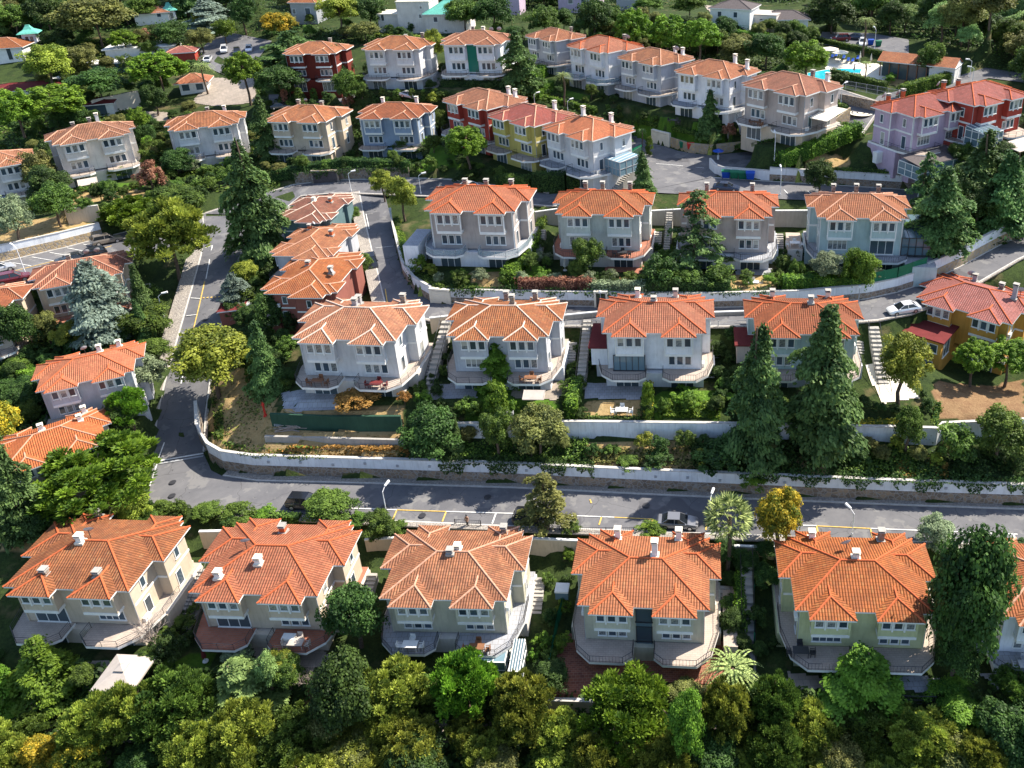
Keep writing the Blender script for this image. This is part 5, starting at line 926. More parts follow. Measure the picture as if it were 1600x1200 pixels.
T_ = '''
broad -10 5 52 55;dark 40 -8 100 50;olive 92 -5 205 68;dark 60 50 100 80;broad 195 -5 250 30;pine 170 47 217 78;red 217 45 246 66;dark 240 35 300 76;olive 292 44 335 80;yg 300 18 318 46;bright 334 30 366 66;blue 285 -5 372 42;dark 355 -5 402 50
yg 38 72 110 132;olive 95 72 150 118;dark 112 108 195 152;pine 200 80 290 136;palm 290 84 338 120;pine 348 82 412 140;pine -12 140 60 205;pine 30 132 132 190;dark 78 165 134 205;dark 218 130 262 178;pine 198 168 234 204;shrub 180 178 204 196;ycyp 222 212 241 240
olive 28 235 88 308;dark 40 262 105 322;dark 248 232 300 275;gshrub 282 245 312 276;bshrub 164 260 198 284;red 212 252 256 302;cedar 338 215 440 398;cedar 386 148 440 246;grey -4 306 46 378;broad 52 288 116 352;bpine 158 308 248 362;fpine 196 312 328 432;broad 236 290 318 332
spruce 44 445 76 502;dark -6 468 56 560;olive 50 488 92 536;yg 84 503 130 548;dark 128 478 192 522;broad 174 478 264 528;blue 96 396 216 530;shrub 228 488 266 536;bpine 217 530 262 562;grey 184 552 256 614;shrub -6 552 60 592;bshrub 30 568 84 598
yellow -36 625 28 712;dark 2 600 62 650;bpine 168 606 232 672;bpine 54 684 248 806;cedar -32 680 56 846;dark 28 770 112 836;yg 182 762 236 826;shrub 225 778 278 816;shrub 265 780 300 820;broad 296 782 345 818;shrub 335 782 402 822;bshrub 395 792 432 815
blue 342 423 396 480;yg 362 408 402 440;yg 266 512 386 612;spruce 376 500 440 612;dark 398 455 452 520;shrub 425 525 466 560;dshrub 440 488 468 530;yg 602 276 652 334;yg 578 266 616 308;broad 535 322 566 348;broad 548 396 584 432;dshrub 344 468 378 505;dshrub 386 540 450 590
autumn 520 603 596 642;autumn 618 609 645 634;dark 622 628 724 722;spruce 698 645 726 702;shrub 712 618 760 658;ycyp 757 594 795 656;bcedar 744 532 812 606;broad 748 640 802 712;olive 796 632 886 716;yshrub 852 650 884 690;ycyp 1002 596 1023 656;bshrub 1044 606 1102 634;shrub 1024 618 1046 650
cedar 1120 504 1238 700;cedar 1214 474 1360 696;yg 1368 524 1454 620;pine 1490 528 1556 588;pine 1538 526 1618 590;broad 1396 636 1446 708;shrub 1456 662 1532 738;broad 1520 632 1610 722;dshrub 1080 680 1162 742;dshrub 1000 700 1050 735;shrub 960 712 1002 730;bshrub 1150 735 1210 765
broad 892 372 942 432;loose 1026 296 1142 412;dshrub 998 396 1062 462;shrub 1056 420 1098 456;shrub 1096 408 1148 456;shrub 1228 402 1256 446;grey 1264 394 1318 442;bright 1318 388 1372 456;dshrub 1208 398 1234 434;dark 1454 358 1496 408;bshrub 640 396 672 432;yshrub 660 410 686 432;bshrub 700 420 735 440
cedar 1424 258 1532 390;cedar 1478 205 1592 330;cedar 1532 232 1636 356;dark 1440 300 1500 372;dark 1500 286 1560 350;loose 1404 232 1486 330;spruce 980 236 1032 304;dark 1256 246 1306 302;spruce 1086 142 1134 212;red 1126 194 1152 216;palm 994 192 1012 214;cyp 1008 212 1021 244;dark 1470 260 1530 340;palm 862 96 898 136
pine 692 196 764 254;broad 608 210 652 242;bshrub 650 216 674 246;dshrub 706 262 756 288;broad 672 170 702 210;dshrub 630 225 690 250;dcyp 438 136 450 160;cyp 460 136 474 162;cyp 484 137 496 160;cyp 592 136 604 159;cyp 613 138 627 160;cyp 638 138 650 161;cyp 657 138 667 158;yshrub 664 140 694 166;red 532 144 556 170
yellow 410 18 466 56;yg 498 -10 560 44;dark 545 -8 606 42;olive 545 34 594 64;cedar 400 46 502 100;cedar 436 62 478 116;cedar 484 66 516 118;olive 510 74 540 112;dark 500 72 552 126;cedar 452 70 506 128;dark 436 88 470 124;broad 520 110 562 164;yg 662 48 696 100;cedar 772 48 846 142;dark 900 -6 958 62;broad 822 10 876 60;dark 860 15 902 48;broad 690 0 760 48;dark 740 -10 800 50;pine 958 14 1022 74;pine 1008 24 1078 84;pine 1058 30 1128 88
broad 985 -6 1042 22;broad 1048 -8 1106 24;pine 1222 64 1298 116;broad 1226 30 1254 56;palm 1342 84 1366 112;palm 1334 8 1372 52;broad 1430 64 1482 118;bshrub 1380 115 1404 130;dark 400 100 470 150;dark 450 60 480 92;broad 495 110 530 142;dark 1166 50 1230 105;olive 1120 60 1180 100;shrub 1240 20 1262 40;dark 1262 -5 1340 50
broad 470 764 552 818;shrub 540 798 578 822;broad 568 798 622 850;shrub 606 812 640 832;dark 508 905 598 1014;sparse 802 728 902 828;shrub 876 812 910 838;bshrub 994 814 1042 842;fan 1094 752 1184 862;yellow 1176 762 1256 862;grey 1430 806 1492 862;dark 1446 838 1578 1056;dshrub 1584 840 1612 858
bcedar 8 984 126 1096;bcedar -36 1022 32 1112;lcedar 296 1012 432 1120;grey 348 1004 392 1040;light 395 1015 440 1080;bare 452 1030 518 1096;bare 200 942 268 1030;palm 1086 1012 1204 1076;bcedar 1284 988 1424 1110;bright 1452 1068 1542 1132;dshrub 235 985 290 1050;shrub 150 1052 190 1080
fpine 96 1085 200 1200;yellow 26 1145 92 1212;yellow 88 1138 162 1214;fpine -30 1150 50 1230;fpine 160 1068 250 1180;dpine 200 1048 330 1172;fpine 250 1130 350 1230;fpine 318 1092 432 1204;yg 410 1015 470 1060;dpine 400 1105 520 1210;dark 484 1028 584 1160;fpine 556 1028 676 1140;fpine 472 1140 600 1230;fpine 596 1120 694 1212
bpine 672 1014 782 1130;fpine 760 1052 872 1168;fpine 720 1140 800 1215;fpine 826 1150 912 1220;bpine 902 1050 1056 1180;bright 1040 1085 1104 1200;olive 1040 1068 1100 1100;fpine 1092 1066 1180 1170;fpine 960 1140 1060 1230;dpine 1166 1058 1256 1160;fpine 1120 1150 1220 1230;fpine 1216 1096 1316 1190;dpine 1290 1092 1392 1180;fpine 1240 1160 1350 1240
fpine 1390 1108 1500 1200;dark 1516 1088 1630 1200;olive 1448 1150 1540 1230;fpine 1340 1170 1430 1240;dpine 1550 1040 1620 1100;bpine 380 1160 470 1240;dpine 640 1060 700 1110;dark 1460 980 1530 1070;dpine 10 1110 80 1165;fpine 1000 1150 1090 1240;autumn 1480 1080 1510 1105
'''
for row in T_.strip().split('\n'):
    for it in row.split(';'):
        q = it.split(); tree(q[0], *map(float, q[1:]))
# trees and shrubs that fill the wooded stretches, kept off roads and houses
ROADPOLY = []
for nm, (A, B) in RW.items():
    if nm != 'garden_path': ROADPOLY.append([tuple(p[:2]) for p in A] + [tuple(p[:2]) for p in B[::-1]])
def free(x, y, r, hr=8.3):
    for h, (cx, cy, T, a, s) in HP.items():
        dx, dy = x - cx, y - cy; u = (dx * math.cos(a) + dy * math.sin(a)) / s; v = (-dx * math.sin(a) + dy * math.cos(a)) / s
        if abs(u) < hr and -8.5 < v < 7.5: return False
    for P in ROADPOLY:
        for ox, oy in ((0, 0), (.9, 0), (-.9, 0), (0, 1.2), (0, -1.2)):
            if in_poly(np.array([x + ox]), np.array([y + oy]), P)[0]: return False
    return True
NOGO = [(262, 118, 405, 175), (1290, 88, 1420, 128), (150, 150, 262, 200), (1340, 520, 1440, 640), (912, 598, 1002, 655), (868, 1020, 1150, 1110), (1100, 5, 1215, 44), (150, 60, 225, 110), (425, 612, 628, 700), (640, 240, 700, 265)]
def fill(poly, n, kinds, r0, r1, seed, pk=.6):
    rs = random.Random(seed); xs = [p[0] for p in poly]; ys = [p[1] for p in poly]; done = []; tries = 0
    while len(done) < n and tries < n * 25:
        tries += 1; x = rs.uniform(min(xs), max(xs)); y = rs.uniform(min(ys), max(ys))
        if not in_poly(np.array([x]), np.array([y]), poly)[0] or any(a < x < c and b < y < d for a, b, c, d in NOGO): continue
        P = onray(x, y, 0); r = rs.uniform(r0, r1)
        if any((P[0] - q[0]) ** 2 + (P[1] - q[1]) ** 2 < (1.05 * (r + q[2])) ** 2 * pk for q in done) or not free(P[0], P[1], r): continue
        k = rs.choice(kinds); cf = KINDS[k][2]; a = r * (rs.uniform(.7, 1.1) if KINDS[k][0] not in ('cedar', 'spruce', 'cypress') else 2.0); plant_at(k, P + np.array([0, 0, a * (1 + cf)]), r, a); done.append((P[0], P[1], r))
fill([(1290, 20), (1330, -30), (1640, -30), (1640, 170), (1560, 110), (1470, 70), (1380, 55)], 130, ['broad', 'olive', 'dark', 'dark', 'light', 'olive', 'broad'], 3.4, 5.2, 1, .2)
fill([(-60, -30), (640, -30), (600, 20), (470, 30), (300, 30), (60, 60), (-60, 60)], 80, ['broad', 'dark', 'olive', 'dark', 'light', 'cedar'], 3.8, 5.8, 2, .22)
fill([(640, -30), (1640, -30), (1500, 5), (1100, 0), (780, 20), (640, 5)], 70, ['broad', 'dark', 'dark', 'olive', 'cedar'], 3.6, 5.2, 3, .22)
fill([(-40, 470), (240, 470), (250, 560), (200, 680), (-40, 720)], 60, ['dshrub', 'shrub', 'dark', 'broad', 'dshrub', 'spruce'], 1.4, 2.8, 4)
fill([(-40, 780), (230, 790), (400, 800), (400, 830), (-40, 860)], 16, ['shrub', 'dshrub', 'broad'], 1.0, 1.8, 5)
fill([(380, 400), (440, 380), (440, 520), (460, 600), (380, 600)], 26, ['dshrub', 'shrub', 'dark'], 1.0, 1.9, 6)
fill([(0, 140), (260, 110), (330, 200), (330, 280), (200, 250), (0, 260)], 80, ['shrub', 'dshrub', 'broad', 'dark', 'olive'], 1.1, 2.2, 7)
fill([(400, 110), (800, 110), (960, 130), (960, 190), (800, 180), (400, 175)], 70, ['shrub', 'dshrub', 'broad', 'dark'], .9, 1.8, 8)
fill([(440, 225), (1000, 235), (960, 285), (440, 270)], 60, ['shrub', 'dshrub', 'dshrub', 'broad'], .9, 1.9, 9)
fill([(640, 380), (1240, 400), (1440, 400), (1400, 450), (680, 450)], 60, ['shrub', 'dshrub', 'bshrub', 'gshrub', 'broad'], .8, 1.7, 10)
fill([(430, 600), (1130, 600), (1450, 620), (1450, 650), (430, 655)], 46, ['shrub', 'bshrub', 'dshrub', 'dshrub'], .7, 1.4, 11)
fill([(730, 690), (1620, 700), (1620, 748), (1400, 735), (730, 715)], 30, ['dshrub', 'shrub', 'olive', 'yshrub'], .8, 1.7, 12)
fill([(-30, 1020), (400, 1060), (860, 1060), (1600, 1090), (1600, 1110), (-30, 1100)], 40, ['shrub', 'dshrub', 'dark', 'broad'], 1.0, 2.0, 13)
fill([(-40, 1150), (1640, 1160), (1640, 1260), (-40, 1260)], 26, ['fpine', 'dpine', 'fpine', 'dark', 'olive'], 2.0, 3.2, 14)
fill([(1480, 240), (1620, 230), (1620, 350), (1500, 370)], 10, ['dark', 'broad', 'dshrub'], 1.5, 2.6, 15)
fill([(850, 110), (1340, 130), (1330, 150), (1000, 120)], 12, ['dark', 'broad', 'dshrub'], 1.4, 2.4, 16)
fill([(0, 290), (330, 290), (330, 330), (100, 345), (0, 370)], 26, ['shrub', 'broad', 'dshrub'], 1.0, 2.0, 17)
fill([(930, 20), (1290, 60), (1250, 90), (930, 90)], 36, ['dark', 'broad', 'olive'], 1.6, 3.0, 18, .3)
fill([(230, 215), (440, 215), (440, 300), (230, 300)], 30, ['shrub', 'dshrub', 'broad', 'olive'], 1.0, 2.0, 21)
fill([(100, 60), (330, 60), (330, 120), (60, 150)], 30, ['dark', 'broad', 'olive', 'shrub'], 1.4, 2.8, 22, .3)
fill([(420, 30), (820, 55), (820, 70), (420, 70)], 22, ['dark', 'broad', 'olive', 'dshrub'], 1.4, 2.6, 23, .3)
fill([(880, 130), (1360, 180), (1340, 230), (960, 190)], 22, ['shrub', 'dshrub'], .7, 1.2, 24)
fill([(840, 60), (1000, 40), (1100, 90), (900, 60)], 12, ['dark', 'broad'], 1.5, 2.5, 25)
fill([(0, 255), (240, 225), (330, 225), (240, 330), (0, 340)], 36, ['shrub', 'dshrub', 'broad', 'dark'], 1.0, 2.0, 31)
fill([(200, 840), (300, 870), (320, 1010), (240, 1010)], 8, ['shrub', 'dshrub'], .8, 1.3, 32)
fill([(820, 860), (890, 860), (880, 1040), (820, 1040)], 9, ['shrub', 'dshrub', 'bshrub'], .7, 1.2, 33)
fill([(1125, 860), (1230, 860), (1230, 1060), (1150, 1060)], 12, ['dshrub', 'dark'], .8, 1.6, 34)
fill([(640, 560), (720, 540), (710, 640), (640, 640)], 8, ['dshrub', 'shrub'], .7, 1.2, 35)
fill([(870, 540), (950, 530), (940, 640), (870, 640)], 8, ['dshrub', 'shrub'], .7, 1.3, 36)
fill([(1090, 500), (1200, 500), (1200, 650), (1100, 650)], 12, ['dshrub', 'dark'], .9, 1.6, 37)
fill([(1420, 210), (1640, 180), (1640, 380), (1440, 330)], 14, ['dark', 'cedar', 'dshrub', 'dark'], 2.0, 3.2, 38)
# hedges
for pts, h, wd, lf, lab in [
 ([(795, 446), (832, 384)], 2.0, 2.6, 'bright', 'thick bright hedge slab between the clapboard and grey green villas'), ([(838, 385), (852, 340)], 1.8, 1.2, 'bright', 'narrow bright hedge beside the wooden railed stairs'),
 ([(812, 452), (880, 452), (925, 452)], 1.8, 1.4, 'red', 'reddish tipped hedge above the middle road'), ([(925, 455), (1010, 456)], 1.6, 1.4, 'grey', 'flowering grey green hedge above the middle road'), ([(1010, 457), (1140, 456)], 1.9, 1.4, 'dark', 'dark hedge above the middle road below the spreading cedar'),
 ([(648, 440), (690, 458), (745, 460)], 1.5, 1.6, 'broad', 'curving hedge above the lane bend'), ([(620, 350), (632, 395), (642, 425)], 1.3, 1.2, 'bright', 'light green hedge climbing beside the lane'), ([(1222, 452), (1350, 452)], 2.2, 1.4, 'bright', 'tall bright hedge below the aqua villa'),
 ([(1218, 262), (1262, 246), (1340, 212)], 2.6, 2.4, 'bright', 'long thick hedge sloping beside the road to the stone emblem'), ([(1305, 272), (1430, 280)], 1.2, 1.0, 'broad', 'low hedge on top of the wall below the mauve villa'), ([(835, 297), (885, 298), (958, 284)], 3.4, 1.8, 'dark', 'tall conifer hedge below the vivid orange roof'),
 ([(780, 292), (832, 298)], 2.6, 1.8, 'broad', 'clipped leafy hedge left of the tall conifer hedge'), ([(915, 297), (955, 291), (990, 276)], .6, .7, 'ygreen', 'low yellow edging hedge along the road bend'), ([(430, 282), (540, 264), (640, 268)], 2.2, 1.8, 'dark', 'dark ivy hedge above the grey garage door'),
 ([(812, 140), (850, 118)], 2.6, 2.2, 'bright', 'tall block hedge at the left of the palm garden'), ([(838, 158), (862, 140)], 2.2, 2.0, 'bright', 'square clipped block hedge beside the palm'), ([(850, 158), (930, 178)], 1.4, 1.2, 'bright', 'low hedge along the palm lawn wall'), ([(998, 192), (1092, 212)], .9, 1.2, 'broad', 'low hedge edging the conifer lawn'),
 ([(1300, 120), (1384, 142)], 1.8, 1.4, 'broad', 'dark hedge between the pool and its fence'), ([(1408, 152), (1480, 132)], 2.6, 2.0, 'bright', 'thick hedge in front of the pool pavilion'), ([(1276, 66), (1380, 88)], 1.2, 1.2, 'broad', 'hedge between the parked cars and the parasols'), ([(1122, 60), (1196, 66)], 2.2, 2.0, 'bright', 'flat topped hedge in front of the tennis court'),
 ([(1240, 172), (1318, 168)], .9, 1.2, 'broad', 'ivy hedge on the rubble wall by the emblem'), ([(892, 655), (902, 612)], 2.4, 1.4, 'bright', 'tall hedge right of the small lawn in the second row'), ([(1012, 660), (1014, 612)], 1.6, .9, 'yellow', 'yellow hedge dividing two second row gardens'),
 ([(915, 657), (1020, 658)], .6, .7, 'broad', 'low planting along the top of the white garden wall'), ([(1325, 668), (1402, 668)], 1.0, 1.0, 'yellow', 'golden hedge on the white wall near the cedar trunk'), ([(1290, 668), (1325, 668)], 1.0, 1.0, 'broad', 'dark hedge beside the golden one'),
 ([(82, 1098), (150, 1100)], 1.0, 2.2, 'broad', 'broad clipped hedge above the low pale wall'), ([(240, 1050), (262, 1000)], 1.4, 1.3, 'dark', 'dark hedge down the right side of the canopy garden'), ([(1157, 1000), (1155, 915)], 2.0, 1.0, 'bright', 'bright climbing hedge beside the long dark stairs'),
 ([(560, 150), (690, 152)], 1.3, 1.3, 'dark', 'dark hedge behind the row of small cypresses'), ([(545, 128), (690, 132)], 1.6, 1.6, 'broad', 'long hedge in front of the pale grey villa'), ([(690, 135), (800, 135)], 1.4, 1.6, 'dark', 'hedge in front of the white teal glass villa'), ([(1080, 705), (1160, 712)], 1.0, 1.6, 'dark', 'dark bushes along the foot of the white garden wall'),
 ([(1150, 232), (1212, 222)], .8, 1.0, 'broad', 'low hedge on the curved rubble wall'), ([(425, 812), (470, 815)], 1.0, 1.0, 'broad', 'hedge behind the black gate of the brick red roof'), ([(590, 60), (668, 64)], 1.2, 1.4, 'ygreen', 'yellow green hedge below the green roofed mansion'), ([(1455, 690), (1465, 640)], 1.2, .8, 'bright', 'narrow hedge beside the sandy yard')]:
    hedge(pts, h, wd, lf, lab)
for pts, n, lf, hm in [([(345, 690), (420, 700), (620, 705), (620, 742), (400, 735), (345, 722)], 2400, 'broad', .5), ([(420, 705), (640, 708), (640, 740), (420, 732)], 2200, 'autumn', .35), ([(720, 690), (920, 690), (920, 745), (720, 738)], 5000, 'broad', .8), ([(920, 700), (1100, 700), (1100, 752), (920, 745)], 3000, 'olive', .5), ([(1080, 695), (1250, 700), (1250, 762), (1080, 752)], 6500, 'dark', 1.1),
 ([(1250, 700), (1450, 705), (1450, 778), (1250, 768)], 8000, 'broad', 1.0), ([(1430, 705), (1640, 705), (1640, 790), (1430, 778)], 8000, 'dark', 1.1), ([(1400, 720), (1480, 725), (1480, 770), (1400, 765)], 1600, 'autumn', .4), ([(330, 600), (440, 600), (440, 700), (340, 690)], 1500, 'olive', .4), ([(330, 610), (345, 600), (350, 690), (335, 690)], 2500, 'broad', .8), ([(1030, 632), (1125, 632), (1125, 655), (1030, 655)], 2500, 'bright', .5)]:
    cover(pts, n, lf, hm)
for pts, n, lf, hm in [([(1290, 10), (1330, -30), (1640, -30), (1640, 180), (1560, 112), (1470, 72), (1380, 55)], 30000, 'dark', 3.5), ([(-60, -30), (640, -30), (600, 20), (440, 60), (300, 50), (60, 70), (-60, 60)], 30000, 'dark', 3.5), ([(640, -30), (1300, -30), (1250, 10), (1100, 10), (780, 40), (640, 30)], 24000, 'dark', 3.5),
 ([(-40, 480), (230, 480), (250, 560), (200, 690), (-40, 740)], 12000, 'dark', 1.6), ([(60, 70), (300, 60), (330, 110), (260, 120), (130, 150), (60, 150)], 9000, 'broad', 2.0), ([(-40, 150), (130, 150), (240, 190), (230, 240), (-40, 250)], 9000, 'broad', 1.6), ([(850, 60), (1290, 70), (1250, 130), (1000, 110), (850, 80)], 8000, 'dark', 2.2),
 ([(220, 190), (440, 180), (440, 300), (330, 300), (230, 260)], 8000, 'broad', 1.4), ([(-40, 1050), (1640, 1090), (1640, 1290), (-40, 1290)], 22000, 'dark', 2.2), ([(420, 165), (700, 160), (1000, 190), (960, 240), (420, 240)], 9000, 'dark', 1.2), ([(380, 410), (430, 400), (440, 600), (385, 600)], 4000, 'broad', 1.2), ([(440, 60), (820, 60), (820, 75), (440, 75)], 6000, 'dark', 2.0), ([(1440, 230), (1640, 240), (1640, 360), (1480, 390)], 7000, 'dark', 1.6)]:
    cover(pts, n, lf, hm, 'undergrowth', (.3, .7), 'dense low undergrowth below the trees', 60)
hang([(690, 755, -3.5), (800, 755, -3.5), (930, 762, -3.5)], 3.0, 3800, 'dark', 1.6, 'ivy spilling over the white parapet'); hang([(1150, 771, -3.5), (1400, 783, -3.5), (1620, 791, -3.5)], 3.0, 6000, 'dark', 1.5, 'ivy spilling over the white parapet'); hang([(380, 738, -3.5), (520, 745, -3.5)], 3.0, 700, 'broad', .6, 'ivy spilling over the white parapet')
hang([(705, 474, 7.5), (930, 479, 7.5), (1200, 479, 7.5)], 2.3, 3000, 'dark', .9, 'ivy spilling over the white parapet'); hang([(462, 288, 10.8), (640, 278, 11.8)], 2.3, 3000, 'dark', 1.6, 'ivy spilling over the stone wall')

# ------------------------------------------------------------------ vehicles
def paint(name, c):
    k = 'car_paint_' + name
    if k in MATS: return MATS[k]
    s = NT(k, .3, .5); s.b.inputs['Base Color'].default_value = (*c, 1); s.b.inputs['Metallic'].default_value = .35; s.b.inputs['Coat Weight'].default_value = .8; s.b.inputs['Coat Roughness'].default_value = .08; MATS[k] = s.m; return s.m
PAINT = dict(grey=(.2, .2, .215), black=(.012, .012, .015), white=(.75, .75, .76), silver=(.45, .46, .48), taupe=(.22, .19, .16), maroon=(.16, .015, .02), navy=(.03, .045, .09), dark=(.035, .04, .045))
def loft(sections, mat_of=None):
    """sections: list of (x, [(y, z)...]) rings joined along x"""
    m = MB()
    for (x0, r0), (x1, r1) in zip(sections[:-1], sections[1:]):
        n = len(r0)
        for i in range(n): j = (i + 1) % n; m.face([(x0, *r0[i]), (x0, *r0[j]), (x1, *r1[j]), (x1, *r1[i])])
    m.face([(sections[0][0], *p) for p in sections[0][1]][::-1]); m.face([(sections[-1][0], *p) for p in sections[-1][1]]); return m
def car_proto(kind):
    suv = kind == 'suv'; L, Wd, zb, zh, zr = (2.3, .92, .28, 1.0, 1.68) if suv else (2.35, .9, .22, .88, 1.44)
    def ring(w_, lo, hi): return [(-w_, lo + .12), (-w_ * .93, lo), (w_ * .93, lo), (w_, lo + .12), (w_, hi - .22), (w_ * .9, hi), (-w_ * .9, hi), (-w_, hi - .22)]
    body = loft([(-L, ring(Wd * .82, zb + .1, zh - .12)), (-L + .15, ring(Wd * .95, zb, zh)), (-L + .9, ring(Wd, zb, zh + .04)), (0, ring(Wd, zb, zh + .02)), (L - 1.0, ring(Wd, zb, zh - .02)), (L - .25, ring(Wd * .95, zb, zh - .16)), (L, ring(Wd * .8, zb + .08, zh - .26))])
    bx0, bx1, fx0, fx1 = (-L + .12, -L + .5, .35, 1.1) if suv else (-L + .45, -1.15, .25, 1.15)
    roof = MB(); w0, w1 = Wd * .9, Wd * .70; a = [(bx1, -w1, zr - .04), (fx0, -w1, zr - .02), (fx0, w1, zr - .02), (bx1, w1, zr - .04)]; roof.prism([(p[0], p[1]) for p in a], zr - .09, zr - .02)
    base = [(bx0, -w0), (fx1, -w0), (fx1, w0), (bx0, w0)]; zt = zr - .085; g = MB()
    B_ = [(x, y, zh - .02) for x, y in base]; T_2 = [(p[0], p[1], zt) for p in a]
    for i in range(4): j = (i + 1) % 4; g.face([B_[i], B_[j], T_2[j], T_2[i]])
    pil = MB()
    for b, t in zip(B_, T_2): pil.tube(b, t, .045, n=4)
    for s in (-1, 1): pil.tube((-.35, s * w0, zh), (-.35, s * w1, zt), .045, n=4); pil.tube((B_[0][0], s * w0, zh), (B_[1][0], s * w0, zh), .03, n=4)
    wheel = MB(); rr = .36 if suv else .32
    for i in range(16): t0, t1 = 2 * math.pi * i / 16, 2 * math.pi * (i + 1) / 16; p = lambda t, y, r=rr: (r * math.cos(t), y, r * math.sin(t)); wheel.face([p(t0, -.11), p(t1, -.11), p(t1, .11), p(t0, .11)])
    for y in (-.11, .11): wheel.face([(rr * math.cos(2 * math.pi * i / 16), y, rr * math.sin(2 * math.pi * i / 16)) for i in range(16)])
    rim = MB(); rim.tube((0, -.125, 0), (0, .125, 0), rr * .62, n=10)
    li = MB(); li.box(-.05, .05, -.16, .16, -.07, .07); tl = MB(); tl.box(-.04, .04, -.13, .13, -.09, .09); mi = MB(); mi.box(-.08, .08, -.09, .09, -.06, .06); bp = MB(); bp.box(-.03, .03, -.55, .55, -.09, .09)
    return dict(body=body.mesh('body', PAINTM), roof=roof.mesh('roof', PAINTM), pil=pil.mesh('window_pillars', PAINTM), glass=g.mesh('window', M['glass0']), tyre=wheel.mesh('tyre', M['tyre']), rim=rim.mesh('rim', M['rim']), head=li.mesh('headlight', M['head']), tail=tl.mesh('tail_light', M['tail']), mir=mi.mesh('mirror', PAINTM), bump=bp.mesh('number_plate', M['white']), L=L, W=Wd, zh=zh, rr=rr)
PAINTM = paint('grey', PAINT['grey']); s_ = NT('car_glass', .06, .7); s_.b.inputs['Base Color'].default_value = (.012, .015, .02, 1); M['glass0'] = s_.m
CARP = {k: car_proto(k) for k in ('sedan', 'suv')}
def car(x, y, kind, col, deg, label, toward=None, z=None):
    P = onray(x, y, .6) - np.array([0, 0, .6]) if z is None else U(x, y, z + .6) - np.array([0, 0, .6])
    if toward: Q = onray(*toward, .6); ang = math.atan2(Q[1] - P[1], Q[0] - P[0])
    else: ang = R(deg)
    fz = gh(P[0] + 1.3 * math.cos(ang), P[1] + 1.3 * math.sin(ang)); bz = gh(P[0] - 1.3 * math.cos(ang), P[1] - 1.3 * math.sin(ang)); pitch = math.atan2(fz - bz, 2.6) if abs(fz - bz) < 1.2 else 0
    c = CARP[kind]; o = empty('parked_car', (P[0], P[1], (fz + bz) / 2 + .15)); o.rotation_euler = (0, -pitch, ang); tag(o, label, 'car', 'parked cars'); pm = paint(col, PAINT[col])
    def pt(nm, me, loc=(0, 0, 0), par=None, p=False):
        q = inst(nm, me, par or o, loc)
        if p: q.material_slots[0].link = 'OBJECT'; q.material_slots[0].material = pm
        return q
    pt('body', c['body'], p=True); pt('roof', c['roof'], p=True); pt('window_pillars', c['pil'], p=True); pt('window', c['glass'])
    L, Wd, zh, rr = c['L'], c['W'], c['zh'], c['rr']
    for sx in (-1, 1):
        for sy in (-1, 1):
            w_ = empty('wheel', (sx * 1.4, sy * (Wd - .1), rr), 0, o); pt('tyre', c['tyre'], par=w_); pt('rim', c['rim'], par=w_)
        pt('headlight', c['head'], (L - .1, sx * Wd * .62, zh - .36)); pt('tail_light', c['tail'], (-L + .08, sx * Wd * .68, zh - .25)); pt('mirror', c['mir'], (.95, sx * (Wd + .03), zh + .08), p=True)
    pt('number_plate', c['bump'], (-L - .0, 0, zh - .5)); return o
car(1059, 816, 'sedan', 'grey', 0, 'dark grey sedan with yellow sunshade parked beside the fan palm', (1160, 821)); car(832, 810, 'suv', 'black', 0, 'black off road car under the ragged conifer on the front road', (930, 814)); car(478, 786, 'suv', 'black', 0, 'black car half hidden by the tree at the left of the front road', (560, 790))
car(580, 408, 'sedan', 'black', 0, 'black sedan parked on the narrow lane', (589, 440)); car(1412, 483, 'sedan', 'white', 0, 'white car with black roof behind the ochre yellow villa', (1340, 493)); car(166, 376, 'suv', 'taupe', 0, 'taupe off road car in the striped bays', (250, 358)); car(142, 399, 'suv', 'black', 0, 'black car behind the tan roof near the blue cedar', (60, 415)); car(112, 405, 'sedan', 'dark', 0, 'dark car next to the two satellite dishes', (40, 420))
car(-4, 421, 'suv', 'silver', 0, 'silver car cut by the left edge', (90, 398)); car(20, 436, 'suv', 'maroon', 0, 'long dark maroon car beside the lamp at the left edge', (110, 418)); car(640, 150, 'sedan', 'silver', 0, 'silver car glimpsed between small cypresses', (700, 149)); car(350, 78, 'suv', 'white', 0, 'pale off road car parked nose out at the upper plaza', (348, 98)); car(370, 80, 'sedan', 'black', 0, 'black car parked nose out at the upper plaza', (369, 98)); car(389, 76, 'sedan', 'white', 0, 'white car right of the black one at the upper plaza', (386, 96)); car(325, 92, 'sedan', 'white', 0, 'white car beside the feather palm at the gate', (332, 80))
car(1313, 61, 'suv', 'maroon', 0, 'maroon car in the small car park above the pool', (1280, 62)); car(1335, 58, 'sedan', 'navy', 0, 'dark blue car in the small car park above the pool', (1300, 55)); car(1348, 66, 'sedan', 'white', 0, 'white car in the small car park above the pool', (1347, 78)); car(396, 480, 'sedan', 'white', 0, 'white car tucked behind the small blue spruce', (430, 470)); car(735, 292, 'sedan', 'white', 0, 'white car behind the clapboard villa roof', (790, 298)); car(1135, 293, 'sedan', 'navy', 0, 'dark blue car below the recycling bins', (1200, 297)); car(440, 166, 'sedan', 'dark', 0, 'dark car beside the brown cypress', (500, 166))
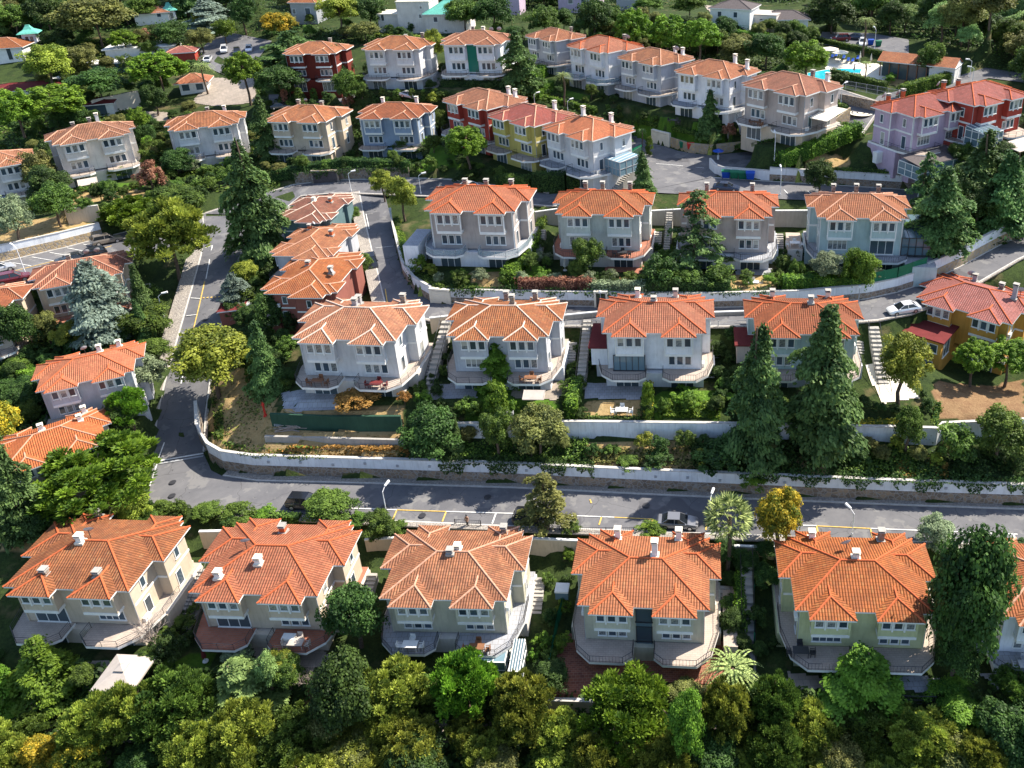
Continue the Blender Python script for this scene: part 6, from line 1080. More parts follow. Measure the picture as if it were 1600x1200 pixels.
# ------------------------------------------------------------------ street lamps
def lamp(x, y, h, label, aim=-60, globe=False):
    P = onray(x, y, 0); o = empty('street_lamp', tuple(P)); tag(o, label, 'street lamp', 'street lamps'); m = MB(); m.tube((0, 0, -.2), (0, 0, h * .9), .075, .05, 8); m.tube((0, 0, 0), (0, 0, .5), .12, .11, 8); d = Vector((math.cos(R(aim)), math.sin(R(aim)), 0)) * (1.0 if not globe else .0)
    if not globe: m.tube((0, 0, h * .9), Vector((0, 0, h)) + d * .6, .045, .04, 6)
    m.build('pole', M['lampw'] if not globe else M['grey'], o); q = MB()
    if globe:
        for i in range(6):
            for j in range(10):
                p = lambda i_, j_: (.24 * math.sin(math.pi * i_ / 6) * math.cos(2 * math.pi * j_ / 10), .24 * math.sin(math.pi * i_ / 6) * math.sin(2 * math.pi * j_ / 10), h * .9 + .2 - .24 * math.cos(math.pi * i_ / 6)); q.face([p(i, j), p(i, j + 1), p(i + 1, j + 1), p(i + 1, j)])
    else:
        q.tube(Vector((0, 0, h)) + d * .55, Vector((0, 0, h + .08)) + d * 1.4, .13, .17, 8)
    q.build('lamp_head', M['lampw'], o)
for a in [(606, 812, 4.6, 'tall white street lamp on the front road right of the small hidden black car', 70), (1331, 838, 3.6, 'street lamp at the right end of the front road', 120), (1109, 830, 5, 'street lamp half hidden by the fan palm', 70), (549, 300, 4, 'street lamp beside the grey garage door', 20), (658, 304, 4, 'street lamp below the round stone pine', 20), (41, 430, 5, 'street lamp beside the long maroon car', 150), (1515, 122, 4, 'street lamp right of the pool pavilion', 180), (1314, 160, 4, 'street lamp left of the pool fence', 30), (1519, 130, 3.4, 'street lamp on the pool road', 160), (1366, 78, 5, 'tall street lamp in the car park', 100), (1434, 310, 4.4, 'street lamp at the end of the upper right wall', 150), (1210, 250, 5, 'street lamp at the left end of the long thick hedge', 90), (1219, 306, 5, 'street lamp near the round dark tree', 90), (888, 185, 4, 'street lamp above the dark stone wall', 30), (836, 170, 3.4, 'street lamp by the white chimney of the mustard villa', 30), (258, 500, 4.5, 'street lamp left of the sloping road', 20), (982, 74, 3.4, 'street lamp behind the light villa roof', 20), (937, 66, 3.4, 'street lamp above the light villa roof', 20)]: lamp(*a)
for a in [(939, 482, 2.8, 'globe lamp at the gate in the middle road wall'), (1341, 474, 2.8, 'globe lamp at the left end of the green fence')]: lamp(*a, globe=True)
# ------------------------------------------------------------------ bins
def bin_(x, y, body, lid, label, s=1.0, deg=-6):
    P = onray(x, y, 0); o = empty('recycling_bin', (P[0], P[1], P[2] + .1), R(deg)); o.scale = (s, s, s); tag(o, label, 'bin', 'wheeled bins'); m = MB(); lo = [(-.55, -.42), (.55, -.42), (.55, .42), (-.55, .42)]; hi = [(-.68, -.52), (.68, -.52), (.68, .52), (-.68, .52)]
    for i in range(4): j = (i + 1) % 4; m.face([(*lo[i], .15), (*lo[j], .15), (*hi[j], 1.15), (*hi[i], 1.15)])
    m.build('container', M[body], o); l = MB(); n = 6
    for i in range(n): t0, t1 = math.pi * i / n, math.pi * (i + 1) / n; a, b = (-.55 * math.cos(t0), 1.15 + .28 * math.sin(t0)), (-.55 * math.cos(t1), 1.15 + .28 * math.sin(t1)); l.face([(-.7, a[0], a[1]), (.7, a[0], a[1]), (.7, b[0], b[1]), (-.7, b[0], b[1])]); l.face([(-.7, 0, 1.15), (-.7, a[0], a[1]), (-.7, b[0], b[1])]); l.face([(.7, 0, 1.15), (.7, b[0], b[1]), (.7, a[0], a[1])])
    l.build('lid', M[lid], o)
    for sx in (-1, 1):
        for sy in (-1, 1): w_ = MB(); w_.tube((sx * .5 - .04, sy * .35, .09), (sx * .5 + .04, sy * .35, .09), .09, n=8); w_.build('wheel', M['tyre'], o)
for x, b, l, lab in [(1134, 'bluep', 'greenp', 'blue bin with green lid at the left end of the bin row'), (1147, 'greenp', 'greenp', 'green bin, second from the left in the bin row'), (1160, 'greenp', 'greenp', 'green bin, third from the left in the bin row'), (1172, 'bluep', 'bluep', 'blue bin at the right end of the bin row')]: bin_(x, 279 + (x - 1134) * .06, b, l, lab, 1.15)
bin_(1067, 232, 'greenp', 'greenp', 'green bin beside the red one at the junction wall'); bin_(1079, 234, 'redp', 'redp', 'red bin at the junction wall'); bin_(1360, 71, 'bluep', 'bluep', 'blue bin in the car park'); bin_(1372, 73, 'greenp', 'greenp', 'green bin in the car park')
# ------------------------------------------------------------------ person walking by the gate (one skinned body)
def person(x, y, yaw, label):
    P = onray(x, y, 0); o = empty('person', (P[0], P[1], P[2] + .12), yaw); tag(o, label, 'person')
    V = [(0, 0, .95), (0, 0, 1.15), (0, .01, 1.38), (0, .02, 1.5), (0, .02, 1.62), (0, .02, 1.74), (-.18, 0, 1.42), (-.24, .03, 1.16), (-.2, .2, 1.0), (-.19, .28, .98), (.18, 0, 1.42), (.25, .0, 1.14), (.22, .16, .95), (.21, .22, .93), (-.1, 0, .9), (-.11, .1, .5), (-.11, .02, .08), (-.11, .16, .04), (.1, 0, .9), (.11, -.04, .5), (.11, -.2, .1), (.11, -.07, .04)]
    E_ = [(0, 1), (1, 2), (2, 3), (3, 4), (4, 5), (2, 6), (6, 7), (7, 8), (8, 9), (2, 10), (10, 11), (11, 12), (12, 13), (0, 14), (14, 15), (15, 16), (16, 17), (0, 18), (18, 19), (19, 20), (20, 21)]
    rad = [.15, .13, .16, .055, .09, .095, .06, .045, .032, .035, .06, .045, .032, .035, .095, .06, .042, .04, .095, .06, .042, .04]
    me = bpy.data.meshes.new('body'); me.from_pydata(V, E_, []); b = inst('body', me, o); sk = b.modifiers.new('skin', 'SKIN'); me.skin_vertices.new() if not me.skin_vertices else None
    for i, r in enumerate(rad): me.skin_vertices[0].data[i].radius = (r, r)
    me.skin_vertices[0].data[0].use_root = True; b.modifiers.new('sub', 'SUBSURF').levels = 1; me.materials.append(M['skin'])
    h = MB()
    for i in range(5):
        for j in range(10): p = lambda i_, j_: (.115 * math.sin(1.9 * i_ / 5) * math.cos(.628 * j_), -.01 + .12 * math.sin(1.9 * i_ / 5) * math.sin(.628 * j_), 1.68 + .14 * math.cos(1.9 * i_ / 5)); h.face([p(i, j), p(i + 1, j), p(i + 1, j + 1), p(i, j + 1)])
    h.build('hair', M['dark'], o); s = MB(); n = 10
    prof = [(.97, .17, .12), (1.15, .15, .11), (1.35, .19, .13), (1.47, .12, .09)]
    for (z0, a0, b0), (z1, a1, b1) in zip(prof[:-1], prof[1:]):
        for j in range(n): t0, t1 = 2 * math.pi * j / n, 2 * math.pi * (j + 1) / n; s.face([(a0 * math.cos(t0), b0 * math.sin(t0), z0), (a0 * math.cos(t1), b0 * math.sin(t1), z0), (a1 * math.cos(t1), b1 * math.sin(t1), z1), (a1 * math.cos(t0), b1 * math.sin(t0), z1)])
    s.build('jacket', M['wood'], o); l = MB()
    for sx, k, a in ((-.11, .1, .02), (.11, -.04, -.2)): l.tube((sx, 0, .95), (sx, k, .5), .1, .075, 8); l.tube((sx, k, .5), (sx, a, .12), .075, .055, 8)
    l.build('trousers', M['dark'], o)
person(731, 824, R(170), 'person in brown jacket and dark trousers walking behind the mossy front roof')
# ------------------------------------------------------------------ far and special buildings
def simple_house(name, label, x, y, z, w_, d_, h, yaw, wall, roof='tile', k=.4, over=.5, wins=(), base=4, cat='building', gable=False, tile='orange'):
    q_ = onray(x, y, 0); c = q_ + np.array([-math.sin(R(yaw)), math.cos(R(yaw)), 0]) * d_ / 2; r = empty(name, (c[0], c[1], q_[2]), R(yaw)); tag(r, label, cat); b = MB(); b.box(-w_ / 2, w_ / 2, -d_ / 2, d_ / 2, -base, h + .1); b.build('wall', M[wall] if wall in M else colour(wall, WALLC[wall]), r)
    if roof == 'tile' or roof in ('copper', 'slate', 'redflat'):
        m = MB(); rd = []; hip(m, rd, -w_ / 2 - over, w_ / 2 + over, -d_ / 2 - over, d_ / 2 + over, h, k); ro = m.build('roof', [TILE[tile] if roof == 'tile' else M[roof], M['white']], r); cc = MB()
        for a, q in rd: cc.tube(a, q, .12, n=5)
        cc.build('ridge_cap', M['ridge_pale'] if roof == 'tile' else M[roof], ro)
    else:
        m = MB(); m.box(-w_ / 2 - over, w_ / 2 + over, -d_ / 2 - over, d_ / 2 + over, h + .101, h + .35); m.build('roof', M[roof], r)
    for (wx, wz, ww, wh, fc) in wins:
        if fc == 0: win(r, wx, -d_ / 2, wz, ww, wh, 0)
        elif fc == 1: win(r, w_ / 2, wx, wz, ww, wh, 1)
        else: win(r, -w_ / 2, wx, wz, ww, wh, 3)
    return r
def tower(name, label, x, y, z, w_, h, wall='white'):
    c = onray(x, y, 0); r = empty(name, tuple(c), R(20)); tag(r, label, 'tower'); b = MB(); b.box(-w_ / 2, w_ / 2, -w_ / 2, w_ / 2, -5, h + .1); b.build('wall', colour(wall, WALLC[wall]), r); m = MB(); a = w_ / 2
    prof = [(a + .9, h), (a + .55, h + .35), (a * .65, h + 1.0), (a * .3, h + 1.9), (a * .3, h + 2.1)]
    for (r0, z0), (r1, z1) in zip(prof[:-1], prof[1:]):
        q0 = [(-r0, -r0, z0), (r0, -r0, z0), (r0, r0, z0), (-r0, r0, z0)]; q1 = [(-r1, -r1, z1), (r1, -r1, z1), (r1, r1, z1), (-r1, r1, z1)]
        for i in range(4): j = (i + 1) % 4; m.face([q0[i], q0[j], q1[j], q1[i]])
    m.face([(-a * .3, -a * .3, h + 2.1), (a * .3, -a * .3, h + 2.1), (a * .3, a * .3, h + 2.1), (-a * .3, a * .3, h + 2.1)]); m.build('roof', M['copper'], r)
    for fx in (-.55, .55): win(r, fx, -a, h - 2.4, .8, 1.6, 0); win(r, a, fx, h - 2.4, .8, 1.6, 1)
row3 = lambda z, n, sp, x0, w_=.9, h=1.2: [(x0 + sp * i, z, w_, h, 0) for i in range(n)]
simple_house('mansion', 'mansion with green copper roof at the top centre', 698, 52, 27, 11, 9, 4.8, -6, 'pale', 'copper', .6, .5, [(-2.6, 3, 1, 1.2, 0), (2.2, 3.3, 1.8, 1.1, 0)]); simple_house('stucco_block', 'beige stepped mansion wing left of the green copper roof', 650, 52, 27, 9, 8, 8, -6, 'pale', 'cream', .4, .15, [(1.8, 4, .7, .9, 0), (2.2, 6.4, .6, .8, 0)]); simple_house('stucco_block', 'low beige wing with arched window beside yellow green tree', 610, 50, 27, 6, 7, 4.5, -6, 'pale', 'cream', .4, .15, [(-1.6, 3, .8, 1.6, 0)])
simple_house('town_house', 'grey gabled house at the top left of centre', 478, 38, 29, 8, 7, 6, -12, 'grey', 'tile', .5, .5, [(-3, 3, .9, 1.3, 0), (1.4, 2.8, 1.6, 1.8, 0)], tile='weather'); tower('pagoda_tower', 'white tower with curved green roof at upper left', 54, 76, 21, 3.4, 4.4); tower('pagoda_tower', 'small white tower with curved green roof near the top left edge of the forest', 268, 30, 24, 3.0, 2.8)
simple_house('white_villa', 'white villa with orange and green roof at the left edge', 2, 100, 20, 12, 9, 4, 12, 'white', 'tile', .4, .6, [(-1, 1, 1, 3, 0), (2.8, 1, 1, 3, 0)], tile='orange'); simple_house('white_villa', 'villa with orange roof and two chimneys in the forest', 240, 38, 24, 9, 8, 3, 25, 'white', 'tile', .45, .5, [(2, 2, 1, 1.4, 0)])
simple_house('restaurant', 'low pavilion with white membrane roof and stone chimney', 222, 92, 18, 17, 9, 2.8, 14, 'white', 'white', over=.6); simple_house('restaurant', 'flat white canopy roof left of the umbrella pine', 186, 114, 17.6, 15, 5, 2.4, 12, 'dteal', 'white', over=.5); simple_house('restaurant', 'red tiled kitchen wing beside the umbrella pine', 285, 100, 18, 7, 6, 2.8, 14, 'red', 'tile', .35, .4, tile='pink')
simple_house('warehouse', 'long low building with faded pink red roof', 38, 156, 14.5, 16, 8, 2.2, 10, 'white', 'redflat', .25, .4); simple_house('garage', 'white garage with red roof beside the tall blank white wall', 150, 182, 13.6, 8, 6, 2.6, 18, 'white', 'redflat', .25, .4, [(0, .1, 5, 2.4, 0)]); simple_house('shed', 'small white flat roofed shed above the pink red roof', 100, 136, 16, 6, 3.4, 2.0, 14, 'grey', 'white', over=.2)
simple_house('guard_house', 'white gatehouse with orange pyramid roof', 304, 146, 16.6, 6.0, 5.0, 2.5, 14, 'white', 'tile', .5, .9, [(-1.6, .8, 1.6, 1.5, 0), (1.5, .8, 1.6, 1.5, 0)], tile='fresh')
simple_house('clubhouse', 'white clubhouse with dark shingle roof beside the tennis court', 1140, 40, 26, 10, 8, 3.8, -24, 'white', 'slate', .35, .4, [(-2.6, 2, .9, 1.2, 0), (1.4, 2, .9, 1.2, 0)]); simple_house('clubhouse', 'low clubhouse with dark hipped roof and round planter steps', 1226, 50, 25.6, 11, 7, 2.8, -6, 'white', 'slate', .4, .6, [(-3, 1, 1, 1.2, 0), (-.6, 1, 1, 1.2, 0)]); simple_house('store_block', 'windowless pink render block right of the first clubhouse', 1184, 46, 26, 9, 7, 3.2, -24, 'pale', 'canvas', over=.05)
simple_house('apartment_block', 'white four storey block cut by the top right corner', 1590, 36, 30, 22, 10, 8.5, 2, 'white', 'pale' if 'pale' in M else 'cream', .3, .3, row3(6.4, 6, 3.4, -9, 1.4, 1.2) + row3(3.6, 6, 3.4, -9, 1.4, 1.2) + row3(.8, 6, 3.4, -9, 1.4, 1.2)); simple_house('town_house', 'dark violet house at the top edge behind pines', 905, 20, 34, 12, 8, 5, -8, 'mauve', 'slate', .4, .4, [(-2.4, 2.6, 1.3, 1.6, 0), (1.4, 2.6, 1.3, 1.6, 0)]); simple_house('town_house', 'blue grey house at the top edge above the umbrella pines', 985, 16, 33.5, 8, 8, 5, -8, 'grey', 'slate', .4, .3, [(0, 3, 3.4, 1.4, 0)]); simple_house('town_house', 'mauve house sliver at the top edge right of the mansion', 797, 24, 33, 6, 7, 6, -8, 'mauve', 'slate', .4, .3, [(-1, 2, 1, 1.6, 0)])
simple_house('garden_shed', 'small red roofed shed beside the blue spruce', 366, 506, 4.6, 3.4, 2.4, 2.2, 12, 'brown', 'redflat', .2, .25, base=1.2)
# pool pavilion: gabled red roof on dark posts over glass
def pavilion():
    a = U(1372, 94, 25.5); b = U(1494, 106, 25.5); L = float(np.linalg.norm(b - a)); yaw = math.atan2(b[1] - a[1], b[0] - a[0]); c = (a + b) / 2; r = empty('pool_pavilion', (c[0], c[1], 22.2), yaw); tag(r, 'long pavilion with red gable roof and dark glazed front beside the pool', 'pavilion')
    m = MB(); q = math.hypot(3.4, 1.5); x = L / 2; m.face([(-x, -.6, 3.3), (x, -.6, 3.3), (x, 2.8, 4.8), (-x, 2.8, 4.8)], 0, [(-x, 0), (x, 0), (x, q), (-x, q)]); m.face([(x, 6.2, 3.3), (-x, 6.2, 3.3), (-x, 2.8, 4.8), (x, 2.8, 4.8)], 0, [(x, 0), (-x, 0), (-x, q), (x, q)])
    m.face([(-x, -.6, 3.12), (x, -.6, 3.12), (x, -.6, 3.3), (-x, -.6, 3.3)], 1); m.face([(-x, -.6, 3.12), (-x, 6.2, 3.12), (x, 6.2, 3.12), (x, -.6, 3.12)], 1); m.build('roof', [TILE['orange'], M['white']], r)
    w_ = MB(); w_.prism([(x - 5.5, .2), (x - .2, .2), (x - .2, 5.6), (x - 5.5, 5.6)], -4, 3.1); w_.box(-x + .3, x - 5.6, 5.2, 5.5, -2, 3.1); w_.face([(x - .2, .2, 3.1), (x - .2, 5.6, 3.1), (x - .2, 2.8, 4.7)]); w_.build('wall', M['white'], r)
    for i in range(6): p = MB(); u = -x + .6 + (L - 6.6) * i / 5; p.box(u - .09, u + .09, .0, .18, -1, 3.1); p.build('post', M['wood'], r)
    g = MB(); g.box(-x + 1, x - 5.8, .25, .3, -.5, 2.9); g.build('pane', M['bigglass'], r)
pavilion()
zP = float(gh(*onray(1320, 112)[:2])) + .35
def pool(pts, label):
    P = [U(x, y, zP) for x, y in pts]; c = np.mean(P, 0); o = empty('swimming_pool', tuple(c)); tag(o, label, 'pool'); poly = [(p[0] - c[0], p[1] - c[1]) for p in P]; m = MB(); m.prism(poly, -1.5, .0); m.build('basin', M['water'], o); k = MB(); big = [(x * 1.06, y * 1.12) for x, y in poly]; k.prism(big, -1.5, -.05); k.build('coping', M['cream'], o)
pool([(1262, 114), (1296, 108), (1298, 118), (1290, 124), (1262, 122)], 'smaller turquoise pool part behind the round pine'); pool([(1306, 108), (1322, 104), (1346, 108), (1344, 114), (1312, 112)], 'turquoise pool below the closed parasols')
def parasol(x, y, open_, mat, label, h=2.5, r_=1.5):
    P = onray(x, y, 0); o = empty('parasol', (P[0], P[1], P[2] + .15)); tag(o, label, 'parasol', 'pool parasols'); m = MB(); m.tube((0, 0, 0), (0, 0, h), .04); m.tube((0, 0, 0), (0, 0, .1), .3, n=8); m.build('pole', M['white'], o); c = MB(); n = 8
    for i in range(n):
        t0, t1 = 2 * math.pi * i / n, 2 * math.pi * (i + 1) / n
        if open_: c.face([(r_ * math.cos(t0), r_ * math.sin(t0), h - .45), (r_ * math.cos(t1), r_ * math.sin(t1), h - .45), (0, 0, h + .05)]); c.face([(r_ * math.cos(t0), r_ * math.sin(t0), h - .6), (r_ * math.cos(t1), r_ * math.sin(t1), h - .6), (r_ * math.cos(t1), r_ * math.sin(t1), h - .45), (r_ * math.cos(t0), r_ * math.sin(t0), h - .45)])
        else: c.face([(.26 * math.cos(t0), .26 * math.sin(t0), h - 1.5), (.26 * math.cos(t1), .26 * math.sin(t1), h - 1.5), (0, 0, h + .1)])
    c.build('canopy', M[mat], o)
parasol(1295, 92, 1, 'cream', 'open cream parasol beside the pool, left of the green one', 2.6, 2.1); parasol(1311, 97, 1, 'light_teal' if 'light_teal' in M else 'railing_green' if 'railing_green' in M else 'cream', 'open pale parasol beside the pool, in front of the loungers', 2.6, 2.0); parasol(1343, 100, 0, 'cream', 'closed parasol left of the feather palm by the pool', 2.8); parasol(1360, 104, 0, 'cream', 'closed parasol next to the pavilion', 2.8); parasol(1334, 118, 0, 'canvas', 'closed brown parasol between the pool parts', 2.6)
parasol(322, 1035, 0, 'redflat', 'folded maroon parasol on the lawn of the brick red roofed villa', 2.2); parasol(883, 424, 0, 'cream', 'folded cream parasol below the grey green villa', 2.2); parasol(698, 410, 0, 'canvas', 'folded parasol below the glass balcony', 2.2)
def lounger(x, y, deg, label):
    P = onray(x, y, 0); o = empty('sun_lounger', (P[0], P[1], P[2] + .15), R(deg)); tag(o, label, 'sun lounger', 'pool loungers'); f = MB()
    for u in (-.85, .6):
        for v in (-.28, .28): f.box(u - .03, u + .03, v - .03, v + .03, 0, .3)
    f.box(-.95, .95, -.33, .33, .28, .34); f.build('frame', M['grey'], o); b = MB(); b.face([(.35, -.3, .36), (.35, .3, .36), (.95, .3, .75), (.95, -.3, .75)]); b.box(-.9, .35, -.3, .3, .341, .4); b.build('cushion', M['bluep'], o)
for i, (x, y) in enumerate([(1300, 92), (1306, 90), (1318, 93), (1325, 97), (1332, 98), (1340, 94)]): lounger(x, y, 70, 'blue cushioned lounger, number %s from the left by the pool' % ['one', 'two', 'three', 'four', 'five', 'six'][i])
# ------------------------------------------------------------------ fences
def fence(pts, h, label, mat='grey', style='rails', lift=.1, name='fence'):
    P = [onray(*p) for p in pts]; o = empty(name, tuple(P[0])); tag(o, label, 'fence'); c = P[0]; pn = MB(); n_ = 0
    for a, b in zip(P[:-1], P[1:]):
        L = np.linalg.norm(b - a); n = max(1, int(L / 2.2)); A = Vector(a - c); B = Vector(b - c)
        for i in range(n + 1):
            if n_ > 60: break
            p = A + (B - A) * i / n; q = MB(); q.box(-.05, .05, -.05, .05, 0, h + .05); q.build('post', M[mat], o, p + Vector((0, 0, lift))); n_ += 1
        if style == 'panel': d = (B - A).normalized(); t = Vector((-d.y, d.x, 0)) * .02; z0 = Vector((0, 0, lift + .05)); z1 = Vector((0, 0, lift + h)); pn.face([A + t + z0, B + t + z0, B + t + z1, A + t + z1]); pn.face([A - t + z0, B - t + z0, B - t + z1, A - t + z1])
        else:
            for z in (.15, h * .55, h): pn.tube(A + Vector((0, 0, z + lift)), B + Vector((0, 0, z + lift)), .03, n=4)
            if style == 'bars':
                k = int(L / .22)
                for i in range(k): p = A + (B - A) * i / k; pn.tube(p + Vector((0, 0, lift)), p + Vector((0, 0, lift + h)), .012, n=3, cap=False)
    pn.build('panel' if style == 'panel' else 'rails', M[mat], o)
fence([(1320, 148), (1404, 164)], 1.8, 'pale metal fence between pool garden and the hill road', 'grey', 'bars', 1.2); fence([(1356, 462), (1400, 452), (1444, 436)], 1.7, 'dark green mesh fence below the aqua villa', 'greenp', 'panel', 1.9); fence([(868, 1110), (930, 1113)], 1.0, 'thin railing on the wall below the brick patio', 'dark', 'bars', .4)
fence([(860, 1050), (872, 980), (880, 955)], 1.8, 'green mesh fence left of the brick paved patio', 'greenp', 'panel'); fence([(1178, 1010), (1178, 900)], 1.8, 'green fence right of the long dark stairs', 'greenp', 'panel'); fence([(970, 262), (1003, 246)], 1.6, 'green screen on the terrace beside the vivid orange roof', 'greenp', 'panel', 1.0)
fence([(655, 507), (700, 508)], 1.0, 'railing along the middle road behind the first gap', 'grey', 'rails'); fence([(885, 511), (932, 512)], 1.0, 'railing along the middle road behind the second gap', 'grey', 'rails'); fence([(1122, 512), (1168, 512)], 1.0, 'railing along the middle road behind the third gap', 'grey', 'rails'); fence([(1030, 60), (1100, 52), (1170, 62)], 3, 'tall dark mesh fence round the tennis court', 'greenp', 'rails'); fence([(430, 668), (628, 672)], .3, 'low broken rail above the green wall', 'grey', 'rails', .2)
fence([(712, 824), (752, 826)], 1.1, 'black gate railing beside the walking person', 'dark', 'bars'); fence([(845, 834), (905, 838), (990, 838)], 1.2, 'thin wire fence behind the tall chimney villa', 'dark', 'bars'); fence([(1320, 1100), (1460, 1104)], 1.2, 'dark railing below the yellow green villa', 'dark', 'bars', .2); fence([(10, 862), (60, 842)], 1.2, 'fence across the dry grass at the left edge', 'dark', 'rails')
# ------------------------------------------------------------------ garden and terrace furniture
def on_h(h, x, y, z): cx, cy, T, a, s = HP[h]; p = loc2(h, x, y); return (p[0], p[1], T + z * s), a
def furn_table(h, x, y, z, label, mat='wood', r_=.6, deg=0):
    p, a = on_h(h, x, y, z); o = empty('patio_table', p, a + R(deg)); tag(o, label, 'table', 'terrace tables'); t = MB(); t.box(-r_ * 1.3, r_ * 1.3, -r_ * .75, r_ * .75, .70, .75); t.build('tabletop', M[mat], o)
    for sx in (-1, 1):
        for sy in (-1, 1): l = MB(); l.box(sx * r_ * 1.15 - .03, sx * r_ * 1.15 + .03, sy * r_ * .6 - .03, sy * r_ * .6 + .03, 0, .699); l.build('leg', M[mat], o)
CHM = {}
def furn_chair(h, x, y, z, deg, label, mat='wood'):
    p, a = on_h(h, x, y, z); o = empty('patio_chair', p, a + R(deg)); tag(o, label, 'chair', 'terrace chairs')
    if mat not in CHM:
        s = MB(); s.box(-.27, .27, -.25, .25, .40, .46); b = MB(); b.box(-.27, .27, .22, .27, .461, .95); l = MB(); l.box(-.03, .03, -.03, .03, 0, .399); ar = MB(); ar.box(-.03, .03, -.25, .22, .6, .65); CHM[mat] = [q.mesh(n, M[mat]) for q, n in ((s, 'seat'), (b, 'backrest'), (l, 'leg'), (ar, 'armrest'))]
    S = CHM[mat]; inst('seat', S[0], o); inst('backrest', S[1], o)
    for sx in (-1, 1):
        inst('armrest', S[3], o, (sx * .27, 0, 0))
        for sy in (-1, 1): inst('leg', S[2], o, (sx * .23, sy * .21, 0))
SET = [('h13', 3.4, -6.4, 0, 'wood', 'wooden', 'right terrace of the mossy roofed villa'), ('h15', -5.9, -5.2, 0, 'dark', 'dark', 'left terrace of the yellow green villa'), ('h22', 4.2, -6.4, 0, 'wood', 'brown', 'right terrace of the blue grey villa'), ('h21', 4.0, -6.3, 0, 'redflat', 'dark red', 'right terrace of the grey pink villa'), ('h21', -3.6, -6.2, 0, 'wood', 'brown', 'left terrace of the grey pink villa'), ('h32', 3.6, -6.2, 0, 'dark', 'dark', 'upper terrace of the grey green villa'), ('h32', 5, -9.4, -3, 'wood', 'wooden', 'lower patio of the grey green villa'), ('h33', 4, -9.4, -3, 'white', 'white', 'patio of the taupe villa'), ('h22', 1, -10, -3, 'grey', 'grey', 'lower patio of the blue grey villa'), ('h23', -4, -10, -3, 'white', 'white', 'shaded patio of the sunroom villa'), ('t7', -3, -9.6, -2.8, 'dark', 'dark', 'lawn terrace of the bright white villa'), ('t5', 7.0, -1, 0, 'wood', 'wooden', 'side terrace of the light villa'), ('h34', -9.4, -1, -.3, 'white', 'white', 'left annex roof of the aqua villa'), ('h13', -3.6, -6.2, 0, 'white', 'white', 'left terrace of the mossy roofed villa'), ('t8', -2, -6.2, 0, 'wood', 'wooden', 'balcony of the brown beige villa'), ('h16', -4, -6.0, 0, 'grey', 'grey', 'balcony of the villa at the right edge'), ('h12', 4.2, -6.2, 0, 'canvas', 'canvas', 'red tiled terrace of the brick red roofed villa')]
for h, x, y, z, m, c, where in SET:
    furn_table(h, x, y, z, '%s table on the %s' % (c, where), m)
    for dx, dy, dg, w1 in ((-1.15, 0, 90, 'left of'), (1.15, 0, -90, 'right of'), (0, .85, 0, 'behind')): furn_chair(h, x + dx, y + dy, z, dg, '%s chair %s the table, %s' % (c, w1, where), m)
def canopy():
    (x, y, z), a = on_h('h11', 7.6, -9.4, -2.6); o = empty('garden_canopy', (x, y, z), a); tag(o, 'square sand coloured canopy on posts below the front corner villa', 'canopy'); w_ = 2.1; m = MB(); q = [(-w_, -w_, 2.3), (w_, -w_, 2.3), (w_, w_, 2.3), (-w_, w_, 2.3)]
    for i in range(4): j = (i + 1) % 4; m.face([q[i], q[j], (0, 0, 3.2)]); m.face([(q[i][0], q[i][1], 2.1), (q[j][0], q[j][1], 2.1), q[j], q[i]])
    m.build('canopy', M['canvas'], o); c = MB(); c.box(-.5, .5, -.5, .5, 3.05, 3.15); c.face([(-.5, -.5, 3.15), (.5, -.5, 3.15), (0, 0, 3.45)]); c.face([(.5, -.5, 3.15), (.5, .5, 3.15), (0, 0, 3.45)]); c.face([(-.5, .5, 3.15), (-.5, -.5, 3.15), (0, 0, 3.45)]); c.build('vent_cap', M['canvas'], o)
    for p in q: l = MB(); l.box(p[0] * .97 - .05, p[0] * .97 + .05, p[1] * .97 - .05, p[1] * .97 + .05, -.3, 2.3); l.build('post', M['dark'], o)
canopy()
def boxy(name, label, cat, h, x, y, z, dims, mat, parts=()):
    p, a = on_h(h, x, y, z); o = empty(name, p, a); tag(o, label, cat); m = MB(); w_, d_, hh = dims; m.box(-w_ / 2, w_ / 2, -d_ / 2, d_ / 2, 0, hh * .8); m.build('container', M[mat], o); l = MB(); l.box(-w_ / 2 - .04, w_ / 2 + .04, -d_ / 2 - .04, d_ / 2 + .04, hh * .801, hh); l.build('lid', M[parts[0] if parts else mat], o)
boxy('storage_box', 'white chest on the red tiled terrace', 'box', 'h12', 3.2, -5.6, 0, (1.2, .7, .8), 'white'); boxy('crate', 'red plastic crate on the patio at the right edge', 'crate', 'h16', -3.6, -9, -3, (1.2, .8, .6), 'redp'); boxy('crate', 'bright green plastic crate on the patio at the right edge', 'crate', 'h16', -2.3, -9, -3, (1.2, .8, .6), 'greenp'); boxy('water_tank', 'pale aqua tank beside the cream villa', 'tank', 'h14', -9.4, 1.5, 0, (1.4, 1.2, 1.2), 'clear', ('white',)); boxy('storage_box', 'white cupboard behind the mauve villa', 'box', 'pu', -8.4, 1, -2.9, (1.6, 1, 2), 'white')
def post():
    P = onray(415, 650, 0); o = empty('red_pillar', tuple(P)); tag(o, 'small red ornamental pillar at the end of the green wall', 'pillar'); m = MB(); m.tube((0, 0, -.2), (0, 0, 1.7), .16, .12, 8); m.tube((0, 0, .0), (0, 0, .25), .3, .2, 8); m.build('shaft', M['redp'], o); c = MB(); c.tube((0, 0, 1.7), (0, 0, 1.85), .2, .22, 8); c.tube((0, 0, 1.85), (0, 0, 2.2), .14, .02, 8); c.build('finial', M['redp'], o)
post()
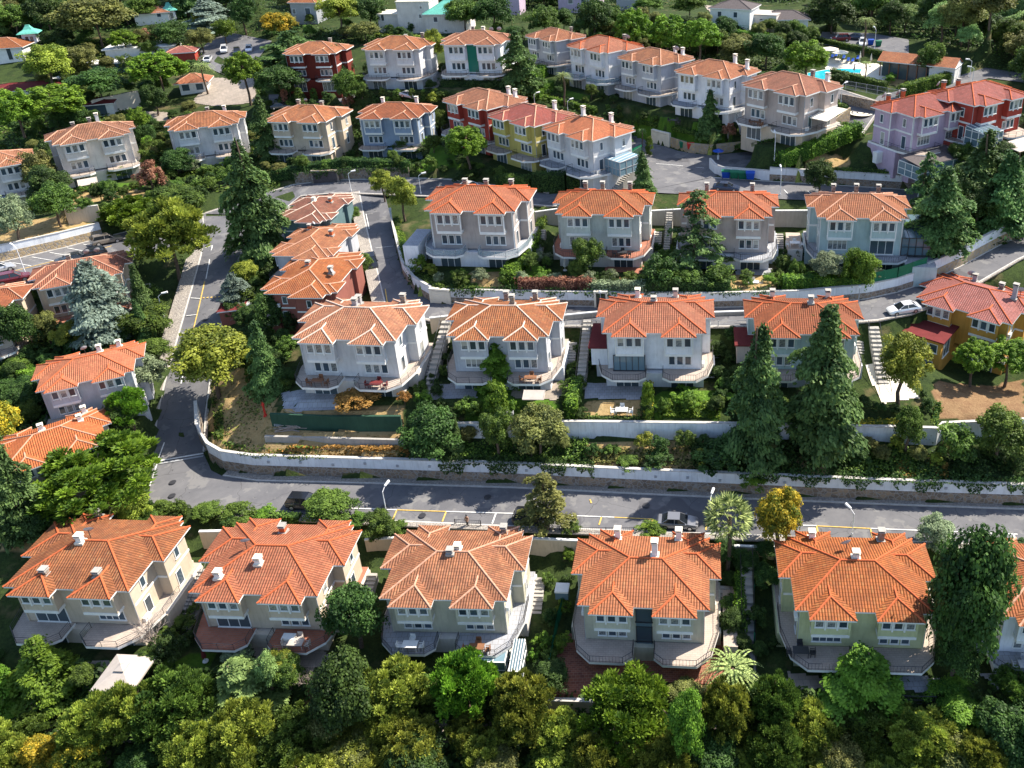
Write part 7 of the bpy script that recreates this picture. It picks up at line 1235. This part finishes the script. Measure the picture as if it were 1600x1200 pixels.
def logs():
    P = onray(455, 672, 0); rs = random.Random(3); o = empty('timber_pile', tuple(P)); tag(o, 'untidy pile of weathered timber in front of the green wall', 'timber pile')
    for i in range(18): m = MB(); th = rs.uniform(-.6, .6); x, y, z = rs.uniform(-1.2, 1.2), rs.uniform(-.4, .4), .1 + .035 * i; L = rs.uniform(.7, 1.5); m.box(-L, L, -.07, .07, -.03, .03); q = m.build('plank', M['barkpale'], o, (x, y, z), th)
logs()
def garage(pts, z0, h, label, mat='grey'):
    a, b = PZ(pts); d = b - a; yaw = math.atan2(d[1], d[0]); L = float(np.hypot(d[0], d[1])); o = empty('garage', tuple((a + b) / 2), yaw); tag(o, label, 'garage'); f = MB(); f.box(-L / 2 - .3, -L / 2, -.12, .5, -.3, h + .3); f.box(L / 2, L / 2 + .3, -.12, .5, -.3, h + .3); f.box(-L / 2, L / 2, -.12, .5, h, h + .3); f.build('surround', M['stone' if mat == 'slate' else 'cream'], o); g = MB()
    for i in range(8): g.box(-L / 2, L / 2, -.06 - .02 * (i % 2), .45, h * i / 8 - .1, h * (i + 1) / 8 - .1)
    g.build('roller_door', M[mat], o)
garage([(491, 287, 10.9), (528, 284, 11.2)], 0, 2.2, 'dark grey roller door garage in the ivy covered stone wall', 'slate'); garage([(676, 473, 7.5), (702, 475, 7.5)], 0, 2.1, 'pale roller door in the stone wall at the lane bend', 'cream'); garage([(1020, 222, 14.3), (1044, 229, 14.2)], 0, 2.4, 'white roller door left of the junction rubble wall', 'cream'); garage([(932, 480, 7.5), (947, 480, 7.5)], 0, 2.3, 'narrow dark gate in the middle road wall', 'dark')
def booth():
    P = onray(1122, 250, 0); o = empty('parasol', tuple(P)); tag(o, 'small blue parasol at the upper junction', 'parasol'); m = MB(); m.tube((0, 0, 0), (0, 0, 2.2), .05); m.tube((0, 0, 0), (0, 0, .9), .22, n=8); m.build('pole', M['white'], o); c = MB()
    for i in range(8): t0, t1 = .785 * i, .785 * (i + 1); c.face([(1.1 * math.cos(t0), 1.1 * math.sin(t0), 1.8), (1.1 * math.cos(t1), 1.1 * math.sin(t1), 1.8), (0, 0, 2.3)])
    c.build('canopy', M['bluep'], o)
booth()
# ------------------------------------------------------------------ labels of trees and shrubs: kind, size, nearest landmark; then order among look-alikes
SHORT = dict(h11='front corner villa', h12='brick red front roof', h13='mossy front roof', h14='tall chimney villa', h15='yellow green villa', h16='right edge white villa', h21='grey pink second row villa', h22='blue grey second row villa', h23='sunroom villa', h24='villa under the huge cedar', h31='clapboard villa', h32='grey green villa', h33='pinkish taupe villa', h34='aqua villa', h41='slate blue villa', h42='sandy fourth row villa', h43='pale grey villa', h44='three chimney villa', h45='left edge villa', t1='hidden dark red villa', t2='pale grey top villa', t3='teal glass strip villa', t4='farthest diagonal villa', t5='light villa with side terrace', t6='lichen patched roof', t7='bright white villa', t8='brown beige villa', pu='mauve villa', re='brick red villa', m1='crimson villa', m2='mustard villa', m3='vivid orange roof', y1='ochre yellow villa', l0='tan villa by the parking bays', l1='light blue villa', l2='dark walled villa', l3='left edge villa corner', c1='dark teal lane villa', c2='middle lane villa', c3='brick brown lane villa')
LM = [(proj((HP[h][0], HP[h][1], HP[h][2] + 4))[:2], 'the ' + SHORT[h]) for h in HP] + [((290, 560), 'the sloping road'), ((1320, 110), 'the pool'), ((1330, 60), 'the small car park'), ((700, 24), 'the green roofed mansion'), ((1060, 250), 'the upper junction'), ((1580, 15), 'the top right block'), ((185, 90), 'the white canopy roofs'), ((53, 60), 'the pagoda tower'), ((1143, 20), 'the clubhouse'), ((304, 132), 'the gatehouse'), ((520, 660), 'the green wall'), ((1000, 720), 'the dry bank'), ((1500, 715), 'the right end of the bank')]
def where(x, y):
    (lx, ly), nm = min(LM, key=lambda l: (l[0][0] - x) ** 2 + ((l[0][1] - y) * 1.3) ** 2); dx, dy = x - lx, y - ly
    return ('right of ' if dx > 0 else 'left of ') + nm if abs(dx) > abs(dy) * 1.2 else ('below ' if dy > 0 else 'above ') + nm
ORD = ['nearest', 'second nearest', 'third nearest', 'fourth nearest', 'fifth nearest', 'sixth nearest', 'seventh nearest', 'eighth nearest', 'ninth nearest', 'tenth nearest']
G = {}
for o, desc, x, y, r in TREES:
    if not (-60 < x < 1660 and -60 < y < 1290): COL.objects.unlink(o); [COL.objects.unlink(c) for c in list(bpy.data.objects) if c.parent == o and c.name in COL.objects]; continue
    sz = 'small ' if r < 1.3 else 'large ' if r > 3.4 else ''
    G.setdefault(sz + desc + ' ' + where(x, y), []).append((y, x, o))
for lab, L in G.items():
    L.sort(key=lambda q: -q[0])
    for i, (y, x, o) in enumerate(L):
        o['label'] = lab if len(L) == 1 else lab + (', lower of two' if i == 0 else ', upper of two') if len(L) == 2 else lab + ', %s of %s upward' % (['first', 'second', 'third', 'fourth', 'fifth', 'sixth', 'seventh', 'eighth', 'ninth', 'tenth', 'eleventh', 'twelfth', 'thirteenth', 'fourteenth'][min(i, 13)], len(L))
for o in COL.objects:
    if o.name.startswith('duplex_villa') and o.type == 'EMPTY': o['category'] = 'house'
